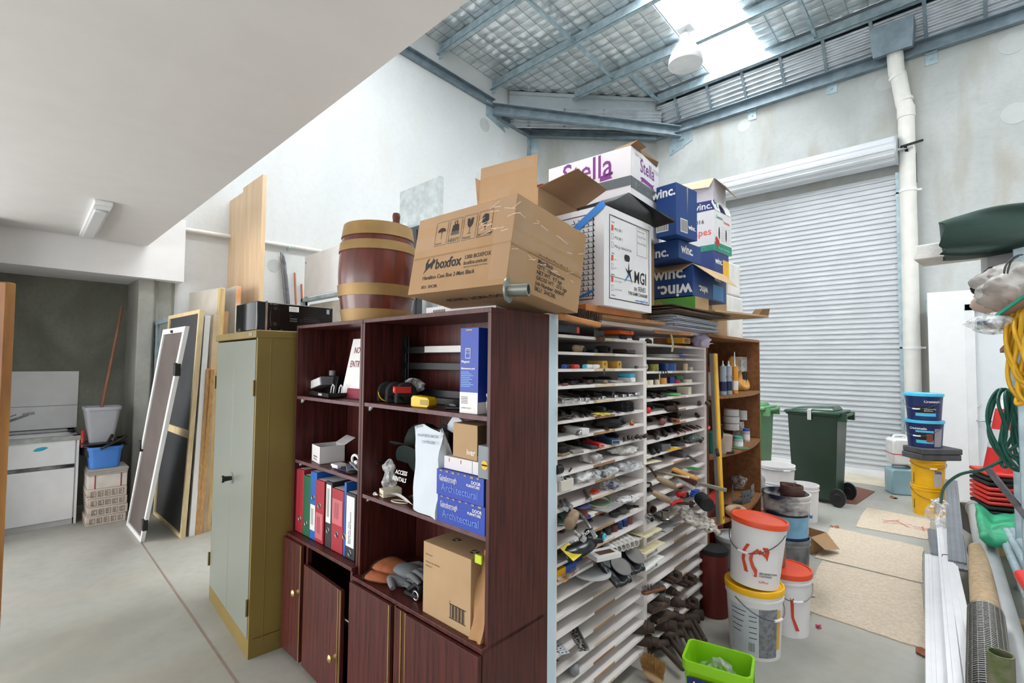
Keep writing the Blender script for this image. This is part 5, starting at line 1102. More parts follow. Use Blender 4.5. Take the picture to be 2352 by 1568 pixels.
for i,(x,y,w,h,m_,lb,pr)in enumerate([(370,325,.06,.010,mat('old_tin','8f8d86',.5),'grey flat tin in the eighth left pigeonhole',0),(680,318,.035,.02,RED,'red printed carton in the eighth left pigeonhole',1),(590,330,.04,.014,DGREY,'dark steel bar end left of the red carton',0),(830,275,.055,.026,mat('blue_carton','26415e',.5),'dark blue drill bit carton in the eighth left pigeonhole',1)]):
 t=P('carton' if pr else 'steel_bar',lb,'box' if pr else 'bar',2,x,y,-.01,rz=-.35);bx(t,w,.13,h,m_)
 if pr:mb=MB();mb.outline(.004,.004,w-.004,h-.004,.0015,frame((0,-.0008,0),(1,0,0),(0,0,1)),0);mb.build('print',WHITE,t)
for i in range(6):
 t=P('drill_bit',['dark spiral drill bit beside the blue carton','second drill bit from the blue carton','third drill bit from the blue carton','fourth drill bit, tip over the shelf edge','fifth drill bit, near the divider','largest dark drill bit crossing the divider'][i],'drill bit',2,990+45*i,225-5*i,-.01-.006*i,rz=-1.0-.05*i,dz=.004*(i%2),group='drill bits');mb=MB()
 mb.tube([(.003*math.cos(k*.9),k*.006,.009+.003*math.sin(k*.9))for k in range(16)],.006+.0004*i,n=7);mb.build('bit',RUST if i%2 else DSTEEL,t)
t=P('scrubbing_brush','black scrubbing brush at the left of the ninth left pigeonhole','brush',2,165,440,-.02,rz=.1);mb=MB();mb.box(0,0,0,.07,.14,.014);mb.build('back',OLDWOOD,t,bevel=.005)
mb=MB()
for a in range(7):
 for b in range(9):mb.cyl((.006+a*.0095,.006+b*.014,.013),(.006+a*.0095+rr.uniform(-.003,.003),.004+b*.014,.038),.0036,.005,n=5)
mb.build('bristles',BLACKM,t)
for i,(x,y,v,a,b,c,m_,lb)in enumerate([(660,510,.0,.055,.05,.03,CLEAR,'crumpled clear bag of yellowed fittings in the ninth left pigeonhole'),(1060,400,.0,.10,.06,.026,MILKY,'milky plastic sleeves at the right of the ninth left pigeonhole'),(840,620,-.005,.065,.05,.024,CLEAR,'clear zip bag of white parts in the tenth left pigeonhole'),(1020,610,-.01,.075,.05,.03,CLEARL,'large clear bag of screws in the tenth left pigeonhole'),(600,760,-.01,.09,.06,.032,CLEAR,'big crumpled clear bag in the eleventh left pigeonhole'),(800,700,-.03,.045,.03,.022,CLEARL,'smaller clear bag hanging over the eleventh left shelf edge'),(910,800,-.02,.06,.05,.030,CLEARL,'clear bag of blue black screws below the plastic tray'),(1090,950,-.04,.085,.05,.012,CLEARL,'flat clear packets crossing the divider in the thirteenth row')]):
 t=P('plastic_bag',lb,'bag',2,x,y,v,dz=0,group='clear plastic bags in the pigeonholes');bag(t,a,b,c,i+11,m_)
 mb=MB();lumpy(mb,.0,b*.8,c*.6,a*.6,b*.6,c*.5,i+30,.3,nu=12,nv=7);mb.build('contents',[OLDWOOD,WHITE,DSTEEL][i%3]if i!=6 else NAVY,t)
t=P('castor_wheel','shiny black castor at the left of the tenth left pigeonhole','castor',2,210,625,-.02,dz=.001);mb=MB();mb.cyl((-.02,.02,.02),(.015,.02,.02),.020,n=24);mb.build('wheel',BLACK,t,bevel=.003);rods([('allen_key','thin hooked black wire tool beside the castor',2,330,612,-.01,-1.1,.07,.0035,BLACKM)])
for i,x in enumerate((165,300)):
 t=P('white_carton','%s of two small white cartons in the eleventh left pigeonhole'%('left' if i==0 else 'right'),'box',2,x+2,855-60*i,-.015,rz=-.03,group='small white cartons');bx(t,.052,.11,.046,mat('parts_carton','d8d2c8',.7,var=.04))
 t=P('chrome_knob','chrome %s resting on the small white cartons'%('square knob' if i==0 else 'round cap'),'knob',2,190+110*i,745,-.005,snap=False);t.location.z=(PHM@Vector((0,0,ZL[11]+.05))).z-.0 if False else t.location.z;mb=MB();mb.cyl((.0,.01,.0),(.03,.01,.0),.013,n=20);mb.cyl((.03,.01,.0),(.036,.01,.0),.017,n=20);mb.build('knob',STEEL,t,smooth=50)
t=P('screw_tray','clear plastic tray of nails jutting out across the divider','tray',2,1075,735,-.06,rz=.0,dz=.012);w,d,h=.115,.13,.034
mb=MB()
for b in((0,0,0,w,.002,h),(0,d-.002,0,w,d,h),(0,0,0,.002,d,h),(w-.002,0,0,w,d,h),(0,0,0,w,d,.002)):mb.box(*b)
mb.build('tray',clear('clear_tray',(.85,.88,.92),.35,.1),t)
mb=MB()
for k in range(60):x,y=rr.uniform(.01,w-.02),rr.uniform(.01,d-.02);a=rr.uniform(0,6);mb.cyl((x,y,.006+rr.random()*.015),(min(w-.004,max(.004,x+.03*math.cos(a))),min(d-.004,max(.004,y+.03*math.sin(a))),.006+rr.random()*.022),.0016,n=5)
o_=mb.build('nails',DSTEEL,t);o_['kind']='stuff'
for i,(x,y,L,m_)in enumerate([(200,1050,.13,STEEL),(330,1010,.12,STEEL),(590,990,.14,STEEL)]):
 t=P('pull_lever',['large chrome pull handle at the far left of the thirteenth row','chrome lever handle with a round end behind the pull handle','brushed steel tube handle pointing out at the label tab'][i],'handle',2,x,y,-.03,rz=-.8);mb=MB()
 if i<2:mb.tube([(0,.1,.012),(.0,.02,.014),(.0,-.01,.014),(.012,-.02,.012)],.010,n=12);mb.lathe([(.001,0),(.024,0),(.026,.006),(.012,.02),(.001,.022)],n=20,M=Matrix.Translation((0,.04,.0)))
 else:mb.cyl((0,0,.010),(0,L,.010),.010,n=16)
 mb.build('handle',m_,t,smooth=50)
t=P('orange_clips','orange plastic clips on the twelfth left shelf','clip',2,640,880,.02,rz=.2);mb=MB();mb.box(0,0,0,.06,.03,.010);mb.box(.03,-.006,.004,.05,.03,.016);mb.build('clip',ORED,t,bevel=.002)
t=P('cable_reel','blue reel of brown cable in the fourteenth left pigeonhole','reel',2,580,1130,-.03,dz=.0);mb=MB();mb.cyl((0,.05,0),(0,.05,.003),.05,n=32);mb.cyl((0,.05,.048),(0,.05,.051),.05,n=32);mb.cyl((0,.05,0),(0,.05,.05),.02,n=20);mb.build('reel',mat('reel_blue','4a4c86',.4),t,smooth=40)
mb=MB()
for k in range(9):mb.tube([(.034*math.cos(a),.05+.034*math.sin(a),.006+k*.0047)for a in[2*PI*j/24 for j in range(24)]],.0029,n=5,closed=True)
mb.build('cable',mat('brown_cable','7a4433',.5),t,smooth=60)
t=P('cable_ring','white and green cable coiled in a ring beside the blue reel','cable',2,790,1040,-.01,rz=-.2,dz=.006);mb=MB()
for k in range(3):mb.tube([((.055+.002*k)*math.cos(a),.05+(.045+.002*k)*math.sin(a),.004+k*.005+.01*(1+math.cos(a-1)))for a in[2*PI*j/28 for j in range(28)]],.003,n=6,closed=True,m=1 if k==2 else 0)
mb.build('cable',[CREAM,GREEN],t,smooth=60)
for i,(x,y)in enumerate(((940,1125),(1025,1095))):
 t=P('round_tin','%s dark round tin on the bubble wrapped sheet'%('left' if i==0 else 'right'),'tin',2,x,y,.0,dz=.008,group='dark round tins');mb=MB();mb.cyl((0,.03,0),(0,.03,.022),.028,n=24);mb.build('tin',[DGREY,mat('tin_grey','56574f',.5)][i],t,bevel=.003)
t=P('bubble_sheet','bubble wrapped card sheet sticking out by the divider','packet',2,800,1150,-.05,rz=.08,dz=.002);bx(t,.17,.16,.006,mat('bubble_card','a8a5a8',.4,var=.1,scale=40))
t=P('black_bracket','thin black pronged bracket above the bubble wrapped sheet','bracket',2,1060,1045,-.01,rz=.2,dz=.024);mb=MB();mb.box(0,0,0,.07,.05,.006);mb.box(.05,-.02,0,.054,0,.004);mb.box(.065,-.03,0,.069,0,.01);mb.build('bracket',BLACK,t)
for i in range(4):
 t=P('green_strap',['pale green folded strap lowest in the fifteenth left pigeonhole','second pale green strap with a bright buckle','third pale green strap, twisted','topmost pale green strap near the reel'][i],'strap',2,250+60*i,1200-20*i,.0,rz=-.7,dz=.003+.006*i,group='pale green straps');mb=MB();mb.bar((0,0,.004),(.0,.12,.006+.01*(i%2)),.03,.004);mb.build('webbing',mat('pale_green_web','8fb0a6',.6),t)
t=P('wooden_roller','short beige wooden roller sticking out at the lower left','roller',2,345,1340,-.06,rz=-1.1,dz=.0,snap=False);t.location.z=(PHM@Vector((0,0,ZL[11]))).z+.004;rod(t,'roller',.13,.026,OLDWOOD)
t=P('braided_hose','braided steel tap hose hanging out of the fifteenth row','hose',2,420,1090,.02,snap=False);a=ph(*cc(2,400,1070),.03);b=ph(*cc(2,520,1190),-.05);c=ph(*cc(2,600,1310),-.09);d=ph(*cc(2,650,1395),-.10)
t.location=PHM@a;mb=MB();mb.tube([p-a for p in(a,b,c)],.0075,n=10);mb.build('braided_sleeve',mat('braid','9a9ca0',.35,.8,var=.35,scale=120),t,smooth=60);mb=MB();mb.cyl(c-a,d-a,.011,n=6);mb.cyl(d-a,(d-c)*.15+(d-a),.013,n=6);mb.build('nut',STEEL,t)
t=P('braided_hose','second tap hose end with a large hex nut below the wooden roller','hose',2,430,1350,-.06,snap=False);a=ph(*cc(2,400,1345),-.05);b=ph(*cc(2,480,1410),-.08);c=ph(*cc(2,530,1440),-.09);t.location=PHM@a;mb=MB();mb.tube([Vector((0,0,0)),b-a],.008,n=10);mb.build('braided_sleeve',mat('braid','',.3),t);mb=MB();mb.cyl(b-a,c-a,.015,n=6);mb.build('nut',STEEL,t)
t=P('hose_connector','black ribbed hose connector under the braided hose','connector',2,690,1450,-.06,snap=False);a=t.location.copy();mb=MB();mb.tube([(-.045,.03,.01),(0,0,0),(.02,-.01,-.004)],.013,radii=[.018,.014,.009],n=14);mb.build('connector',BLACK,t)
t=P('spray_can','spray can lying with a bright blue ring cap pointing out','can',2,745,1425,.0,dz=.003);rod(t,'can',.14,.022,BLACK,n=20);mb=MB();mb.tube([(.011*math.cos(a),-.01,.022+.011*math.sin(a))for a in[2*PI*j/20 for j in range(20)]],.005,closed=True,n=8);mb.cyl((0,-.012,.022),(0,-.008,.022),.005,m=0);mb.build('blue_cap',CYAN,t)
for i,(x,m_)in enumerate([(840,BLACKM),(915,BLACKM),(975,BLUE),(1040,BLUE),(1095,mat('brown_cap','7a3a30',.5))]):
 t=P('dye_bottle',['small bottle with black nozzle cap nearest the blue ring','second small bottle with black cap and red base','small bottle with dull blue cap, third in the row','small bottle with bright blue cap, fourth in the row','small brown capped bottle beside the divider'][i],'bottle',2,x,1370-27*i,.02,group='small nozzle bottles');mb=MB();mb.lathe([(.02,0),(.022,.003),(.022,.028),(.019,.032)],n=18,M=Matrix.Translation((0,.02,0)));mb.build('bottle',[DGREY,mat('dull_red','',.3),mat('blue_glass','1d3d66',.3),NAVY,mat('brown_cap','',.3)][i],t);mb=MB();mb.lathe([(.019,.03),(.018,.045),(.009,.05),(.005,.058),(.001,.058)],n=16,M=Matrix.Translation((0,.02,0)));mb.build('cap',m_,t)
# yellow and black packs, lower left
t=P('plaster_pack','black and yellow glossy sachet drooping in the lower left pigeonholes','packet',3,140,350,-.05,snap=False);t.location=PHM@Vector((.085,-.03,ZL[13]+.006));mb=MB()
mb.grid(lambda u,v:(.005+.235*u,-.02+.10*v-.03*math.sin(PI*u),.012+.04*math.sin(PI*v)+.028*u),12,6,0);mb.build('sachet',mat('glossy_black_pack','17191c',.2,var=.2),t,solid=.006)
mb=MB();M=frame((.02,-.012,.032),(1,0,.16),(0,.9,.55));mb.rect(-.012,-.03,.05,.045,M,0,.006);mb.text('LATICRETE',.016,M@Matrix.Translation((.09,.0,.006)),0,bold=.01);mb.text('PERMACOLOR',.018,M@Matrix.Translation((.08,.024,.008)),1,bold=.02);mb.rect(.052,-.03,.058,.045,M,2,.007);mb.build('print',[YEL,WHITE,BLUE],t)
for i,(x,y,m1,m2)in enumerate([(140,545,BLUE,YELLOW),(300,470,BLUE,YELLOW)]):
 t=P('grout_carton','%s blue and yellow grout carton below the black and yellow sachet'%('front left' if i==0 else 'rear right'),'box',3,x,y,.005+.05*i,dz=.002,group='blue and yellow grout cartons');bx(t,.14,.07,.04,m1,'carton');mb=MB();mb.box(-.001 if i==0 else .10,-.001,.001,.06 if i==0 else .142,.071,.0415);mb.build('yellow_end',m2,t)
t=P('orange_packet','clear blister packet with orange card and a coiled wire','packet',3,160,650,-.035,rz=.18,dz=.004);bx(t,.14,.10,.004,mat('orange_card','e39a34',.5),'card');mb=MB();mb.tube([(.07+.05*math.cos(a),.05+.03*math.sin(a),.010)for a in[2*PI*j/28 for j in range(28)]],.002,closed=True,n=6);mb.build('coiled_wire',STEEL,t);bx(t,.146,.106,.014,CLEARL,'blister')
t=P('white_disc_box','long clear lidded box with brown label jutting from the left column','box',3,560,405,-.07,rz=-.35,dz=.012,snap=False);bx(t,.14,.09,.022,mat('milky_box','dcdcdc',.3),'box');mb=MB();mb.box(.03,.02,.022,.12,.06,.0228,0);mb.box(.035,.005,.022,.13,.018,.0228,1);mb.build('label',[mat('brown_label','5a3a36',.5),CREAM],t)
t=P('sanding_disc_pack','grey round disc lying under the clear lidded box','disc',3,600,505,-.05,snap=False);mb=MB();mb.cyl((0,.05,0),(0,.05,.01),.09,n=36);mb.build('disc',LGREY,t)
for i,(x,y)in enumerate(((720,440),(860,330))):
 t=P('black_bag','%s black plastic packed disc hanging out of the left column'%('lower front' if i==0 else 'upper rear'),'bag',3,x,y,-.07+.03*i,snap=False,group='black bagged discs');mb=MB()
 t.rotation_euler=(math.radians(32),0,PA-.15)
 mb.grid(lambda u,v:(-.06+.17*u*(1-.35*v),.09-.17*v,.0-.012*math.sin(PI*u)*math.sin(PI*v)+.004*math.sin(11*u+7*v)+.003*math.sin(23*u-9*v)),14,12);mb.build('film',mat('black_film','1a1d24',.25,var=.3,scale=20,bump=.5,bscale=40),t,solid=.012,smooth=70)
 mb=MB();mb.cyl((.05,.0,.004),(.05,.0,.010),.052,n=32);mb.build('disc',mat('grey_disc','6f6c6c',.6,var=.1,scale=20),t)
for i in range(3):
 t=P('perforated_strip',['front perforated white metal strip at the bottom left','middle perforated white metal strip at the bottom left','rear perforated white metal strip at the bottom left'][i],'strip',3,145,1430-60*i,-.02+.03*i,rz=-.45,dz=.004+.003*i,group='perforated strips');t.location.z-=.0;mb=MB();w=.04;mb.box(0,0,0,w,.19,.0012)
 for a in range(9):
  for b in range(2):mb.box(.006+b*.018,.008+a*.02,.0012,.014+b*.018,.014+a*.02,.0016,1)
 mb.build('strip',[mat('white_strip','d9dcE6'.lower(),.35,.2),INK],t)
t=P('mesh_bead','bright metal mesh corner bead beside the perforated strips','strip',3,400,1270,-.06,rz=-.7,dz=.004);mb=MB();mb.box(0,0,0,.035,.24,.0012,1);mb.cyl((.04,0,.005),(.04,.24,.005),.006,n=10);mb.build('bead',[STEEL,mat('mesh_metal','9a9a98',.5,.6,var=.5,scale=90,contrast=.8)],t)
t=P('grey_torch','grey ridged tool end in the lowest visible left pigeonhole','tool',3,360,1560,.0,rz=-.8,dz=.0);rod(t,'handle',.12,.024,GREY)
for i in range(6):
 t=P('plastic_roll',['white plastic sheet roll nearest the label tab','second white plastic roll','third white plastic roll','fourth white plastic roll','fifth white plastic roll, slightly higher','sixth white plastic roll against the divider'][i]+' in the seventeenth left row','roll',3,730+42*i,235-14*i,-.03-.006*i,rz=-.5,dz=.004,group='white plastic rolls');hollow(t,.12,.018,MILKY if i else WHITE,.8)
# ---- right column
t=P('paper_file','grey leafed catalogue lying open on the right column top shelf','papers',1,1500,560,-.02,rz=.1,dz=.002);
for k in range(4):bx(t,.21-.01*k,.16,.004,[LGREY,WHITE][k%2],'sheet').location=(0,-.003*k,.005*k)
t=P('stanley_knife','blue handled knife on the edge of the right column','knife',1,1650,600,-.03,rz=-1.25,dz=.006);rod(t,'handle',.10,.014,BLUE);mb=MB();mb.box(-.002,.1,.01,.002,.17,.018);mb.build('blade',STEEL,t)
t=P('yellow_ridged_box','yellow box with dark lettering under the white paper stack','box',1,1665,420,-.03,rz=.05,snap=False);mb=MB();mb.box(0,0,0,.13,.1,.035);mb.text('10/EZY',.03,SX(0)@Matrix.Translation((.02,.006,0)),1,bold=.02);mb.build('carton',[mat('amber','d99a22',.5),INK],t,bevel=.002)
t=P('plastic_bag','crumpled white and lilac plastic on the far right top of the pigeonholes','bag',1,1960,470,-.05,snap=False);bag(t,.06,.05,.05,77,mat('lilac_plastic','cfc6de',.3),.25)
t=P('lilac_sheet','thin white sheet sticking out above the tape rolls','sheet',1,1700,575,-.06,rz=0,dz=.018);bx(t,.26,.2,.004,mat('lilac_sheet','cbb9c4',.4))
t=P('twine_ball','ball of pale twine beside the divider in the right column','twine',1,1262,745,.0);mb=MB();rn=random.Random(2)
for k in range(26):
 ax=Vector((rn.uniform(-1,1),rn.uniform(-1,1),rn.uniform(-1,1))).normalized();q=ax.orthogonal().normalized();r2=ax.cross(q);mb.tube([Vector((0,.03,.024))+(q*math.cos(a)+r2*math.sin(a))*.022 for a in[2*PI*j/16 for j in range(16)]],.002,n=5,closed=True)
mb.build('twine',CREAM,t,smooth=70);mb=MB();lumpy(mb,0,.03,.024,.021,.021,.021,3,.02);mb.build('core',CREAM,t)
for i,(x,y,r,h,m_,lb,dz,v)in enumerate([(1375,742,.028,.04,mat('olive_twine','a59e56',.7,var=.2,scale=60),'olive green wound reel beside the twine ball',0,.0),(1580,742,.052,.045,mat('tape_blue','27529a',.35),'large blue tape roll in the right column',0,0),(1728,742,.016,.045,mat('beige_tape','d8bfa2',.6),'narrow beige tape roll right of the large blue one',0,0),(1790,745,.02,.022,CREAM,'low cream tape roll at the right of the blue one',0,.02),(1245,925,.016,.026,CREAM,'narrow cream roll against the divider, third right row',0,0),(1315,920,.026,.028,CREAM,'cream masking tape roll, second in the third right row',0,0),(1393,915,.015,.028,CREAM,'cream roll just left of the orange roll',0,0),(1475,912,.027,.036,mat('tape_orange','d9973f',.4),'orange tape roll in the third right row',0,0),(1570,905,.02,.042,mat('tape_navy','2c3a86',.4),'dark blue tape roll beside the maroon one',0,.01),(1635,900,.022,.022,mat('tape_maroon','9c2742',.4),'maroon tape roll in the third right row',0,0),(1670,860,.032,.018,mat('tape_green','1f7a4c',.4),'green tape roll stacked behind the maroon one',.024,.03),(1780,890,.034,.02,CREAM,'cream roll at the right end of the third right row',0,.01),(1640,1040,.06,.014,mat('tape_lime','5fae62',.4),'wide lime green tape ring in the fourth right row',.004,-.005),(1480,1050,.03,.012,DGREY,'dark flat ring left of the lime green tape',.002,.0)]):
 t=P('tape_roll',lb,'tape',1,x,y,v,dz=dz,group='tape rolls in the right column');roll(t,r,h,m_)
t=P('wooden_block','pale wooden block right of the lime green tape','block',1,1745,1030,.02);bx(t,.05,.08,.05,CREAM)
for i in range(4):
 t=P('picture_hook',['bright steel hook hanging from the second right shelf edge','brown hook second from the bright one','brown hook third from the bright one','short brown hook at the right of the four'][i],'hook',1,1375+32*i,762,-.012,snap=False,group='hooks on the shelf edge');mb=MB();mb.tube([(0,.02,.0),(0,-.002,.002),(0,-.008,-.01),(0,-.008,-.035-.012*(i==0))],.003,n=6);mb.build('hook',STEEL if i==0 else RUST,t)
rods([('knife','dark handled putty knife in the fourth right row',1,1330,1065,.0,-1.0,.12,.009,GRIPB),('knife','second dark putty knife in the fourth right row',1,1420,1055,.0,-1.1,.13,.008,DGREY),('screwdriver','short red handled tool against the divider, fifth right row',1,1265,1248,.0,-1.1,.07,.016,RED),('hand_tool','long dark wooden handle jutting far out to the right, fifth right row',1,1990,1200,-.08,-1.15,.16,.014,DWOOD),('hand_tool','dark handle lying behind the jutting one',1,1880,1170,-.01,-1.2,.13,.013,mat('dark_wood2','4b3a33',.6)),('file','brown chisel handle with red band in the sixth right row',1,1430,1385,-.02,-1.2,.08,.019,mat('maroon_wood','74453f',.6)),('file','small brown round end right of the red banded chisel',1,1555,1370,.0,-.9,.08,.012,DWOOD),('file','reddish wooden ball ended handle in the sixth right row',1,1630,1375,-.03,-.6,.08,.012,TERRA),('file','long dark flat file at the right of the sixth right row',1,1870,1330,-.01,-1.1,.2,.011,RUST),('pencil','long red carpenter pencil end at the right of the seventh right row',2,1995,100,-.06,-1.25,.10,.008,ORED),('file','grey bolt end with a hollow tip in the seventh right row',2,1385,215,-.01,-1.0,.12,.013,DSTEEL),('file','dark square sectioned tool in the seventh right row',2,1480,200,.01,-1.0,.12,.015,RUST),('chisel','dark grey chisel with red ferrule in the eighth right row',2,1340,375,-.01,-1.0,.12,.014,GRIPB),('twist_drill','black twisted drill in the ninth right row',2,1400,410,-.01,-1.1,.12,.010,BLACKM),('pliers','rusty pliers handle reaching over the yellow level',2,2110,375,-.14,-1.2,.22,.012,RUST),('pliers','second rusty pliers arm above the reaching one',2,1900,330,-.04,-1.3,.12,.012,RUST)])
for i in range(8):
 t=P('dowel',['red brown dowel nearest the orange strip','second dowel of the fan','third dowel of the fan','fourth dowel of the fan','fifth dowel of the fan','sixth dowel of the fan','seventh dowel of the fan','last dowel of the fan by the right panel'][i]+', seventh right row','rod',2,1640+38*i,165-8*i,-.01,rz=-.9,dz=.002+.004*(i%2),group='fan of thin dowels');rod(t,'dowel',.2,.0045,mat('dowel_red','6d4038',.6))
t=P('clamp','black wing nut clamp hanging over the fifth right shelf','clamp',1,1560,1215,-.03,rz=-.2,dz=.01);mb=MB();mb.cyl((-.03,.03,.0),(.03,.0,.0),.018,n=16);mb.bar((.02,-.01,.025),(.03,-.02,-.035),.018,.012);mb.bar((.0,0,0),(.08,.05,.004),.02,.01);mb.build('clamp',RUST,t,bevel=.003)
for i,(k,x,y,w,d,h,v,m_,lb,nm)in enumerate([(2,1440,320,.09,.1,.034,.0,mat('grey_packets','5a5c62',.4),'stack of wrapped grey packets in the eighth right row','wrapped_packets'),(2,1640,260,.07,.1,.012,.0,DGREY,'dark flat case in the eighth right row','flat_case'),(2,1700,410,.06,.1,.028,.0,mat('silver_case','6c6d73',.3,.5),'silver wrapped case in the ninth right row','silver_case'),(2,1540,440,.12,.12,.003,-.03,YELLOW,'yellow paper sheet in the ninth right row','yellow_sheet'),(2,1240,490,.16,.12,.004,-.01,CREAM,'cream board sheet against the divider in the tenth right row','cream_sheet'),(2,1850,560,.02,.24,.008,-.12,DSTEEL,'bundle of dark flat bars reaching over the yellow level','flat_bars'),(2,1760,610,.07,.24,.012,-.11,CREAM,'long pale timber slat reaching over the yellow level','flat_timber'),(2,1860,640,.07,.08,.004,-.06,GREEN,'green card corner beside the long pale slat','green_card'),(2,1720,900,.05,.06,.03,-.03,BLACKM,'black ribbed block left of the blue clips','ribbed_block'),(2,1580,920,.05,.08,.02,.0,LGREY,'grey box end in the eleventh right row','grey_box')]):
 t=P(nm,lb,'packet',k,x,y,v,rz=-.15 if w>.03 else-.9,dz=.002+(.004 if 'bars' in nm else 0));bx(t,w,d,h,m_)
t=P('plastic_bag','dark glossy plastic bag at the right of the eighth right row','bag',2,1860,215,-.02);bag(t,.07,.05,.03,55,mat('smoky_plastic','6f7a78',.15,var=.3),.2)
for i,(x,y,tx,ty)in enumerate([(1420,700,1310,545),(1370,880,1310,745)]):
 t=P('trowel','%s of the two cranked trowels with pale wooden handles'%('upper' if i==0 else 'lower'),'trowel',2,x,y,-.04,snap=False,group='cranked trowels');a=ph(*cc(2,1390,670+190*i if i==0 else 840),-.05)if False else None
 e=[((1375,670),(1600,790)),((1330,850),(1545,960))][i];A=ph(*cc(2,*e[0]),-.05);B=ph(*cc(2,*e[1]),-.12);K=ph(*cc(2,tx+(-30 if i==0 else 0),ty),-.01);t.location=PHM@A
 mb=MB();d=B-A;mb.tube([A-A,d*.15,d*.5,d*.85,d],.02,n=14,radii=[.009,.016,.018,.018,.014]);mb.build('wooden_handle',OLDWOOD,t,smooth=60)
 mb=MB();mb.tube([Vector((0,0,0)),-d*.1+Vector((0,0,.012)),(K-A)*.8,K-A,K-A+Vector((-.04,.06,0))],.006,n=8);mb.box(K.x-A.x-.12,.04+K.y-A.y,K.z-A.z-.004,K.x-A.x,.16+K.y-A.y,K.z-A.z);mb.build('cranked_shank',RUST,t,smooth=50)
def stick(name,label,cat,p,q,v0,v1,r,m_,r2=None,sq=False,nm='shaft'):
 A=ph(*cc(2,*p),v0);B=ph(*cc(2,*q),v1);t=thing(name,label,cat,PHM@A,PA);mb=MB()
 if sq:mb.bar((0,0,0),B-A,r*2,(r2 or r)*2)
 else:mb.cyl((0,0,0),B-A,r,r2 or r,n=16)
 mb.build(nm,m_,t,bevel=.002);return t,B-A
t,d=stick('chisel','wide flat tan wooden handle with dark red edge jutting right','tool',(1570,570),(1880,690),.0,-.15,.03,mat('tan_handle','c9954f',.5),.006,True,'handle')
t,d=stick('chisel','dark red rounded handle under the tan flat one','tool',(1575,610),(1835,735),.0,-.14,.017,mat('dark_red_wood','4e2426',.4),nm='handle')
mb=MB();mb.cyl(d,d*1.04,.018,n=16);mb.build('black_end',BLACK,t)
t,d=stick('pvc_tube','short clear tube below the dark red handle','tube',(1640,690),(1830,795),-.02,-.12,.014,MILKY)
t,d=stick('mallet','black rubber mallet with a pale rectangular handle jutting out right','mallet',(1880,740),(2220,815),-.03,-.2,.012,mat('grey_wood','8f8b7c',.7),.010,True,'handle')
A=ph(*cc(2,1940,970),-.12);t=thing('rubber_mallet_head','large round black rubber mallet head beneath the pale handle','mallet',PHM@A,PA);mb=MB();mb.cyl((-.03,-.04,0),(.045,.03,.012),.043,n=28);mb.build('head',BLACKM,t,bevel=.006)
t=P('blue_clips','bright blue plastic clips jutting out beside the mallet','clip',2,1820,880,-.06,rz=-.1,dz=.004);
for k in range(3):mb=MB();mb.box(.0+.014*k,0,.012*k,.07+.01*k,.03,.010+.012*k);mb.build('clip',BLUE,t,bevel=.002)
t=P('red_clamp','red plastic gear shaped knobs against the divider','knob',2,1290,1045,.0);mb=MB()
for cx in(0,.035):mb.prism([(cx+.022*(1 if k%2 else .8)*math.cos(2*PI*k/20),.02+.022*(1 if k%2 else .8)*math.sin(2*PI*k/20))for k in range(20)],0,.022)
mb.build('knob',RED,t,bevel=.001)
t=P('red_clamp','red and rusty pipe clamp jutting out of the thirteenth right row','clamp',2,1560,1050,-.03,rz=.0,dz=.006);mb=MB();mb.tube([(0,0,0),(.05,-.01,.01),(.09,-.03,.01)],.009,n=8);mb.tube([(.09,.0,.04),(.14,-.02,.045),(.18,0,.02)],.016,n=8);mb.tube([(.06,0,0),(.12,-.05,-.01),(.19,-.06,-.02)],.009,n=8,m=1);mb.cyl((.15,-.06,-.035),(.15,-.06,.0),.012,m=1);mb.build('jaw',[RED,RUST],t,smooth=50)
for i,(x,y,r,L,v,m_)in enumerate([(1345,1200,.025,.08,-.03,mat('pipe_dark','5b5a50',.5,.5)),(1335,1285,.016,.10,-.05,STEEL),(1455,1215,.012,.08,-.01,STEEL)]):
 t=P('pipe_fitting',['wide dark pipe end in the fourteenth right row','chrome pipe end jutting over the vent cover','small chrome pipe behind the upright fitting'][i],'pipe fitting',2,x,y,v,rz=-.6,dz=.0 if i!=1 else .004,group='pipe fittings in the fourteenth row');hollow(t,L,r,m_,.8)
t=P('pipe_fitting','upright chrome waste fitting with black ring standing on the shelf edge','pipe fitting',2,1495,1205,-.03,snap=False);mb=MB();mb.lathe([(.024,0),(.027,.004),(.027,.018),(.022,.022),(.022,.05),(.026,.054),(.026,.06),(.02,.062),(.02,.01)],n=22);mb.build('fitting',[mat('old_chrome','8c8782',.3,.8)],t,smooth=45);mb=MB();mb.cyl((0,0,.008),(0,0,.014),.0285,n=22);mb.cyl((.022,0,.045),(.045,0,.045),.01,m=0);mb.build('black_ring',BLACK,t)
t=P('sponge_block','shaggy greyish wrapped bundle hanging off the right end of the pigeonholes','bundle',2,1650,1130,-.08,snap=False);A=ph(*cc(2,1650,1100),-.03);B=ph(*cc(2,2050,1240),-.14);t.location=PHM@A;d=B-A;mb=MB();e=Vector((.02,-.05,-.055))
mb.grid(lambda u,v:d*u+e*(v-.4)*1.6+Vector((.006*math.sin(19*u+5*v),.006*math.sin(31*v+9*u),.008*math.sin(27*u)*math.cos(13*v)+.02*math.sin(PI*v))),22,14);mb.build('wrapping',mat('grey_wrap','c9c2ba',.6,var=.12,scale=30,bump=.8,bscale=50),t,solid=.03,smooth=70)
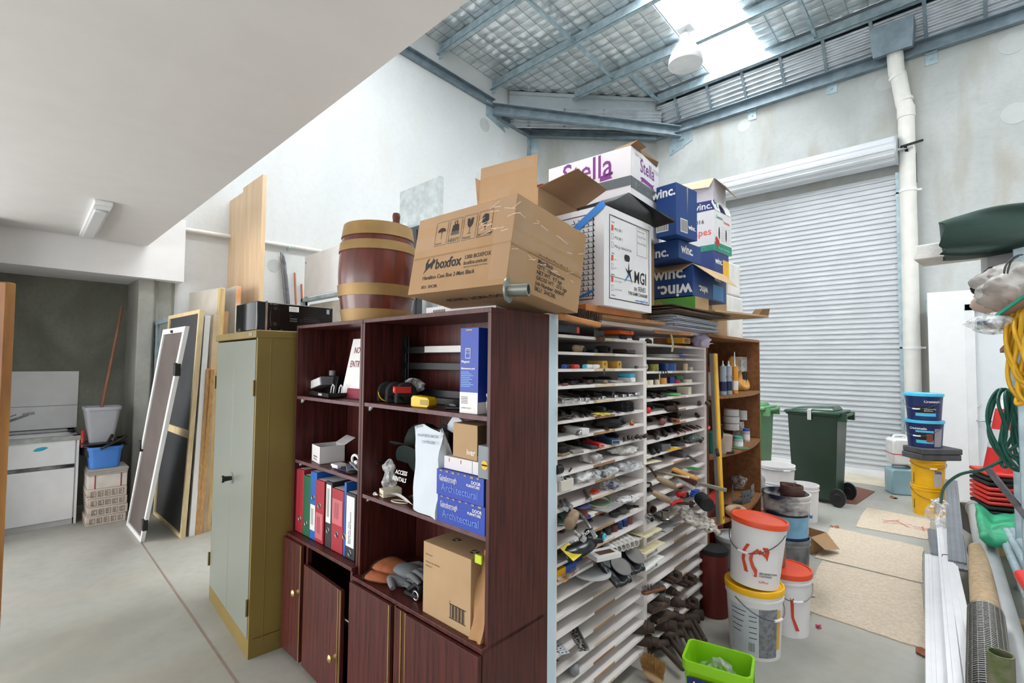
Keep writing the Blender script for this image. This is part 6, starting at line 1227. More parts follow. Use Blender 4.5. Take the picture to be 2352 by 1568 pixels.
def vent(label,p,m_,v,w=.20,d=.11,rz=0):
 t=P('vent_cover',label,'vent cover',3,*p,v,rz=rz,dz=.006,group='louvred vent covers');mb=MB();mb.box(0,0,.0,w,d,.004);mb.box(.0,0,-.008,w,.003,.002);mb.build('plate',m_,t,bevel=.002)
 for k in range(14):mb=MB();mb.bar((.018+k*(w-.03)/14,.012,.006),(.018+k*(w-.03)/14,d-.012,.006),.006,.004);mb.build('louvre',m_,t)
 mb=MB();mb.box(.5*w,-.006,-.014,.5*w+.014,.002,-.002);mb.build('clip',GREY,t)
IV=mat('ivory_plastic','e6dcbe',.45,var=.02)
vent('upper ivory louvred vent cover jutting from the right column',(1025,110),IV,-.035);vent('lower ivory louvred vent cover, larger and below the other',(1025,235),IV,-.05,.24,.12);vent('white louvred vent cover below the two ivory ones',(1040,385),WHITE,-.06,.24,.12,.05)
t=P('grey_sheet','pale grey lid sheet lying right of the ivory vent covers','sheet',3,1230,100,-.01,dz=.004);bx(t,.22,.2,.004,LGREY)
# rusty machinists tools lower right column
RW=mat('rust_brown','4f3f36',.75,.2,var=.2,scale=20)
def ironwork(label,i,x,y,v,kind,sc=1,rz=0):
 t=P({'vice':'rusty_vice','roll':'iron_roller','plane':'old_plane','ham':'hammer'}[kind],label,'tool',i,x,y,v,rz=rz,group='rusty old tools');mb=MB();s=sc
 if kind=='vice':mb.box(0,0,0,.09*s,.12*s,.02*s);mb.box(.01*s,.02*s,.02*s,.04*s,.1*s,.05*s);mb.box(.055*s,.0,.01*s,.09*s,.06*s,.045*s);mb.cyl((.02*s,-.02*s,.025*s),(.02*s,.1*s,.025*s),.012*s);mb.build('body',RW,t,bevel=.004)
 elif kind=='roll':mb.cyl((0,.12*s,.028*s),(0,0,.028*s),.028*s,n=20);mb.cyl((0,0,.028*s),(0,-.03*s,.028*s),.02*s,n=18);mb.build('roller',RW,t,bevel=.003)
 elif kind=='plane':mb.prism([(0,0),(.16*s,0),(.17*s,.02*s),(.15*s,.03*s),(.11*s,.028*s),(.09*s,.045*s),(.06*s,.045*s),(.05*s,.028*s),(.02*s,.03*s),(0,.02*s)],-.05*s,0,0,frame((0,0,0),(1,0,0),(0,0,1)));mb.build('body',RW,t,bevel=.003)
 else:mb.cyl((0,.05,.022),(.0,-.16*s,.010),.013,.017,n=14,m=1);mb.cyl((-.04*s,.03,.024),(.05*s,.03,.024),.022*s,n=16);mb.build('hammer',[RW,mat('grimy_handle','4c4038',.7)],t,bevel=.003)
for a in[('rusty vice at the right end of the first cluttered rust row',3,1300,600,-.02,'vice',1.1),('rusty vice standing behind the front one, touching the end panel',3,1440,560,-.03,'vice',1.2),('rusty round vice screw below the vices',3,1330,700,-.02,'roll',.8),('iron roller left of the rusty vice screw',3,1230,770,-.02,'roll',.9,.3),('rusty fan shaped plate in the second rust row',3,1110,850,-.02,'plane',.9),('old wooden plane in the third rust row',3,1160,945,-.02,'plane',1.0),('iron roller behind the old plane',3,1380,840,-.03,'roll',1.0,.2),('dark iron block at the end panel, third rust row',3,1480,880,-.02,'vice',1.0),('round black weight against the divider',3,1060,1070,-.01,'roll',1.3,.5),('large iron roller in the fourth rust row',3,1270,1080,-.03,'roll',1.5,.2),('iron roller behind the large one',3,1370,990,-.03,'roll',1.1,.3),('iron roller at the left of the fifth rust row',3,1110,1190,-.03,'roll',1.2,.4),('hammer with a grey handle reaching out past the end panel, topmost',3,1500,880,-.02,'ham',1.5,-.9),('hammer with an orange brown handle below the grey one',3,1470,950,-.02,'ham',1.4,-.9),('hammer with a dark handle, third down',3,1400,1000,-.02,'ham',1.3,-.9),('hammer with a blunt dark handle, fourth down',3,1330,1060,-.02,'ham',1.2,-.9),('hammer handle lying in the lowest rust row',3,1290,1130,-.02,'ham',1.2,-.7),('dark hammer pointing down by the straw broom',3,1220,1290,-.03,'ham',1.1,-.5),('dark hammer handle beneath the lowest shelf tab',3,1340,1250,-.03,'ham',1.1,-.9)]:ironwork(*a[:7],rz=a[7]if len(a)>7 else-.2)
t=P('wire_brush','dark wooden scratch brush in the lower right column','brush',3,1030,690,-.03,rz=-.35,dz=.004);mb=MB();mb.box(0,0,0,.15,.03,.016);mb.build('handle',mat('grimy_orange_wood','7a4a30',.6),t,bevel=.004);mb=MB()
for a in range(12):
 for b in range(3):mb.cyl((.008+a*.011,.006+b*.009,.015),(.008+a*.011+rr.uniform(-.004,.004),.006+b*.009,.042),.0018,n=5)
mb.build('bristles',DSTEEL,t)
t=P('steel_sleeve','grey ridged steel sleeve right of the scratch brush','sleeve',3,1200,690,-.03,rz=-.5);hollow(t,.1,.028,DSTEEL,.85)
t=P('hand_broom','straw bristled hand broom hanging in the lower right corner','broom',3,1030,1500,-.07,snap=False);A=ph(*cc(3,1040,1430),-.03);B=ph(*cc(3,1210,1535),-.12);t.location=PHM@A;d=B-A;mb=MB();mb.tube([-d*.1,d*.15,d*.6,d*.95,d*1.05],.02,n=12,radii=[.010,.018,.022,.020,.012]);mb.build('wooden_back',mat('broom_back','c2a27c',.6),t,smooth=60)
mb=MB();rb=random.Random(8)
for k in range(520):f=rb.random();s=rb.uniform(-.014,.014);p=d*f+Vector((0,s,.012));q=p+Vector((rb.uniform(-.03,.04),rb.uniform(-.015,.015),rb.uniform(.05,.085)));mb.tube([p,(p+q)/2+Vector((rb.uniform(-.004,.004),0,0)),q],.0011,n=3)
mb.build('straw_bristles',mat('straw','b98f55',.7,var=.15,scale=50),t)
# longer tools lying deep in the rows
rr=random.Random(21);ORD=['first','second','third','fourth','fifth','sixth','seventh','eighth','ninth','tenth','eleventh','twelfth','thirteenth','fourteenth','fifteenth']
for side,zs,ua,ub,rows in(('left',ZL,U0,U1,(1,3,4,5,6,7,12)),('right',ZR,U2,U3,(4,5,6,7,8,9,11,12))):
 for k in rows:
  for n in range(5):
   u=ua+.09+(ub-ua-.2)*(n+rr.uniform(.1,.7))/5;v=rr.uniform(.05,.12);m_=rr.choice([DSTEEL,RUST,GRIPB,DWOOD,DSTEEL,DGREY]);a=rr.uniform(-.9,-.2)
   t=thing('hand_tool','%s tool, %s from left, deep in the %s %s pigeonhole row'%({'dull_steel':'dull steel','rusty_iron':'rusty','dark_grip':'black gripped','dark_wood_handle':'dark wood handled','dark_grey':'dark grey'}[m_.name],ORD[n],ORD[k],side),'tool',PHM@Vector((u,v,zs[k]+.001)),PA+a,'tools lying deep in the pigeonholes')
   mb=MB();r=rr.uniform(.008,.016);mb.tube([(0,.26,r),(0,.12,r),(0,.10,r),(0,.02,r),(0,0,r)],r,n=10,radii=[r*.5,r*.5,r,r*1.05,r*.7]);mb.build('shaft',m_,t,smooth=50)
# ---------------------------------------------------------------- things on top of the cabinets
def ub(name,label,cat,o,yaw,dims,m,group=None,tilt=None,nm='carton',bev=.002,open_top=False,base=None):
 """box from its near bottom corner: local x runs away to the right, y to the left; returns thing, MB, left-face frame, right-face frame"""
 t=thing(name,label,cat,o,math.radians(yaw),group)
 if tilt:
  R=Matrix.Rotation(math.radians(yaw),3,'Z')@Matrix.Rotation(math.radians(tilt[0]),3,'X')@Matrix.Rotation(math.radians(tilt[1]),3,'Y');t.rotation_euler=R.to_euler()
 w,d,h=dims;mb=MB()
 if open_top:
  e=.004
  for b in((0,0,0,w,e,h),(0,d-e,0,w,d,h),(0,0,0,e,d,h),(w-e,0,0,w,d,h),(0,0,0,w,d,e)):mb.box(*b)
 else:mb.box(0,0,0,w,d,h)
 return t,mb,frame((-.0005,d,0),(0,-1,0),(0,0,1)),frame((0,-.0005,0),(1,0,0),(0,0,1))
# barrel
t=thing('wooden_barrel','small varnished wooden barrel with four brass coloured hoops on the bookcase','barrel',(-2.405,1.425,1.866))
def rb(z):return .178+.030*math.sin(PI*max(0,min(1,z/.525)))
mb=MB();mb.lathe([(.01,.012),(rb(0)-.02,.012),(rb(0),0)]+[(rb(z),z)for z in[.525*i/20 for i in range(1,20)]]+[(rb(.525),.525),(rb(.525)-.018,.525),(rb(.525)-.02,.505),(.01,.505)],n=44);mb.build('staves',mat('barrel_wood','6b2a1c',.28,var=.12,scale=4,stretch=(6,6,.8),col2='4c1c14',coat=.4),t,smooth=50)
for i,(a,b)in enumerate(((.0,.065),(.135,.195),(.375,.425),(.455,.527))):
 mb=MB();mb.lathe([(rb(a)+.001,a),(rb(a)+.006,a),(rb(b)+.006,b),(rb(b)+.001,b)],n=44);mb.build('hoop',mat('hoop_gold','97794a',.5,.3,var=.1,scale=6),t,smooth=50)
c=atY(905,530,1.5);mb=MB();mb.M=Matrix.Translation(c-Vector((-2.405,1.425,1.866)));mb.cyl((0,0,-.12),(0,0,.055),.021,.019,n=18);mb.lathe([(.02,.05),(.022,.07),(.018,.085),(.001,.088)],n=18);mb.box(.016,-.006,.0,.034,.006,.012,1);mb.build('spigot',[mat('spigot_wood','5c2a20',.4),BLACK],t,smooth=50)
# boxfox carton
t,mb,FL,FR=ub('cardboard_carton','large taped brown carton marked boxfox tilted on the bookcase top','box',(-1.208,1.221,1.937),90.6,(.441,.591,.341),CARD,tilt=(1.1,9.0))
mb.text('boxfox',.060,FL@Matrix.Translation((.165,.100,0)),1,bold=.022,sx=.95);mb.text('1300 BOXFOX',.0235,FL@Matrix.Translation((.345,.120,0)),1,bold=.01);mb.text('boxfox.com.au',.0225,FL@Matrix.Translation((.345,.097,0)),1,bold=.01)
mb.text('CREATIVE PACKAGING SOLUTIONS',.0085,FL@Matrix.Translation((.345,.084,0)),1);mb.text('Hamilton Case Box 2-Matt Black',.0245,FL@Matrix.Translation((.09,.058,0)),1,bold=.01);mb.text('SKU:  2HC2BL',.018,FL@Matrix.Translation((.09,.020,0)),1,bold=.015)
fox=[(.0,0),(.012,.018),(.010,.045),(.022,.062),(.034,.066),(.024,.052),(.026,.040),(.045,.046),(.055,.054),(.058,.066),(.064,.056),(.074,.054),(.070,.044),(.060,.036),(.056,.020),(.050,.016),(.046,.028),(.03,.022),(.016,.012)]
mb.poly([(x+.088,y+.085)for x,y in fox],FL,1)
for k,cap in enumerate(('KEEP DRY','HEAVY','FRAGILE','DO NOT DROP')):
 x=.135+k*.088;y=.20;mb.outline(x,y,x+.078,y+.105,.0018,FL,1);mb.text(cap,(.0095,.022,.0125,.0115)[k],FL@Matrix.Translation((x+.006-(.004 if k==1 else 0),y+.006,0)),1,bold=.02)
 cx=x+.039;cy=y+.06
 if k==0:mb.poly([(cx+.026*math.cos(a),cy+.018*math.sin(a))for a in[PI*j/12 for j in range(13)]],FL,1);mb.rect(cx-.001,cy-.03,cx+.002,cy,FL,1)
 elif k==1:mb.poly([(cx-.026,cy-.025),(cx+.026,cy-.025),(cx+.018,cy+.018),(cx-.018,cy+.018)],FL,1);mb.outline(cx-.009,cy+.016,cx+.009,cy+.036,.004,FL,1)
 elif k==2:mb.poly([(cx-.018,cy+.03),(cx-.016,cy+.005),(cx-.006,cy-.008),(cx+.006,cy-.008),(cx+.016,cy+.005),(cx+.018,cy+.03),(cx+.006,cy+.03),(cx+.0,cy+.018),(cx-.004,cy+.03)],FL,1);mb.rect(cx-.002,cy-.032,cx+.002,cy-.008,FL,1);mb.rect(cx-.012,cy-.035,cx+.012,cy-.032,FL,1)
 else:mb.poly([(cx-.016,cy-.004),(cx+.006,cy-.012),(cx+.018,cy+.004),(cx+.015,cy+.028),(cx-.006,cy+.034),(cx-.019,cy+.02)],FL,1);mb.poly([(cx-.004,cy-.018),(cx+.002,cy-.034),(cx+.008,cy-.018)],FL,1)
for k,s in enumerate(('Hamilton Case Box 2-','Matt Black','QTY:  10pcs/carton','NET WT:  9.7 kgs','GROSS WT:  10.5 kgs','Job Number: 000047','SKU:  2HC2BL')):mb.text(s,.0215,FR@Matrix.Translation((.155,.150-k*.0215,0)),1,bold=.012)
MB_=frame((0,.5,-.0005),(0,-1,0),(-1,0,0));mb.text('DO NOT DROP',.05,frame((.10,.12,-.0008),(0,1,0),(1,0,0)),1,bold=.01)
mb.build('carton',[CARD,INK],t,bevel=.003)
for(f,a)in((FL,(0,.155,.591,.161)),(FR,(0,.150,.441,.157))):mb=MB();mb.rect(*a,f,0,.0012);mb.build('fold_crease',mat('crease','9b7750',.8),t)
for(f,a)in((FL,(-.0,.19,.40,.25)),(FR,(.0,.215,.36,.275)),(FR,(0,.165,.44,.20)),(FL,(.50,.02,.591,.335)),(FL,(.0,.29,.591,.335)),(FR,(0,.02,.09,.335))):
 mb=MB();mb.rect(*a,f,0,.0016);mb.build('packing_tape',TAPE,t)
rr=random.Random(4);mb=MB()
for k in range(34):
 f=FL if k%2 else FR;x=rr.uniform(.40,.585)if k%2 else rr.uniform(.0,.40);y=rr.uniform(.2,.31)if k%2 else rr.choice((.13,.23,.27))+rr.uniform(-.012,.012);L_=rr.uniform(.02,.06);s=rr.uniform(-.3,.5)
 mb.poly([(x,y),(x+L_,y+L_*s),(x+L_,y+L_*s+.0014),(x,y+.0016)],f,0,.0022)
mb.build('tape_crease_glints',mat('tape_shine','eee3d8',.2,var=0),t)  # pale slivers painted as glints along the tape creases
c=atY(1163,705,1.235);t=thing('steel_flange','galvanised pipe flange lying under the tilted brown carton','flange',(c.x,1.235,1.92));mb=MB();mb.lathe([(.018,0),(.046,0),(.046,.007),(.024,.009),(.024,.08),(.018,.08),(.018,0)],n=30,M=Matrix.Translation((0,0,-.004))@Matrix.Rotation(math.radians(-65),4,'Z')@Matrix.Rotation(math.radians(-90),4,'X'));mb.build('flange',mat('flange_metal','8d918a',.4,.7),t,smooth=45)
# white slab and open carton above it
t,mb,FL,FR=ub('white_flat_carton','flat white carton lying between the boxfox carton and the open one','box',(-1.245,1.30,2.235),90.6,(.42,.50,.05),CARDW,tilt=(1.1,7.0));mb.build('carton',CARDW,t,bevel=.002)
t,mb,FL,FR=ub('open_carton','open brown carton with upright front flap and outspread side flap','box',(-1.47,1.70,2.27),100,(.42,.36,.205),CARD,open_top=True);w,d,h=.42,.36,.205;mb.build('carton',CARD,t)
mb=MB();mb.hexa([(0,.01,h),(0,d-.01,h),(.003,d-.01,h),(.003,.01,h)],[(-.012,0,h+.155),(-.012,d-.03,h+.155),(-.009,d-.03,h+.155),(-.009,0,h+.155)]);mb.build('front_flap',CARD,t)
mb=MB();mb.hexa([(0,0,h-.0),(w,0,h),(w,.0,h+.003),(0,0,h+.003)],[(.06,-.17,h+.07),(w-.02,-.17,h+.075),(w-.02,-.17,h+.078),(.06,-.17,h+.073)]);mb.build('side_flap',CARDI,t)
mb=MB();mb.hexa([(w,d,h),(0,d,h),(0,d+.003,h),(w,d+.003,h)],[(w,d+.03,h+.13),(.02,d+.03,h+.13),(.02,d+.033,h+.13),(w,d+.033,h+.13)]);mb.build('rear_flap',CARD,t)
mb=MB();mb.rect(.13,-.02,.20,.15+h,FL,0,.002);mb.rect(0,h-.04+.14,d-.02,h+.145,frame((-.012,d,0),(0,-1,0),(0,0,1)),0,.002);mb.build('packing_tape',TAPE,t)
t,mb,FL,FR=ub('red_carton','red carton corner with a small green leaf print rising from the open carton','box',(-1.53,1.80,2.30),96,(.25,.2,.235),RED);mb.poly([(.03+.02*math.cos(a),.19+.028*math.sin(a))for a in[2*PI*k/14 for k in range(14)]],FR,1);mb.build('carton',[mat('carton_red','c62c28',.5),mat('leaf_green','8dc63f',.5)],t)
# golf buggy carton
t,mb,FL,FR=ub('golf_carton','white carton marked MGI zip series with a blue strap and hand hole','box',(-1.222,1.866,1.922),91,(.455,.42,.458),CARDW);w,d,h=.455,.42,.458
mb.outline(.045,.035,.43,.425,.004,FR,1);mb.text('MGI',.085,FR@Matrix.Translation((.272,.135,0)),1,bold=.012,sx=.85);mb.text('zip SERIES',.032,FR@Matrix.Translation((.27,.098,0)),1,bold=.0,sx=.9);mb.rect(.05,.138,.27,.140,FR,1);mb.text('THE GAME CHANGER',.022,FR@Matrix.Translation((.215,.072,0)),1,bold=.02,sx=.9);mb.text('www.mgigolf.com',.018,FR@Matrix.Translation((.285,.044,0)),2,bold=.01)
for k,(a,rr_)in enumerate(((95,.055),(35,.04),(150,.045),(225,.075),(300,.06))):
 a=math.radians(a);c=(.225,.175);q=(-math.sin(a),math.cos(a));mb.poly([(c[0]+q[0]*.012,c[1]+q[1]*.012),(c[0]-q[0]*.004,c[1]-q[1]*.004),(c[0]+rr_*math.cos(a),c[1]+rr_*math.sin(a))],FR,2 if k==3 else 1)
for k,(y,s,red)in enumerate(((.355,'MGI ZIP 1',1),(.315,'MGI ZIP 3',0),(.275,'MGI zip NAVIGATOR',0),(.215,'black',1),(.175,'white',0),(.115+.0,'Lithium 24v 250Wh',1),(.075,'Lithium 24v 380Wh',0))):
 if red:mb.rect(.062,y-.002,.080,y+.024,FR,3)
 else:mb.outline(.062,y-.002,.080,y+.024,.0012,FR,1)
 mb.text(s,.017 if k<3 else .008,FR@Matrix.Translation((.09,y+.004,0)),1)
for y,s in((.39,'model'),(.245,'colour'),(.145,'battery'),(.05,'serial no.')):mb.text(s,.010,FR@Matrix.Translation((.062,y,0)),1,bold=.02)
mb.outline(.30,.275,.405,.425-.01,.0015,FR,1);mb.text('destination details:',.010,FR@Matrix.Translation((.305,.395,0)),1);mb.text('Display Plants',.016,FR@Matrix.Translation((.305,.368,0)),4);mb.text('Glasses/Vases',.016,FR@Matrix.Translation((.305,.335,0)),4)
mb.poly([(.205+.014*math.cos(a)+.012*(1 if math.cos(a)>0 else-1),0.245+.016*math.sin(a))for a in[2*PI*(k+.5)/20 for k in range(20)]],FR,1)
mb.outline(-.2+.21,.03,.155+.21,.43,.004,FL,1)
for a in range(5):
 for b in range(15):x=.24+a*.027;y=.045+b*.025;mb.poly([(x,y),(x+.024,y),(x+.014,y+.018),(x+.011,y+.016),(x+.018,y+.003),(x,y+.003)],FL,1)
mb.build('carton',[CARDW,INK,mat('mgi_blue','2b78c8',.5),mat('tick_red','e0563c',.6),GREY],t,bevel=.002)
mb=MB();mb.bar((-.006,.17,.36),(-.008,-.006,.462),.035,.003,up=(1,0,0));mb.build('blue_strap',mat('strap_blue','2f7fd0',.4),t);mb=MB();mb.bar((-.006,.17,.03),(-.008,.05,.07),.01,.003,up=(1,0,0));mb.build('blue_strap',mat('strap_blue','',.4),t)
p=[atZ(1319,479,2.384),atZ(1391,466,2.386),atZ(1499,516,2.384),atX(1546,501,-1.10),on(1437,439,(0,1,0),(0,2.36,0))]
p[4]=on(1437,439,(0,1,0),(0,2.2,0));c0=sum(p,Vector((0,0,0)))/5
mb=MB();mb.add(p+[(p[1]+p[4])/2+Vector((0,0,.0)),(p[2]+p[3]+p[4])/3+Vector((0,0,.015))],[(0,1,5),(0,5,4),(1,2,6,5),(2,3,6),(3,4,6),(4,5,6)]);tag(mb.build('rubber_mat',mat('mat_black','2a2b2e',.7,var=.15,scale=20),solid=.012),'black rubber mat draped over the top of the white golf carton','mat')
t,mb,FL,FR=ub('plain_carton','plain brown carton standing under the tall white towel carton','box',(-1.42,2.38,1.873),92,(.36,.45,.52),CARD);mb.build('carton',CARD,t,bevel=.002)
# towel carton
t,mb,FL,FR=ub('towel_carton','large white carton printed Stella in purple with a grey band','box',(-1.379,2.371,2.40),94.7,(.39,.552,.468),CARDW);w,d,h=.39,.552,.468
mb.rect(0,.245,d,.30,FL,2);mb.rect(0,.235,w,.30,FR,2);mb.text('Stella',.19,FL@Matrix.Translation((.10,.33,0)),1,bold=.008,sx=.85);mb.text('Stella',.11,FR@Matrix.Translation((.12,.36,0)),1,bold=.008,sx=.85)
mb.poly([(.12,.325),(.16,.335),(.29,.325),(.315,.335),(.30,.315),(.315,.30),(.27,.305),(.16,.31),(.125,.30),(.14,.312)],FR,1);mb.poly([(.36,.335),(.44,.35),(.43,.325),(.44,.31),(.36,.305)],FL,1)
mb.text('TAD Slimline Towel',.038,FR@Matrix.Translation((.055,.252,0)),3,bold=.015,sx=.95);mb.text('7190',.075,FL@Matrix.Translation((.32,.13,0)),1,bold=.02);mb.text('Re-Order Code',.03,FL@Matrix.Translation((.10,.10,0)),4,bold=.02);mb.text('7190',.075,FR@Matrix.Translation((.13,.11,0)),1,bold=.02);mb.text('Stella Tissue',.022,FR@Matrix.Translation((.05,.435,0)),5);mb.text('1200 sheets\nper carton',.018,FR@Matrix.Translation((.30,.42,0)),5)
PUR=mat('purple_ink','7d2f86',.6,var=0);BAND=mat('grey_band','5f6569',.6,var=0);mb.build('carton',[CARDW,PUR,BAND,WHITE,INK,GREY],t,bevel=.002)
mb=MB();mb.hexa([(0,.1,h),(0,0,h+.002),(.1,0,h+.002),(.1,.1,h)],[(.01,.1,h+.012),(.03,-.03,h+.035),(.14,-.03,h+.03),(.1,.1,h+.012)]);mb.hexa([(.15,0,h),(.36,0,h-.01),(.36,.01,h),(.15,.01,h)],[(.13,.01,h+.035),(.34,-.02,h+.012),(.34,0,h+.014),(.13,.02,h+.035)]);mb.build('torn_flap',CARDI,t)
# blue cartons
WB=mat('carton_blue','123f80',.5,var=.03);WBD=mat('carton_navy','263a7c',.5,var=.03)
def winc(label,o,yaw,dims,txt=(),open_top=False,m=None):
 t,mb,FL,FR=ub('paper_carton',label,'box',o,yaw,dims,m or WB,group='blue paper cartons',open_top=open_top)
 for(f,s,x,y,sz,rot)in txt:
  F=FL if f=='L' else FR;mb.text(s,sz,F@Matrix.Translation((x,y,0))@Matrix.Rotation(PI if rot else 0,4,'Z'),1,bold=.03)
 mb.build('carton',[m or WB,INKW],t,bevel=.002);return t,FL,FR
t,FL,FR=winc('upright blue winc carton with slit side right of the Stella carton',(-1.252,2.658,2.405),85,(.24,.13,.305),(('L','winc.',-.03,.235,.075,0),('R','winc.',.135,.055,.04,0)))
mb=MB();mb.poly([(.118,.305),(.132,.305),(.120,.14)],FR,0);mb.build('slit',CARDL,t)
mb=MB();
for k in range(12):mb.rect(.05+k*.006,.03,.053+k*.006+.001*(k%2),.10,FR,0)
mb.rect(.045,.025,.125,.105,FR,1,.0006);mb.rect(.0,.03,.08,.10,FL,1,.0006)
for k in range(12):mb.rect(.006+k*.006,.035,.009+k*.006,.095,FL,0)
mb.build('barcode',[INK,WHITE],t)
winc('flat blue winc carton below the upright slit one',(-1.285,2.76,2.29),88.6,(.30,.26,.112),(('R','winc.',.03,.04,.075,0),('L','winc.',.03,.02,.08,0)))
t,FL,FR=winc('open blue winc carton with lettering upright and upside down',(-1.285,2.95,2.085),91,(.58,.34,.20),(('L','winc.',.08,.12,.105,0),('L','winc.',.335,.075,.11,1),('R','winc.',.36,.14,.055,0),('R','winc.',.24,.075,.07,1)),open_top=True)
mb=MB();mb.rect(.33,.01,.52,.11,FR,0,.0012);mb.build('sky_blue_print',mat('print_sky','3b8fd6',.5),t);w,d,h=.58,.34,.20
mb=MB();mb.hexa([(0,0,h),(0,d,h),(0,d,h+.003),(0,0,h+.003)],[(-.10,.03,h-.055),(-.10,d,h-.05),(-.10,d,h-.047),(-.10,.03,h-.052)]);mb.build('front_flap',CARDL,t)
mb=MB();mb.hexa([(0,0,h),(w,0,h),(w,0,h+.003),(0,0,h+.003)],[(.10,-.10,h-.09),(w-.08,-.10,h-.10),(w-.08,-.10,h-.097),(.10,-.10,h-.087)]);mb.build('side_flap',CARDL,t)
mb=MB();mb.hexa([(0,0,h),(.02,.0,h),(.02,.1,h),(0,.1,h)],[(.02,.02,h+.07),(.03,.02,h+.07),(.03,.1,h+.04),(.02,.1,h+.04)]);mb.build('rear_flap',CARDI,t)
t,FL,FR=winc('blue carton with yellow end under the tomato carton',(-1.39,3.56,2.30),88,(.26,.30,.185),(('R','winc.',.02,.10,.06,0),),m=WBD);mb=MB();mb.rect(.15,.02,.26,.14,FR,0,.0012);mb.build('yellow_print',YELLOW,t)
# tomato carton
t,mb,FL,FR=ub('tomato_carton','white Gourmet Tomatoes carton with handle slots and a green foot','box',(-1.387,3.562,2.49),87.3,(.298,.42,.30),CARDW);w,d,h=.298,.42,.30
TG=mat('teal_green_ink','1f8a72',.5,var=0);mb.rect(0,0,w,.065,FR,1);mb.rect(0,0,d,.045,FL,1);mb.text('Gourmet',.036,FR@Matrix.Translation((.03,.245,0)),1,bold=.01,sx=.8);mb.text('Tomatoes',.036,FR@Matrix.Translation((.15,.225,0)),2,bold=.01,sx=.75);mb.text('Product of Australia',.026,FR@Matrix.Translation((.07,.02,0)),3,bold=.01,sx=.9);mb.text('Grapes',.075,FL@Matrix.Translation((.18,.12,0)),2,bold=.01);mb.text('5/2016',.045,FL@Matrix.Translation((.22,.21,0)),4);mb.text('ralia',.04,FL@Matrix.Translation((.30,.01,0)),3)
for x in(.08,.20):mb.poly([(x+.011*math.cos(a),.14+.048*math.sin(a))for a in[2*PI*k/18 for k in range(18)]],FR,4)
for cx,cy in((.035,.085),(.06,.07),(.045,.055)):mb.poly([(cx+.022*math.cos(a),cy+.022*math.sin(a))for a in[2*PI*k/14 for k in range(14)]],FR,5,.0012)
for k in range(6):
 for x in(.11,.14,.235):mb.rect(x,.09+k*.02,x+.03,.093+k*.02,FR,6)
mb.build('carton',[CARDW,TG,mat('tomato_pink','e0605a',.5),WHITE,INK,RED,LGREY],t,bevel=.002)
mb=MB();F=frame((0,0,h),(1,0,0),(0,.35,1));mb.prism([(.02,0),(.10,0),(.10,.04),(.12,.07),(.15,.08),(.18,.07),(.20,.04),(.20,0),(.29,0),(.30,.06),(.25,.115),(.05,.115),(0,.06)],0,.004,0,F);mb.poly([(.05,.02),(.07,.02),(.085,.085),(.065,.085)],F,1,.005);mb.build('handle_flap',[CARDW,TG],t)
# tall white carton behind
t,mb,FL,FR=ub('white_carton','open white carton with tan flaps and navy foot band at the back of the stack','box',(-1.40,3.60,2.80),95.2,(.30,.30,.24),CARDW,open_top=True);w,d,h=.30,.30,.24;mb.rect(0,0,d,.075,FL,1);mb.rect(0,0,w,.06,FR,1);mb.text('winc.',.07,FL@Matrix.Translation((.14,.015,0)),2,bold=.02,lift=.0012);mb.build('carton',[mat('lilac_white_card','d9d6e0',.6),WBD,WHITE],t)
mb=MB();mb.hexa([(0,0,h),(0,d,h),(.003,d,h),(.003,0,h)],[(-.06,.02,h-.085),(-.06,d+.03,h-.06),(-.057,d+.03,h-.06),(-.057,.02,h-.085)]);mb.build('front_flap',mat('tan_flap','d2b79a',.8),t);mb=MB();mb.hexa([(0,0,h),(w,0,h),(w,.003,h),(0,.003,h)],[(.02,-.07,h-.07),(w+.03,-.09,h-.10),(w+.03,-.087,h-.10),(.02,-.067,h-.07)]);mb.build('side_flap',mat('tan_flap','',.8),t)
# green tray, flattened cartons, papers
t,mb,FL,FR=ub('green_tray_carton','green tray carton with a hexagon badge under the open blue carton','box',(-1.27,2.95,2.0),89.6,(.20,.40,.08),GREEN);mb.poly([(.16+.026*math.cos(a),.04+.026*math.sin(a))for a in[PI/6+PI/3*k for k in range(6)]],FL,1);mb.text('5',.028,FL@Matrix.Translation((.152,.036,0)),2,lift=.0014);mb.rect(.0,0,.08,.08,FR,3);mb.rect(.08,.0,.20,.08,FR,3,.0012);mb.build('carton',[mat('carton_green','5fa344',.5,var=.05),mat('badge_tan','b98f55',.6),GREEN,CARDL],t,bevel=.002)
t,mb,FL,FR=ub('flattened_carton','flattened brown carton with torn end reaching right from the green tray','box',(-1.18,3.03,1.985),78,(.62,.40,.012),CARD);mb.build('sheet',CARDL,t);mb=MB();mb.hexa([(.5,0,.012),(.62,0,.012),(.62,.06,.012),(.5,.06,.012)],[(.52,-.015,.05),(.62,-.01,.06),(.62,.04,.06),(.52,.04,.05)]);mb.build('torn_end',CARDI,t)
for k in range(7):
 t,mb,FL,FR=ub('flattened_carton',['lowest dark flattened carton on the white paper stack','second dark flattened carton','third dark flattened carton, pushed right','fourth dark flattened carton','fifth dark flattened carton, sagging','sixth dark flattened carton','topmost dark flattened carton under the green tray'][k]+('' if k in(0,6)else ' of the pile on the papers'),'box',(-1.24+.02*((k*3)%4),2.50+.03*(k%3),1.952+k*.0048),90+((k*5)%7-3),(.70+.03*(k%3),.42,.004),CARD,group='flattened dark cartons');mb.build('sheet',mat('old_card_%d'%(k%2),['4f4235','6a5743'][k%2],.85,var=.15),t)
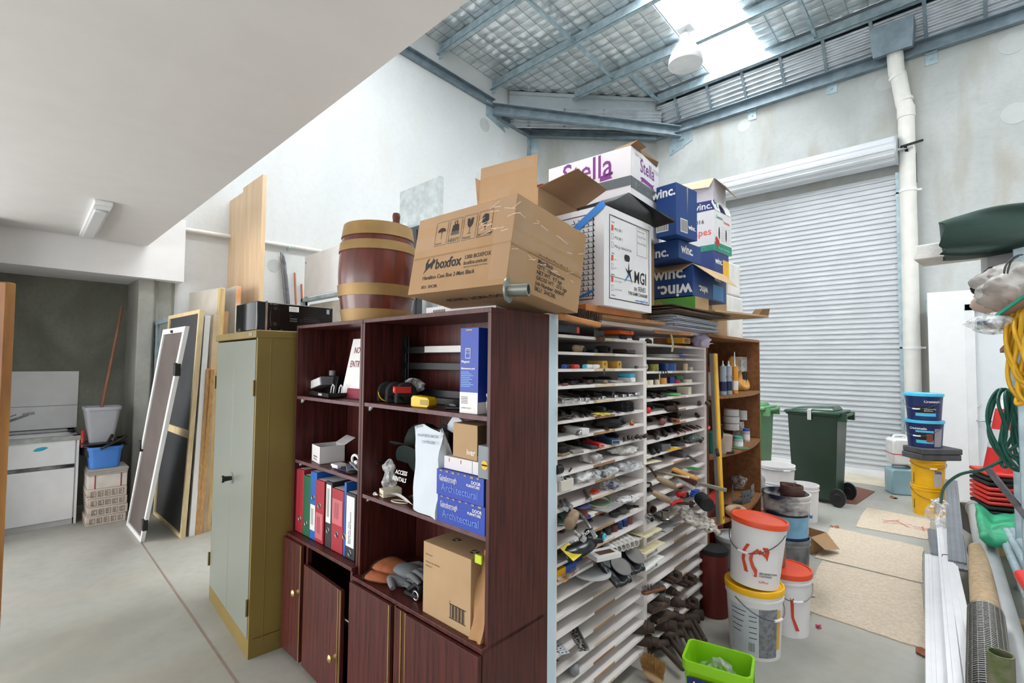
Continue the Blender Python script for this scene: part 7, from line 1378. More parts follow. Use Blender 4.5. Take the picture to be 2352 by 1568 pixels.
for k in range(10):
 t=thing('paper_ream',('lowest' if k==0 else 'topmost' if k==9 else['second','third','fourth','fifth','sixth','seventh','eighth','ninth'][k-1]+' from the bottom')+' sheaf of the white paper stack above the pigeonholes','paper',PHM@Vector((1.06+.008*((k*7)%5),-.10+.01*((k*3)%4),1.8715+k*.008)),PA-.03+.006*((k*5)%7),'white paper sheaves');mb=MB();mb.box(0,0,0,.66,.40,.0068);mb.build('sheets',mat('paper_edge_%d'%(k%2),['b9bccb','d5dae2'][k%2],.7,stretch=(1,1,60),scale=30,var=.08),t)
for k in range(2):t=thing('garden_stake',['upper','lower'][k]+' thin bamboo stake poking out under the white papers','stake',PHM@Vector((.86+.02*k,-.06,1.842-.011*k)),PA-.12,'bamboo stakes');mb=MB();mb.cyl((0,0,0),(.36,-.02,0),.004,n=8);mb.build('stake',mat('bamboo','b5743a',.6),t)
a=atX(1672,583,-1.5)
t,mb,FL,FR=ub('foam_block','white polystyrene packing block standing behind the stacks on the brown shelf','foam',(-1.5,4.12,1.877),90,(.36,.2,.36),WHITE);mb.box(0,0,.36,.30,.2,.64);mb.build('foam',mat('polystyrene','ecebe8',.8,bump=.2,bscale=80),t,bevel=.015)
# behind the barrel
a=atY(912,446,2.9);b=atY(1003,468,2.9);mb=MB();mb.hexa([(a.x,2.9,0),(b.x,2.9,0),(b.x,2.95,0),(a.x,2.95,0)],[(a.x,2.9,a.z),(b.x,2.9,a.z),(b.x,2.95,a.z),(a.x,2.95,a.z)]);tag(mb.build('board_offcut',mat('mottled_board','bcc4c4',.7,var=.08,scale=14),bevel=.002),'pale mottled grey board standing upright behind the barrel','board')
a=atY(934,529,2.7);b=atY(955,535,2.7);mb=MB();mb.box(a.x,2.7,0,b.x+.02,2.75,a.z);mb.box(a.x+.02,2.68,0,b.x,2.7,a.z-.04);tag(mb.build('steel_post',DGREY),'dark grey steel post standing between the barrel and the boxfox carton','post')
for k,(w0,w1,z0,z1)in enumerate(((962,1000,2.0,1.867),)):
 t,mb,FL,FR=ub('white_carton','white carton with barcode glimpsed under the tilted boxfox carton','box',(-1.5,1.46,1.867),90,(.1,.5,.06),CARDW);
 for q in range(8):mb.rect(.06+q*.012,.005,.066+q*.012,.045,FL,1)
 mb.build('carton',[CARDW,INK],t)
a=atY(697,598,2.75);b=atY(925,500,2.75);c=atY(702,690,2.75)
t=thing('white_desk_screen','white office panel on a galvanised frame behind the computer tower','panel',(a.x,2.75,0));W=b.x-a.x;mb=MB();mb.box(0,0,c.z,W,.03,a.z);mb.cyl((.03,-.001,a.z-.09),(.03,.0,a.z-.09),.012,m=1);mb.cyl((W*.42,-.001,a.z-.05),(W*.42,0,a.z-.05),.012,m=1);mb.build('panel',[WHITEM,DGREY],t,bevel=.002)
mb=MB();mb.box(0,-.04,c.z-.07,W,.04,c.z-.03);mb.box(0,-.04,c.z-.25,.05,.03,c.z-.03);mb.box(0,0,0,.05,.03,c.z);mb.box(W-.05,0,0,W,.03,c.z);mb.box(0,-.03,c.z-.42,W,.02,c.z-.38);mb.build('frame',GALV,t)
mb=MB();mb.box(.06,.05,0,W-.1,.35,c.z-.1);tag(mb.build('pale_carton',mat('pale_carton_m','cfcdc6',.8),bevel=.003),'pale carton standing under the white office panel behind the computer','box',loc=(a.x,2.75,0))
# rods leaning on the wall
for k in range(8):
 cop=k>5;px,py=[(641,589),(645,592),(648,596),(650,600),(652,610),(656,640),(674,636),(690,662)][k]
 q=atX(px,py,XW+.03);mb=MB();mb.cyl((0,0,0),(q.x-(XW+.5),(.0),q.z)if True else 0,.008 if not cop else .014,n=8)
 tag(mb.build('leaning_rod',mat('copper','b8714f',.4,.5)if cop else DSTEEL,smooth=60),['leftmost tall dark steel rod leaning on the left wall','second tall dark steel rod from the left','third tall dark steel rod from the left','fourth tall dark steel rod from the left','fifth dark steel rod, a little shorter','rightmost and shortest dark steel rod','copper coloured pipe standing right of the steel rods','shorter copper coloured pipe furthest right against the wall'][k],'rod','rods leaning on the left wall',loc=(XW+.5,q.y+.25*(1 if not cop else 0)*.6,0))
 C.objects[-1].rotation_euler=(math.atan2(.15,q.z)if not cop else 0,0,0)
t,mb,FL,FR=ub('plain_carton','brown carton standing on the brown shelves under the small blue one','box',(-1.43,3.62,1.878),91,(.30,.32,.42),CARD);mb.build('carton',CARD,t,bevel=.002)
# ---------------------------------------------------------------- brown curved shelf unit behind the pigeonholes
def DD(px,py,d):
 r=ray(px,py);f=Vector((-math.sin(YAW),math.cos(YAW),0));r=Vector(r);return Vector((0,0,EYE))+r*(d/r.dot(f))
s0=PHM@Vector((1.80,0,0))
t=thing('brown_shelf_unit','brown particleboard shelves with curved fronts behind the pigeonholes','shelf unit',s0,PA);SW=1.24
for x in(0,SW-.02):mb=MB();mb.box(x,0,0,x+.02,.40,1.87);mb.build('side_panel',BOARDB,t,bevel=.001)
mb=MB();mb.box(0,.39,0,SW,.40,1.85);mb.build('back_panel',BOARDB,t)
for z,n in((1.875,'top_panel'),(1.432,'shelf'),(1.015,'shelf'),(.545,'shelf'),(.10,'shelf')):
 b=0 if z>1.8 else .07
 mb=MB();mb.prism([(.02,.39),(.02,0)]+[(.02+(SW-.04)*i/12,-b*math.sin(PI*i/12))for i in range(1,12)]+[(SW-.02,0),(SW-.02,.39)],z-.02,z);mb.build(n,mat('shelf_board','8f6138',.65,var=.1,scale=30),t)
def Q(name,label,cat,px,py,v,z,rz=0,group=None):
 q=ph(px,py,v);return thing(name,label,cat,PHM@Vector((q.x,v,z+.0005)),PA+rz,group)
def cylp(t,r,h,m,nm='body',r1=None,z0=0,bev=.002):mb=MB();mb.cyl((0,0,z0),(0,0,z0+h),r,r1 or r,n=28);return mb.build(nm,m,t,bevel=bev,smooth=45)
for i,(px,m_,nz)in enumerate([(1663,mat('sealant_grey','a9b6c4',.4),.03),(1676,mat('sealant_grey','',.4),.03),(1690,mat('sealant_orange','e49a2d',.4),.10)]):
 t=Q('sealant_tube',['grey and navy sealant cartridge at the left of the three','grey and navy sealant cartridge in the middle of the three','orange sealant cartridge with long white nozzle'][i],'sealant',px,890,.0,1.432,group='sealant cartridges');cylp(t,.024,.215,m_,'cartridge');mb=MB();mb.cyl((0,0,.215),(0,0,.225),.010,n=14);mb.cyl((0,0,.225),(0,0,.225+nz),.006,.003,n=12);mb.build('nozzle',WHITE,t)
 mb=MB();mb.cyl((0,0,.03),(0,0,.10),.0246,n=28,caps=False);mb.build('label_band',NAVY if i<2 else WHITE,t)
 if i<2:mb=MB();mb.text('ANCH',.02,frame((-.02,-.0255,.13),(1,0,0),(0,0,1)),0,bold=.03);mb.build('print',NAVY,t)
t=Q('spray_can','white spray can with red cap behind the yellow level','can',1632,890,.05,1.432);cylp(t,.032,.17,WHITE);cylp(t,.026,.045,RED,'cap',z0=.17)
t=Q('foam_hose_coil','coil of fat orange yellow foam hose on the top brown shelf','hose',1690,875,.14,1.432);mb=MB()
for k in range(3):mb.tube([((.10+.02*k)*math.cos(a)+.04*k,.05*math.sin(a)*(k+1)*.4,.15+(.125-.02*k)*math.sin(a)-.02*k)for a in[2*PI*j/28 for j in range(28)]],.026,n=12,closed=True)
mb.build('coil',mat('foam_hose','d7a45c',.8,bump=.2,bscale=60),t,smooth=70)
for i,(px,py,w,d,h,m_,lb,nm,dz,c_)in enumerate([(1712,870,.20,.12,.10,DGREY,'dark grey flat box at the right of the top brown shelf','grey_box',.06,'box'),(1704,835,.20,.1,.13,clear('wrapped_white','dedede',.8),'clear wrapped white pack above the dark grey box','wrapped_pack',.165,'packet'),(1702,880,.18,.12,.05,CREAM,'pulp egg tray under the dark grey box','egg_tray',.002,'tray')]):
 t=Q(nm,lb,c_,px,py,.10,1.432+dz);bx(t,w,d,h,m_)
for i in range(3):t=Q('white_tub',['lowest','middle','topmost'][i]+' of the three stacked round white tubs on the middle brown shelf','tub',1683,960,.16,1.10+.06*i,group='stacked white tubs');cylp(t,.062+.003*(i==1),.055,WHITE)
t=Q('dark_box','dark box carrying the three stacked white tubs','box',1668,990,.1,1.015);bx(t,.13,.12,.083,DGREY)
t=Q('teal_bucket','teal plastic bucket at the left of the middle brown shelf','bucket',1640,1020,.06,1.015);cylp(t,.07,.15,mat('teal','127a68',.4),r1=.08)
t=Q('grey_bucket','pale pinkish bucket with a white label behind the yellow level','bucket',1664,1020,.0,1.015);cylp(t,.06,.13,mat('pinkish_grey','b3a49a',.5),r1=.07)
t=Q('black_disc','black round lid lying at the front of the middle brown shelf','lid',1672,1030,-.02,1.015);cylp(t,.06,.014,BLACKM)
for i,(px,py,r,h,v,m1,m2,lb)in enumerate([(1700,1008,.035,.065,-.01,LGREY,mat('mint_lid','4fb596',.4),'small labelled jar with mint green lid'),(1718,1003,.03,.085,.04,LGREY,BLUE,'grey labelled jar with blue lid beside the mint lidded jar')]):
 t=Q('lidded_jar',lb,'jar',px,py,v,1.015,group='lidded jars');cylp(t,r,h,m1,'jar');cylp(t,r*.9,.02,m2,'lid',z0=h);cylp(t,r*1.01,h*.5,WHITE,'label',z0=h*.2,bev=0)
t=Q('white_roll','white tape roll standing on two clear tubs at the right end','roll',1712,1000,.145,1.165);cylp(t,.05,.085,WHITE)
for i in range(2):t=Q('clear_tub',['lower','upper'][i]+' clear plastic tub under the white roll','tub',1716-6*i,1000,.10,1.016+.075*i,group='clear tubs');bx(t,.09,.09,.07,clear('clear_tub_m','d9dadd',.6),x0=-.045)
t=Q('green_disc','green flat disc lying at the front right of the middle brown shelf','disc',1702,1022,-.03,1.015);cylp(t,.07,.008,mat('dull_green','5f7d55',.6))
t=Q('carton_flap','loose cardboard flap leaning over the jars','cardboard',1668,985,-.03,1.12);mb=MB();mb.hexa([(0,0,0),(.17,0,-.02),(.17,.06,-.02),(0,.06,0)],[(0,0,.003),(.17,0,-.017),(.17,.06,-.017),(0,.06,.003)]);mb.build('flap',CARDL,t)
t=Q('black_goggles','black framed goggles hanging by the yellow level','goggles',1660,960,-.03,1.13);mb=MB();mb.tube([(.02*math.cos(a),.0,.05+.05*math.sin(a))for a in[2*PI*j/20 for j in range(20)]],.006,closed=True);mb.build('rim',BLACK,t,smooth=60)
t=Q('red_tool_case','bright red tool case with green label on the lower brown shelf','case',1636,1140,.05,.62,rz=.1);bx(t,.26,.22,.085,RED,'case');mb=MB();mb.box(.05,.02,.085,.2,.18,.087);mb.build('label',mat('dark_green_label','2f5a3a',.5),t)
t=Q('tool_clutter_box','dark box under the red tool case','box',1636,1165,.06,.545);bx(t,.3,.2,.075,mat('maroon_box','4a2020',.6))
for i,(px,py,rz,lb)in enumerate([(1690,1120,.3,'tall slotted galvanised angle bracket on the lower brown shelf'),(1712,1150,-.2,'galvanised angle bracket lying in front of the tall one'),(1732,1130,.1,'galvanised angle bracket at the right of the lower brown shelf')]):
 t=Q('angle_bracket',lb,'bracket',px,py,.0,.547,rz=rz,group='angle brackets');mb=MB();mb.box(0,0,0,.13,.09,.006);mb.box(0,0,0,.13,.006,.10+(.07 if i==0 else 0));[mb.cyl((x,-.001,.06),(x,-.002,.06),.008,m=1)for x in(.03,.09)];mb.build('bracket',[mat('bracket_grey','6f757c',.4,.5),INK],t,bevel=.001)
t=Q('sanding_pad','worn cream lambswool buffing pad on the lower brown shelf edge','pad',1697,1165,-.05,.546,rz=.2);mb=MB();mb.tube([(.085*math.cos(a),.05*math.sin(a),.03)for a in[2*PI*j/28 for j in range(28)]],.026,n=10,closed=True);mb.build('ring',mat('lambswool','c9ae8e',.95,bump=.6,bscale=90),t,smooth=70);cylp(t,.05,.015,BOARDB,'backing')
t=Q('plastic_bag','crumpled clear bag between the brackets on the lower brown shelf','bag',1722,1110,.12,.547);bag(t,.09,.07,.07,91,CLEAR,.25)
# yellow spirit level
A=ph(1666,1192,-.09);B=ph(1642,803,-.04);t=thing('spirit_level','long yellow and grey spirit level leaning in front of the brown shelves','level',PHM@A,PA);d=B-A
mb=MB();mb.bar((0,0,0),d,.022,.05,up=(1,0,0));mb.build('yellow_bar',YELLOW,t,bevel=.002);mb=MB();mb.bar((-.035,.01,0),d+Vector((-.035,.01,0)),.022,.018,up=(1,0,0));mb.build('grey_side',mat('level_grey','7c7b7a',.4,.3),t);mb=MB();mb.cyl((0,-.012,.04),(0,-.014,.04),.011,n=20);mb.build('hang_hole',OLDWOOD,t)
# ---------------------------------------------------------------- buckets
def bucket(label,p,r,h,m,lid=None,taper=.88,group='buckets',tilt=None,handle=None,liner=None,bands=True,name='bucket',rim=None):
 t=thing(name,label,'bucket',p,0,group)
 if tilt:t.rotation_euler=tilt
 mb=MB();rr_=r*taper;pr=[(rr_-.003,.006),(rr_,0),(rr_,.004),(r*.985,h*.86)]
 if bands:pr+=[(r*1.03,h*.862),(r*1.03,h*.885),(r*.99,h*.89),(r*.995,h*.95),(r*1.03,h*.952)]
 pr+=[(r*1.03,h),(r*.97,h),(rr_-.004,.01),(.001,.01)];mb.lathe(pr,n=40);mb.build('body',m,t,smooth=40)
 if lid:mb=MB();mb.lathe([(r*1.05,h-.02),(r*1.06,h-.004),(r*1.05,h+.010),(r*.98,h+.012),(r*.95,h+.004),(.001,h+.004)],n=40);mb.build('lid',lid,t,smooth=40)
 if handle is not None:
  a0,drop=handle;R=r*1.05;pts=[]
  for k in range(17):a=PI*k/16;x=R*math.cos(a);y=-R*math.sin(a)*.98;pts.append((x*math.cos(a0)-y*math.sin(a0),x*math.sin(a0)+y*math.cos(a0),h*.88-drop*math.sin(a)))
  mb=MB();mb.tube(pts,.0028,n=6);mb.tube(pts[7:10],.008,n=8,m=1);mb.build('bail_handle',[DSTEEL,WHITE],t,smooth=60)
 return t
def wrap(t,r,taper,h,a0,a1,z0,z1,m,nm='label',off=.0012):
 mb=MB();f=lambda u,v:((r*(taper+(.985-taper)*(z0+(z1-z0)*v)/(h*.86))+off)*math.cos(a0+(a1-a0)*u),(r*(taper+(.985-taper)*(z0+(z1-z0)*v)/(h*.86))+off)*math.sin(a0+(a1-a0)*u),z0+(z1-z0)*v);mb.grid(f,16,1);return mb.build(nm,m,t,smooth=60)
def wtext(t,s,size,r,ang,z,m,bold=.01,nm='lettering',polys=None,k=1.0,sx=1):
 """text or shapes bent round a bucket, starting at angle ang"""
 mb=MB();items=[]
 if s:v,f=text_geo(s,size,'LEFT',bold);items.append(([(p.x*sx,p.y)for p in v],f))
 for P_ in polys or[]:items.append((P_,[tuple(range(len(P_)))]))
 for v,f in items:mb.add([((r+.0022)*math.cos(ang+x/r),(r+.0022)*math.sin(ang+x/r),z+y)for x,y in v],f)
 return mb.build(nm,m,t,smooth=60)
VA=math.atan2(-3.1,1.0)
WBK=mat('bucket_white','e8e6e8',.35,var=.02)
P1=Vector((-1.0,3.12,0))
t=bucket('white tub with grey droplet label and yellow lid, under the orange lidded one',P1,.152,.375,WBK,lid=YELLOW,handle=(VA+PI/2+.9,.10));wrap(t,.152,.88,.375,VA-1.0,VA+.15,.02,.29,mat('label_paper','c9d0d8',.5));wrap(t,.152,.88,.375,VA+.15,VA+.9,.02,.29,mat('droplet_grey','85888f',.3,var=.15,scale=40,contrast=.5),'droplet_label');wrap(t,.152,.88,.375,VA+.9,VA+1.1,.06,.28,mat('label_amber','e0b04a',.5),'amber_label')
for k,z in enumerate((.26,.235,.20,.17,.14)):
 wrap(t,.152,.88,.375,VA-.9,VA-.3-.05*k,z,z+.004,INK,'print_line',.002)
 wrap(t,.152,.88,.375,VA-.2,VA+.08,z-.02,z-.016,INK,'print_line',.002)
for k in range(6):wrap(t,.152,.88,.375,VA-.22+.04*k,VA-.205+.04*k,.045,.095,INK,'barcode',.002)
t=bucket('white ARCHITECTURAL COATINGS tub with orange lid, tilted on the yellow lidded tub',P1+Vector((0,0,.388)),.148,.36,WBK,lid=ORED,tilt=(math.radians(-4),math.radians(4),0),handle=(VA+PI/2-.5,.13),bands=False)
OR2=mat('logo_orange','cf4326',.5,var=0)
wtext(t,None,0,.142,VA-.62,.07,OR2,nm='logo',polys=[[(.0+.01,.13),(.03,.17),(.048,.17),(.028,.13),(.026,.08),(.05,.015),(.03,.015),(.008,.08)],[(.065,.02),(.08,.0),(.082,.018),(.062,.05),(.048,.09),(.052,.12),(.088,.158),(.115,.13),(.098,.125),(.085,.138),(.068,.115),(.066,.09),(.078,.06),(.095,.04),(.096,.0),(.078,.0)],[(.095,.14),(.13,.115),(.142,.15),(.115,.17),(.112,.16),(.127,.147),(.124,.135),(.10,.155)],[(.142,.15),(.13,.115),(.142,.095),(.15,.15),(.14,.17),(.115,.17),(.113,.16),(.135,.158)]])
wtext(t,'ARCHITECTURAL',.0135,.142,VA+.12,.09,INK,bold=.03);wtext(t,'COATINGS',.0135,.142,VA+.12,.076,INK,bold=.03);wtext(t,'tufftex',.02,.142,VA+.12,.042,OR2,bold=.01)
P2=Vector((-.93,3.50,0));t=bucket('white tub with dull orange lid partly hidden behind the front pair',P2,.14,.37,WBK,lid=ORED,handle=(VA+PI/2+.4,.1));wtext(t,None,0,.132,VA+.1,.05,OR2,nm='logo',polys=[[(.0,.2),(.03,.24),(.045,.24),(.02,.19),(.02,.08),(.05,.0),(.03,.0),(.005,.08)]])
t=thing('glass_jar','clear jar of brown liquid on the half hidden orange lid','jar',P2+Vector((-.05,-.01,.385)),0);cylp(t,.05,.17,mat('brown_liquid','8a5f4a',.15),'jar');cylp(t,.052,.02,WHITE,'rim',z0=.17)
t=thing('paint_tin','small red and white paint tin behind the brown jar','tin',Vector((-.98,3.80,.30)));cylp(t,.06,.16,mat('tin_red','a83a3a',.4));cylp(t,.062,.02,WHITE,'rim',z0=.16);t.location.z=0;t.scale=(1,1,1);cylp(t,.075,.2,GREY,'lower_tin',z0=-.0)
P3=Vector((-1.30,3.66,0));bucket('pale grey pail with a flat grey lid beside the brown shelf foot',P3,.125,.44,mat('pail_grey','a9abb0',.4),lid=LGREY,handle=(2.2,-.10),group='buckets')
P4=Vector((-1.13,4.28,0));t=bucket('dirty navy and white bucket at the bottom of the blue labelled pair',P4,.16,.34,mat('dirty_navy','39404d',.6,col2='8a8b8c',scale=5,contrast=.5),group='buckets')
t=bucket('open bucket with sky blue label and paint streaks, rolled mat inside',P4+Vector((.0,0,.30)),.165,.37,mat('streaked_navy','d5d0cc',.5,col2='1d2440',scale=3.5,stretch=(1,1,2),contrast=.9));wrap(t,.165,.88,.37,VA-1.3,VA+1.2,.06,.22,mat('label_sky','7fb2d0',.4,var=.08,scale=12));wrap(t,.165,.88,.37,VA-1.3,VA+1.2,.0,.06,NAVY,'navy_band');wrap(t,.165,.88,.37,VA-1.1,VA+1.1,.215,.23,INK,'black_band',.0018)
wtext(t,'DULUX',.03,.15,VA+.2,.015,INKW,bold=.02)
t=thing('rolled_mat','brown ribbed rubber mat rolled up in the blue labelled bucket','mat',P4+Vector((.03,.0,.60)));mb=MB();sp=[((.02+.0075*a)*math.cos(a)*1.25,(.02+.0075*a)*math.sin(a))for a in[k*.35 for k in range(26)]]
mb.add([(x,y,z)for x,y in sp for z in(0,.13)],[(2*i,2*i+2,2*i+3,2*i+1)for i in range(25)]);mb.build('mat',mat('brown_rubber','4c2c26',.7,bump=.3,bscale=60),t,solid=.012)
P5=Vector((-1.55,5.62,0));t=bucket('dark teal bucket under the two white tubs',P5,.155,.34,mat('dark_teal','20474f',.4),handle=(VA+PI/2,.12));wrap(t,.155,.88,.34,VA+.3,VA+.8,.03,.2,mat('red_swirl','a83038',.5,col2='20474f',contrast=.9,scale=9),'red_print')
bucket('lower white tub on the dark teal bucket',P5+Vector((0,0,.22)),.165,.24,WBK);bucket('upper open white tub on the dark teal bucket',P5+Vector((-.02,0,.33)),.17,.30,WBK,handle=(VA+2.1,.0))
P6=Vector((-1.42,6.05,0));t=bucket('open white pail standing right of the dark teal bucket',P6,.14,.38,WBK);wtext(t,None,0,.125,VA+.3,.05,mat('blue_patch','3a78c2',.5),nm='blue_patch',polys=[[(0,0),(.03,0),(.03,.04),(0,.04)]])
t=bucket('clear tapering tub smeared with red paint in front of the teal bucket',(-1.28,5.15,.10),.095,.28,clear('clear_tub2','d9c9c6',.75),taper=.75,group='buckets');t.rotation_euler=(math.radians(8),math.radians(-6),0)
t,mb,FL,FR=ub('small_carton','small open brown carton on the floor by the clear tub','box',(-1.12,4.98,0),75,(.26,.22,.15),CARD,open_top=True);mb.build('carton',CARD,t);mb=MB();mb.hexa([(.0,0,.15),(.26,0,.15),(.26,.003,.15),(0,.003,.15)],[(.03,-.10,.07),(.24,-.12,.04),(.24,-.117,.04),(.03,-.097,.07)]);mb.build('side_flap',CARD,t)
t=thing('wet_vacuum','silver and cream machine with hose behind the brown shelves','machine',(-1.75,5.15,0));cylp(t,.14,.42,CREAM,'drum');mb=MB();lumpy(mb,.05,0,.52,.15,.13,.12,12,.05);mb.build('head',mat('silver_plastic','a4a6aa',.25,.4),t,smooth=60);mb=MB();mb.tube([(.1,-.05,.6),(.2,-.1,.55),(.2,-.1,.3)],.025);mb.build('hose',GREY,t,smooth=60)
t=thing('red_crate','red slotted plastic crate behind the white tubs','crate',(-1.90,5.75,0));mb=MB();mb.box(0,0,0,.35,.3,.40);[mb.box(.0,-.002,.05+.05*k,.35,0,.07+.05*k,1)for k in range(7)];mb.build('crate',[mat('crate_red','c8283c',.4),WHITE],t,bevel=.004)
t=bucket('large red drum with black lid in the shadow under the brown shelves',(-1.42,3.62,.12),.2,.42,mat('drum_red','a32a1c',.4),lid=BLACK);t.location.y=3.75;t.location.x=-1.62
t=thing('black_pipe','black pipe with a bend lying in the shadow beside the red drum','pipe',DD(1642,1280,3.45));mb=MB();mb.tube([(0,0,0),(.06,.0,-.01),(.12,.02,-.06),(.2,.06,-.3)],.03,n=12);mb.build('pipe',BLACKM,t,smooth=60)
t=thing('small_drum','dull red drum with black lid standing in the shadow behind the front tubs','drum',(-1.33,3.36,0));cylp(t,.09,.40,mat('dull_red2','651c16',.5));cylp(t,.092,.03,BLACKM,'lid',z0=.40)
# lime tub
c=atZ(1664,1500,.265);t=thing('lime_tub','square lime green tub labelled Wettasoil holding clear plastic','tub',(c.x,c.y,0),math.radians(14));LIME=mat('lime_plastic','8fd116',.4,var=.02)
w,d=.31,.215;o=tub(w*.93,d*.93,.265,tap=.84,rim=.045).build('body',LIME,t,smooth=45)
for(f,L_)in((frame((-w*.40,-d*.425,.0),(1,0,0),(0,-.12,1)),w*.8),(frame((w*.405,-d*.38,.0),(0,1,0),(.12,0,1)),d*.76)):
 mb=MB();mb.rect(0,.01,L_,.205,f,0,.003);mb.text('Amgrow',.04,f@Matrix.Translation((.02,.165,0)),2,bold=.03,lift=.006);mb.text('Amgrow',.04,f@Matrix.Translation((.02,.165,0)),1,bold=.0,lift=.007);mb.text('Wettasoil',.062,f@Matrix.Translation((.015,.115,0)),1,bold=.03,lift=.005);mb.rect(.01,.085,.17,.108,f,2,.004);mb.text('PROFESSIONAL',.018,f@Matrix.Translation((.016,.09,0)),1,bold=.02,lift=.006);mb.build('wrap_label',[mat('label_navy','1b2f7c',.4),INKW,RED],t)
mb=MB();mb.tube([(w*.47,d*.3,.21),(w*.50,0,.12),(w*.49,-.05,.0+.06)],.004);mb.build('bail_handle',LIME,t,smooth=60)
t2=thing('plastic_bag','crumpled clear plastic lying in the lime tub','bag',(c.x,c.y,.05),.2);bag(t2,.09,.055,.10,44,CLEARL,.25)
# ---------------------------------------------------------------- wheelie bins
def wheelie(label,p,rz,m,ml):
 t=thing('wheelie_bin',label,'bin',p,rz,'wheelie bins');mb=MB()
 def ringz(z,f):return[(-.30*f+.0,-.24*f,z),(.33*f,-.24*f,z),(.33*f,.24*f,z),(-.30*f,.24*f,z)]
 r=[ringz(.04,.86),ringz(.5,.94),ringz(.98,1.02),ringz(.98,1.10),ringz(1.0,1.10)];vs=[q for a in r for q in a]
 mb.add(vs,[(4*i+k,4*i+(k+1)%4,4*i+4+(k+1)%4,4*i+4+k)for i in range(4)for k in range(4)]+[(3,2,1,0),(16,17,18,19)]);mb.build('body',m,t,bevel=.02);t.scale=(.84,.88,1.07)
 mb=MB();mb.hexa([(-.36,-.28,1.0),(.38,-.28,1.0),(.38,.28,1.0),(-.36,.28,1.0)],[(-.34,-.27,1.03),(.38,-.27,1.04),(.38,.27,1.04),(-.34,.27,1.03)]);mb.hexa([(-.27,-.22,1.03),(.30,-.22,1.04),(.30,.22,1.04),(-.27,.22,1.03)],[(-.20,-.16,1.06),(.26,-.18,1.085),(.26,.18,1.085),(-.20,.16,1.06)]);mb.build('lid',ml,t,bevel=.012)
 mb=MB();mb.cyl((.42,-.2,1.0),(.42,.2,1.0),.018);[mb.box(.33,y-.02,.93,.44,y+.02,1.02)for y in(-.2,.2)];mb.build('handle',ml,t)
 for y in(-.27,.27):mb=MB();mb.cyl((.33,y-.02,.10),(.33,y+.02,.10),.10,n=28);mb.cyl((.33,y-.025,.10),(.33,y+.025,.10),.045,n=20);mb.build('wheel',BLACK,t,bevel=.005)
 return t
DG_=mat('bin_dark_green','1c3327',.3,var=.06);t=wheelie('dark green wheelie bin with white tape tag on its lid',(-1.52,7.10,0),-.06,DG_,mat('bin_lid_green','2c4a3a',.25));mb=MB();mb.box(-.03,-.285,.93,.02,-.279,1.04);mb.hexa([(-.03,-.285,1.04),(.02,-.285,1.04),(.02,-.20,1.05),(-.03,-.20,1.05)],[(-.03,-.285,1.044),(.02,-.285,1.044),(.02,-.20,1.054),(-.03,-.20,1.054)]);mb.build('tape_tag',LGREY,t)
wheelie('light green wheelie bin half hidden by the brown shelves',(-2.36,7.12,0),-.04,mat('bin_light_green','3f7f3f',.35),mat('bin_lid_light','5f9a66',.3))
mb=MB();q=[(1955,1098),(2016,1112),(1974,1142),(1950,1140)];V=[atZ(*a,.008)for a in q];mb.add([tuple(v)for v in V]+[(v.x,v.y,0)for v in V],[(3,2,1,0),(4,5,6,7),(0,1,5,4),(1,2,6,5),(2,3,7,6),(3,0,4,7)]);tag(mb.build('rust_mat',mat('rust_mat_m','7a4f45',.85,bump=.2)),'rusty brown mat on the floor beside the bin wheels','mat')
# ---------------------------------------------------------------- floor sheets, leaves
for i,(V,lb)in enumerate([([(-1.017,7.076),(-.44,6.993),(-.412,6.195),(-.982,6.148)],'farthest cement sheet with red scribble on the floor'),([(-1.156,5.954),(-.426,5.903),(-.371,4.936),(-1.076,4.919)],'middle cement sheet lying on the aisle floor'),([(-1.019,4.88),(-.371,4.905),(-.262,3.802),(-.943,3.826)],'nearest and largest cement sheet on the aisle floor')]):
 mb=MB();n=10;P_=[];rj=random.Random(i)
 for k in range(4):
  a=Vector(V[k]);b=Vector(V[(k+1)%4])
  for j in range(n):q=a.lerp(b,j/n);P_.append((q.x+rj.uniform(-.006,.006),q.y+rj.uniform(-.006,.006)))
 mb.prism(P_[::-1],0.001,.008)
 if i==0:
  M=frame((-.80,6.50,.0086),(1,-.1,0),(.1,1,0))
  for a,b in(((0,.05),(.1,.25)),((.0,.0),(.22,.16)),((.22,.02),(.08,.2)),((.24,.1),(.4,.12)),((.26,.04),(.36,.06)),((.3,.18),(.34,.0)),((-.03,.12),(.12,.14))):
   d=(Vector(b)-Vector(a)).normalized()*.008;mb.poly([(a[0]-d.y,a[1]+d.x),(a[0]+d.y,a[1]-d.x),(b[0]+d.y,b[1]-d.x),(b[0]-d.y,b[1]+d.x)],M,1)
 o=mb.build('cement_sheet',[mat('cement_sheet_m','d0c2b0',.85,var=.06,scale=55,col2='bfae99'),mat('red_crayon','c07a70',.8)]);tag(o,lb,'sheet','cement sheets on the floor')
rl=random.Random(12)
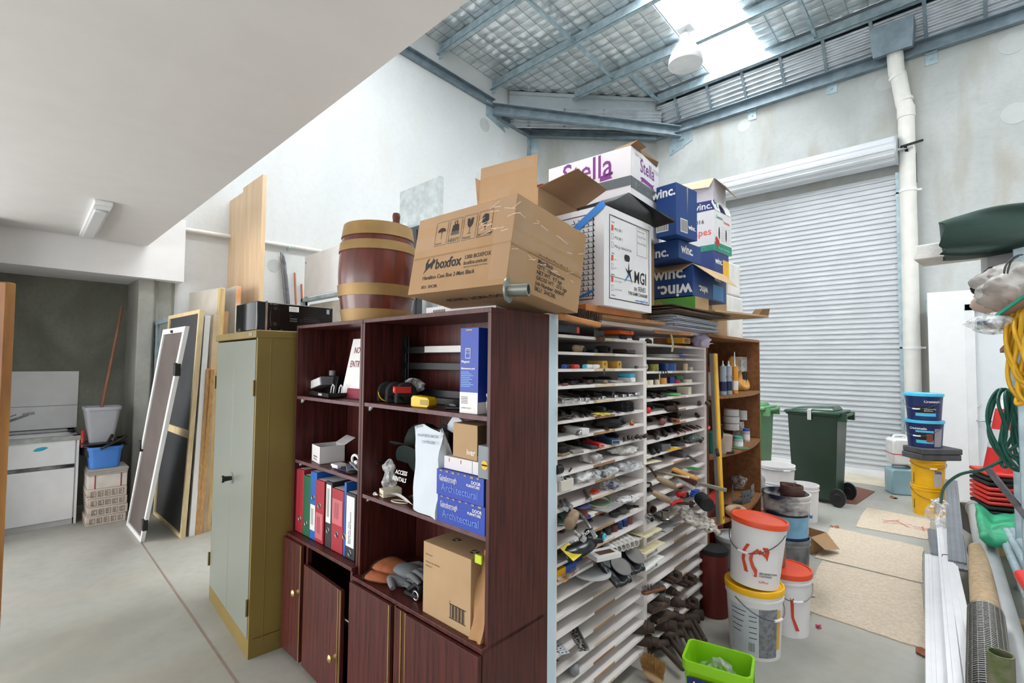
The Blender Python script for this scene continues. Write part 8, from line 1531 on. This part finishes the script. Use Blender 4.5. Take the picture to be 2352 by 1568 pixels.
for i,(px,py,lb)in enumerate([(1925,1195,'largest brown leaf beside the cement sheets'),(1893,1222,'brown leaf by the small open carton'),(1862,1243,'pale brown leaf near the blue labelled buckets'),(1860,1395,'brown leaf poking from under the nearest sheet'),(2060,1125,'orange leaf in front of the jerrycan'),(1892,1424,'tiny pink sliver on the floor by the nearest sheet'),(2135,1480,'brown leaf at the near right corner of the nearest sheet'),(1870,1352,'white paper slip beside the nearest sheet')]):
 v=atZ(px,py,.012);mb=MB();s=.03 if i!=5 else .012;mb.grid(lambda u,w:((u-.5)*s*3*(1-abs(w-.5)),(w-.5)*s*2.4,.012*math.sin(5*u+i)*math.cos(4*w)),6,6);tag(mb.build('dry_leaf' if i not in(5,7)else 'litter_scrap',mat(['leaf_brown','pink_scrap','slip'][0 if i not in(5,7)else 1 if i==5 else 2],['9a5f42','d0406a','cfc9b8'][0 if i not in(5,7)else 1 if i==5 else 2],.8),solid=.001),lb,'leaf' if i not in(5,7)else 'litter',loc=(v.x,v.y,.012),rz=rl.uniform(0,6))
# ---------------------------------------------------------------- yellow and navy bucket pile, jerrycans
P7=Vector((-.47,7.28,0));VB=math.atan2(-7.28,.52)
for k in range(2):
 t=bucket(['lower yellow bucket standing on the floor','upper yellow bucket nested in the lower one'][k],P7+Vector((0,0,.29*k)),.155,.33,YELLOW,taper=.9,handle=(VB+PI/2+.3,.05+.05*(1-k)));wrap(t,.155,.9,.33,VB+.35,VB+.9,.05,.22,LGREY);wtext(t,'Sika',.045,.15,VB+.38,.19,INK,bold=.02);wtext(t,None,0,.145,VB-1.1,.06,INK,nm='black_mark',polys=[[(0,0),(.02,.02),(.02,.14),(0,.16),(.01,.14),(.012,.03)]])
for k in range(2):t=thing('rubber_block',['lower','upper'][k]+' grey rubber block between the yellow and navy buckets','block',P7+Vector((.03+.01*k,.0,.625+.066*k)),.75,'grey rubber blocks');mb=MB();mb.box(-.22,-.14,0,.22,.14,.064);mb.build('block',mat('rubber_grey','55565a',.8,var=.15,bump=.2),t,bevel=.01)
for k in range(2):
 t=bucket(['lower navy Crommelin bucket with brown picture label','upper navy Crommelin bucket with white lettering'][k],P7+Vector((-.02+.0*k,0,.76+.30*k)),.17,.285,mat('bucket_navy','1c2c63',.35,var=.05),lid=CYAN,taper=.88,handle=(VB+PI/2-.4,.13),bands=False)
 wrap(t,.17,.88,.285,VB-.5,VB+.5+.2*k,.045,.08,CYAN,'blue_band');wrap(t,.17,.88,.285,VB-.5,VB+.4+.2*k,.08,.155,INK,'black_label');wtext(t,'Crommelin',.036,.163,VB+(.0 if k else-.9),.195,INKW,bold=.02)
 if not k:wrap(t,.17,.88,.285,VB+.55,VB+1.1,.01,.21,mat('label_grey','a3a0aa',.5),'grey_label');wrap(t,.17,.88,.285,VB-.5,VB+.5,.165,.185,CYAN,'blue_band');wrap(t,.17,.88,.285,VB+.1,VB+.45,.06,.15,mat('brick_photo','8a4a2c',.5),'picture',.002)
 else:wtext(t,'Waterproofing',.018,.16,VB+.0,.12,INKW);wtext(t,'Membrane',.018,.16,VB+.0,.10,INKW);
P8=Vector((-.76,8.22,0))
for k,(m,lb)in enumerate(((mat('can_blue','9db9c4',.3,col2='7ea3ae',scale=2),'translucent blue jerrycan standing on the floor by the roller door'),(mat('can_white','e9e8e8',.35),'white jerrycan with red band on top of the blue one'))):
 t=thing('jerrycan',lb,'jerrycan',P8+Vector((0,0,.385*k)),.45,'jerrycans');mb=MB();w=.19-.02*k;mb.prism([(-w,0),(w,0),(w,.30),(w-.05,.345),(.03,.345),(-.0,.33),(-w+.03,.33),(-w,.30)],-.12,.12,0,frame((0,0,0),(1,0,0),(0,0,1)));mb.build('body',m,t,bevel=.02);mb=MB();mb.cyl((w-.08,0,.34),(w-.08,0,.375),.03,n=18);mb.build('cap',RED,t,bevel=.003);mb=MB();mb.tube([(-w+.04,0,.325),(-w+.06,0,.365),(w-.17,0,.37),(w-.14,0,.335)],.014);mb.build('handle',m,t,smooth=60)
 if k:mb=MB();mb.box(-w-.001,-.122,.13,w+.001,.122,.14);mb.build('red_band',RED,t)
# ---------------------------------------------------------------- long lengths along the right side
def length(name,label,cat,a,b,w,h,m,group=None,round_=False,r1=None,hollow_=False,ribs=0):
 a=Vector(a);b=Vector(b);t=thing(name,label,cat,a,0,group);mb=MB();d=b-a
 if round_:mb.cyl((0,0,0),d,w,r1 or w,n=24);
 else:
  mb.bar((0,0,0),d,w,h)
  for k in range(ribs):o_=d.cross(Vector((0,0,1))).normalized()*w*(-.5+(k+.5)/ribs);mb.bar(o_+Vector((0,0,h/2)),d+o_+Vector((0,0,h/2)),w*.3/ribs,.006)
 mb.build('length',m,t,smooth=45,bevel=0 if round_ else .002);return t,d
WA=mat('white_aluminium','e6e6ea',.35,var=.02);GA=mat('grey_aluminium','84888f',.35,.4)
def seg(p,zp,q,zq):return atZ(*p,zp),atZ(*q,zq)
for k,z in enumerate((0,)):
 mb=MB()
for i in range(3):mb=MB();mb.box(-.20,-.05,0,.55,.05,[.10,.10,.10][i]);tag(mb.build('timber_bearer',PINE,bevel=.003),['nearest timber bearer under the metal lengths','middle timber bearer under the metal lengths','far timber bearer under the metal lengths'][i],'timber','timber bearers',loc=([-.02,.02,.06][i]+.1,[2.9,4.4,6.2][i],0))
L_=[((2158,1262),(2185,1600),.13,.035,WA,'widest white channel length along the aisle edge',2),((2168,1235),(2232,1600),.035,.03,GA,'grey strip between the white channel and the white bundle',0)]
for i,(p,q,w,h,m_,lb,rb_)in enumerate(L_):length('metal_length',lb,'metal length',*seg(p,.14+.0*i,q,.14+.01*i),w,h,m_,'metal lengths',ribs=rb_)
for i in range(6):
 p=(2162+5*i,1170+9*i);q=(2208+14*i,1600);a,b=seg(p,.22+.01*(i%2),q,.20+.012*(i%2));length('white_strip_length',['leftmost','second','third','fourth','fifth','rightmost'][i]+' white aluminium strip of the tied bundle','metal length',a,b,.034,.022,WA,'bundle of white aluminium strips')
a=DD(2178,1256,5.0);mb=MB();A,B=atZ(2174,1254,.25),atZ(2206,1256,.25);mb.tube([A+Vector((-.01,0,-.04)),A,B,B+Vector((.01,0,-.04))],.003);tag(mb.build('tie_wire',RUST),'rusty wire tied round the white aluminium bundle','wire')
for i,(p,q,w,z0,z1,lb)in enumerate([((2190,1085),(2208,1272),.10,.48,.24,'upper grey ribbed metal length sloping up towards the door'),((2155,1200),(2165,1255),.10,.2,.17,'short dark ribbed metal length beside the white bundle'),((2200,1190),(2222,1290),.09,.30,.22,'lower grey ribbed metal length under the upper one')]):a,b=seg(p,z0,q,z1);length('grey_channel',lb,'metal length',a,b,w,.02,GA,'metal lengths',ribs=3)
a,b=seg((2172,1125),.38,(2160,1195),.22);t=thing('plastic_sleeve','crumpled clear plastic sleeve around the far end of the lengths','plastic',(a+b)/2);mb=MB();lumpy(mb,0,0,0,.09,.3,.12,21,.22);mb.build('sleeve',CLEARL,t,smooth=70)
t,d=length('drain_pipe','fat pale grey PVC pipe running towards the camera at far right','pipe',DD(2250,1152,4.9),DD(2368,1600,2.2),.070,0,mat('pipe_grey','a9adae',.45,var=.03),round_=True)
a=Vector(t.location);mb=MB();mb.cyl((0,0,0),-d.normalized()*.10,.080,n=28);mb.build('socket',mat('pipe_grey','',.4),t,bevel=.004)
a,b=DD(2256,1245,3.9),DD(2278,1400,2.75);t,d=length('carpet_roll','brown backed carpet roll under the fat pipe','carpet',a,b,.065,0,mat('carpet_back','b39b7c',.9,var=.1,scale=30),round_=True)
a2,b2=DD(2276,1390,2.72),DD(2300,1700,1.75);t,d=length('mesh_roll','roll of black wire mesh in front of the carpet roll','mesh roll',a2,b2,.07,0,BLACKM,round_=True)
mb=MB();x=d.normalized();u=x.orthogonal().normalized();v=x.cross(u)
for k in range(int(d.length/.022)):mb.tube([x*(.022*k)+(u*math.cos(a)+v*math.sin(a))*.075 for a in[2*PI*j/20 for j in range(20)]],.0016,n=4,closed=True)
for k in range(20):a=2*PI*k/20;mb.cyl((u*math.cos(a)+v*math.sin(a))*.075,d+(u*math.cos(a)+v*math.sin(a))*.075,.0016,n=4)
mb.build('wire_mesh',mat('mesh_wire','9b9a96',.4,.7),t)
c=DD(2312,1478,1.75);t=thing('mossy_pipe','upright open pipe end covered in green moss stains, bottom right','pipe',(c.x,c.y,0));mb=MB();mb.lathe([(.036,.0),(.036,c.z),(.031,c.z),(.031,.05)],n=28);mb.build('pipe',mat('moss_pipe','6b6a55',.8,col2='4d5a30',scale=14,contrast=.6),t,smooth=45)
for i,(p,q)in enumerate((((2306,1200),(2372,1345)),((2320,1197),(2400,1330)),((2335,1196),(2420,1310)),((2350,1200),(2440,1310)))):
 length('steel_tube',['leftmost','second','third','rightmost'][i]+' galvanised tube lying under the green shade sheet','tube',DD(*p,4.0),DD(*q,2.9),.024,0,GALV,'galvanised tubes',round_=True)
length('red_tube','red handle end at the right edge below the galvanised tubes','tube',DD(2358,1300,2.8),DD(2430,1400,2.4),.035,0,RED,round_=True)
# green shade sheet
t=thing('green_sheet','green shade cloth bundle lying over the tubes at right','sheet',DD(2310,1165,4.3));mb=MB()
f=lambda u,v:DD(2246+150*u+20*v,1142-12*u*(1-v)+72*v+14*math.sin(5*u),4.9-1.2*v)-Vector(t.location)+Vector((0,0,.012*math.sin(17*u+3*v)+.02*math.sin(9*v+4*u)))
mb.grid(f,26,14);mb.build('cloth',mat('shade_green','3fb58a',.6,var=.08,col2='2c8a63',bump=.3),t,solid=.05,smooth=70)
# traffic cones
cb=DD(2316,1140,4.8);
for k in range(9):
 z=.26+.045*k;blk=k in(0,1,6,7)
 t=thing('traffic_cone',['lowest black based','second black based','third lowest red based','fourth red based','fifth red based','sixth red based','seventh, black based','eighth, black based','topmost'][k]+' traffic cone of the nested stack','cone',(cb.x,cb.y,z),.35,'traffic cones nested in a stack');mb=MB();mb.box(-.20,-.20,0,.20,.20,.035);mb.build('base',BLACKM if blk else RED,t,bevel=.015)
 if k==8:
  R_=lambda z:.15-.115*z/.68
  for a,b,m_ in((0,.22,RED),(.22,.40,LGREY),(.40,.60,RED),(.60,.68,WHITE)):mb=MB();mb.lathe([(R_(a),a+.035),(R_(b),b+.035)],n=32);mb.build('cone_band',m_,t,smooth=60)
 else:mb=MB();mb.lathe([(.15,.035),(.12,.2)],n=24);mb.build('cone_body',RED,t,smooth=60)
mb=MB();mb.box(-.26,-.26,0,.26,.26,.26);tag(mb.build('low_crate',DGREY,bevel=.01),'dark low crate carrying the traffic cones','crate',loc=(cb.x,cb.y,0),rz=.35)
# rack with shelves, mostly out of frame
rp=DD(2345,1000,3.0);t=thing('steel_rack','grey steel rack carrying the hoses and bags at the right edge','rack',(rp.x,rp.y,0));rx,ry=0,0
mb=MB();mb.box(.0,-.03,0,.06,.03,2.6);mb.build('post',GALV,t,bevel=.003)
mb=MB();mb.box(.55,-.03,0,.61,.03,2.6);mb.build('post',GALV,t,bevel=.003);mb=MB();mb.box(0,1.0,0,.06,1.06,2.6);mb.build('post',GALV,t,bevel=.003)
for z in(1.80,2.22):mb=MB();mb.box(-.05,-.02,z-.03,.6,1.05,z);mb.build('shelf_board',BOARDB,t)
mb=MB();mb.bar((.03,-.03,.75),(-.14,.02,1.02),.03,.03);mb.build('brace',DSTEEL,t)
A=DD(2245,735,3.0);B=DD(2375,640,2.5);C_=DD(2400,735,2.9);t=thing('green_edged_board','pink board with a green edge sloping under the clear bags','board',A);mb=MB();mb.slab([Vector((0,0,0)),C_-A,DD(2400,640,2.4)-A,B-A],.012);mb.build('board',mat('pinkish_board','b58f7d',.6),t);mb=MB();mb.bar((0,0,0),B-A,.012,.018);mb.build('green_edge',mat('teal_green_ink','',.5),t)
def coil(name,label,cx,cy,d,w,h,n,r,m_,seed,extra=None):
 c=DD(cx,cy,d);t=thing(name,label,'hose',c);mb=MB();rc=random.Random(seed);X_=Vector((.72,.69,0));Y_=Vector((-.69,.72,0))
 for k in range(n):
  ww=w*rc.uniform(.55,1);hh=h*rc.uniform(.75,1);ox=rc.uniform(-.02,.02);dz=rc.uniform(-.05,.05);ph_=rc.uniform(0,6);ty=rc.uniform(-.05,.05)
  mb.tube([X_*(ox+ww*math.sin(a)*(.75+.25*math.cos(a))+.02*math.sin(3*a+ph_))+Y_*(ty+.03*math.sin(2*a+ph_))+Vector((0,0,hh*math.cos(a)+(h-hh)+.0))for a in[2*PI*j/40 for j in range(40)]],r,n=8,closed=True)
 if extra:mb.tube(smooth_path([p-c for p in extra]),r,n=8)
 mb.build('coils',m_,t,smooth=60);return t
def smooth_path(P_,n=8):
 out=[]
 for i in range(len(P_)-1):
  p0=P_[max(0,i-1)];p1=P_[i];p2=P_[i+1];p3=P_[min(len(P_)-1,i+2)]
  for k in range(n):
   t_=k/n;out.append(.5*((2*p1)+(p2-p0)*t_+(2*p0-5*p1+4*p2-p3)*t_*t_+(3*p1-p0-3*p2+p3)*t_**3))
 return out+[P_[-1]]
coil('yellow_hose','yellow flat hose coils hanging at the right edge',2366,800,2.7,.085,.27,9,.011,mat('hose_yellow','d9a81f',.4,var=.06),3)
coil('green_hose','dark green garden hose coiled over the cones with a tail to the left',2316,965,3.3,.095,.27,7,.0105,mat('hose_green','11584a',.35,var=.05),5,extra=[DD(2330,1020,3.3),DD(2270,1055,3.4),DD(2210,1070,3.6),DD(2175,1100,3.8),DD(2168,1135,4.0)])
# bags and cloth above
c=DD(2290,650,2.9);t=thing('plastic_bag','large crumpled clear bag on the right rack shelf','bag',c);mb=MB();mb.M=Matrix.Rotation(.77,4,'Z');lumpy(mb,.12,0,.03,.20,.16,.14,31,.2,nu=44,nv=24);mb.build('bag',mat('milky_bag','bcb8b3',.25,var=.12,bump=.8,bscale=22,alpha=.88),t,smooth=180)
c=DD(2268,722,2.85);t=thing('plastic_bag','smaller clear bag with dark items drooping below the large one','bag',c);mb=MB();mb.M=Matrix.Rotation(.77,4,'Z');lumpy(mb,.03,0,0,.09,.1,.06,37,.2);mb.build('bag',CLEAR,t,smooth=70);mb=MB();mb.M=Matrix.Rotation(.77,4,'Z');mb.box(-.03,-.04,-.01,.12,.04,.015);mb.build('blue_item',NAVY,t,bevel=.006)
c=DD(2256,618,3.1);t=thing('rolled_fabric','black rolled fabric end poking out under the green canvas','fabric',c);mb=MB();mb.M=Matrix.Rotation(.77,4,'Z');mb.tube([(-.04,0,-.08),(0,0,-.02),(.06,0,.02),(.4,.03,.05)],.05,n=14,radii=[.04,.045,.055,.06]);mb.cyl((-.045,0,-.085),(-.05,0,-.09),.03,n=14);mb.build('roll',mat('black_felt','25262a',.9),t,smooth=60)
c=DD(2262,560,3.25);t=thing('grey_box','grey box with white edge under the green canvas bag','box',c);mb=MB();mb.M=Matrix.Rotation(.1,4,'Z');mb.box(0,0,-.16,.45,.3,.06);mb.build('box',LGREY,t,bevel=.004);t=thing('pink_sack','pink and white printed sack under the clear bags','sack',DD(2272,668,3.0));mb=MB();mb.M=Matrix.Rotation(.77,4,'Z');lumpy(mb,.1,.04,0,.14,.1,.09,41,.12);mb.build('sack',mat('pink_sack_m','d3c0b6',.6),t,smooth=180)
mb=MB();A=DD(2300,580,2.8);mb.tube(smooth_path([DD(2302,622,2.8),DD(2306,590,2.8),DD(2325,568,2.8),DD(2345,562,2.8)]),.005);mb.tube(smooth_path([DD(2308,618,2.8),DD(2318,580,2.8),DD(2335,566,2.8)]),.005);tag(mb.build('looped_cord',DGREY,smooth=60),'dark cord loop rising from the clear bags','cord')
yb=4.35;a=atY(2163,535,yb);b=atY(2095,560,yb+.15)
t=thing('green_canvas_bag','long dark green canvas bag lying across the top of the right rack','bag',(a.x,yb,a.z));CV=mat('canvas_green','1d3a32',.65,var=.15,scale=5,bump=.7,bscale=4,stretch=(.35,1,2));mb=MB();N_=30
def cf(u,v):
 x=1.5*u;a_=2*PI*v;rz_=.125*(1-.12*math.exp(-x*12))+.012*math.sin(9*x);ry_=.17;k=.10*math.sin(3*a_+5*x)+.05*math.sin(5*a_-9*x);s=abs(math.cos(a_))**.32*(1 if math.cos(a_)>0 else-1);c_=abs(math.sin(a_))**.4*(1 if math.sin(a_)>0 else-1)
 return(x+.02*math.sin(7*v*6.28),ry_*s*(1+k),rz_*c_*(1+k*.6)+.05*x)
mb.grid(cf,40,32);mb.add([cf(0,j/32)for j in range(32)],[tuple(range(32))]);mb.build('canvas',CV,t,smooth=70)
mb=MB();mb.box(.62,-.19,.06,1.0,-.17,.13);mb.build('dark_strap',BLACKM,t)
t=thing('foam_plank','white foam plank with rough ends under the green canvas bag','foam',(b.x,yb+.1,b.z+.0));mb=MB();mb.hexa([(.0,0,-.07),(1.7,0,-.02),(1.7,.35,-.02),(.03,.35,-.07)],[(.015,.0,.03),(1.7,0,.10),(1.7,.35,.10),(.04,.35,.05)]);mb.build('plank',mat('foam_white','e9e7e3',.9,bump=.4,bscale=40),t,bevel=.006)
t2=atY(2325,462,yb+.5);mb=MB();mb.box(0,0,-.06,1.2,.3,.04);tag(mb.build('foam_plank',mat('foam_white','',.9),bevel=.006),'white foam plank end showing above the green canvas bag','foam',loc=(t2.x,yb+.5,t2.z))
mb=MB();[mb.box(x,.0,0,x+.06,.06,2.3)for x in()];mb.box(.1,0,0,.16,.06,a.z-.22);mb.box(.1,.8,0,.16,.86,a.z-.22);mb.box(.1,0,a.z-.26,1.6,.06,a.z-.20);mb.box(.1,.8,a.z-.26,1.6,.86,a.z-.20);
tag(mb.build('bag_rack',GALV),'galvanised frame holding the green canvas bag up','rack',loc=(.95,yb-.05,0))
# ---------------------------------------------------------------- brown timber cabinet edge at the left of the frame
a=DD(17,670,.62);t=thing('timber_cabinet','orange brown timber cabinet edge at the far left, close to the camera','cabinet',(0,0,0));f0=DD(36,672,.6);f1=DD(12,1568,.6);g0=DD(-140,665,.75);WO=mat('orange_timber','b98245',.5,var=.12,scale=14,stretch=(3,3,.5),col2='8a5526')
dv=(f1-f0);fw=Vector((-math.sin(YAW),math.cos(YAW),0));rt_=Vector((math.cos(YAW),math.sin(YAW),0));E_=f0-Vector((0,0,f0.z))
mb=MB();h0=f0.z
mb.hexa([E_-rt_*.009-fw*.01-rt_*.002,E_-rt_*.002,E_-rt_*.002+fw*.01-rt_*.0,E_-rt_*.014+fw*.012],[E_-rt_*.009+Vector((0,0,h0)),E_+Vector((0,0,h0)),E_+fw*.012+Vector((0,0,h0)),E_-rt_*.012+fw*.012+Vector((0,0,h0))])
mb.v=[];mb.f=[];mb.m=[]
b0=DD(10,1600,.6);top=f0;lowp=Vector((b0.x,b0.y,0));lowp=f1+(f1-f0)*(f1.z/(f0.z-f1.z))
for(q0,q1,s0_,s1_)in((top,lowp,0,.014),):mb.hexa([q1-rt_*s1_-fw*.012,q1-fw*.012,q1,q1-rt_*s1_],[q0-rt_*s1_-fw*.012,q0-fw*.012,q0,q0-rt_*s1_])
mb.build('front_stile',WO,t,bevel=.0015)
mb=MB();mb.hexa([lowp-rt_*.40-fw*.0,lowp-rt_*.014,lowp-rt_*.014+fw*.0,lowp-rt_*.40+fw*.016],[top-rt_*.40-Vector((0,0,.02)),top-rt_*.014-Vector((0,0,.02)),top-rt_*.014+fw*.0-Vector((0,0,.02)),top-rt_*.40+fw*.016-Vector((0,0,.02))]);mb.build('dark_back',mat('dark_cab','1d1210',.7),t)
mb=MB();mb.hexa([top-rt_*.40-fw*.06-Vector((0,0,.012)),top-rt_*.012-fw*.0-Vector((0,0,.012)),top-rt_*.012-Vector((0,0,.012)),top-rt_*.40+fw*.02-Vector((0,0,.012))],[top-rt_*.40-fw*.06,top-rt_*.012,top-rt_*.012,top-rt_*.40+fw*.02]);mb.build('top_rail',WO,t)
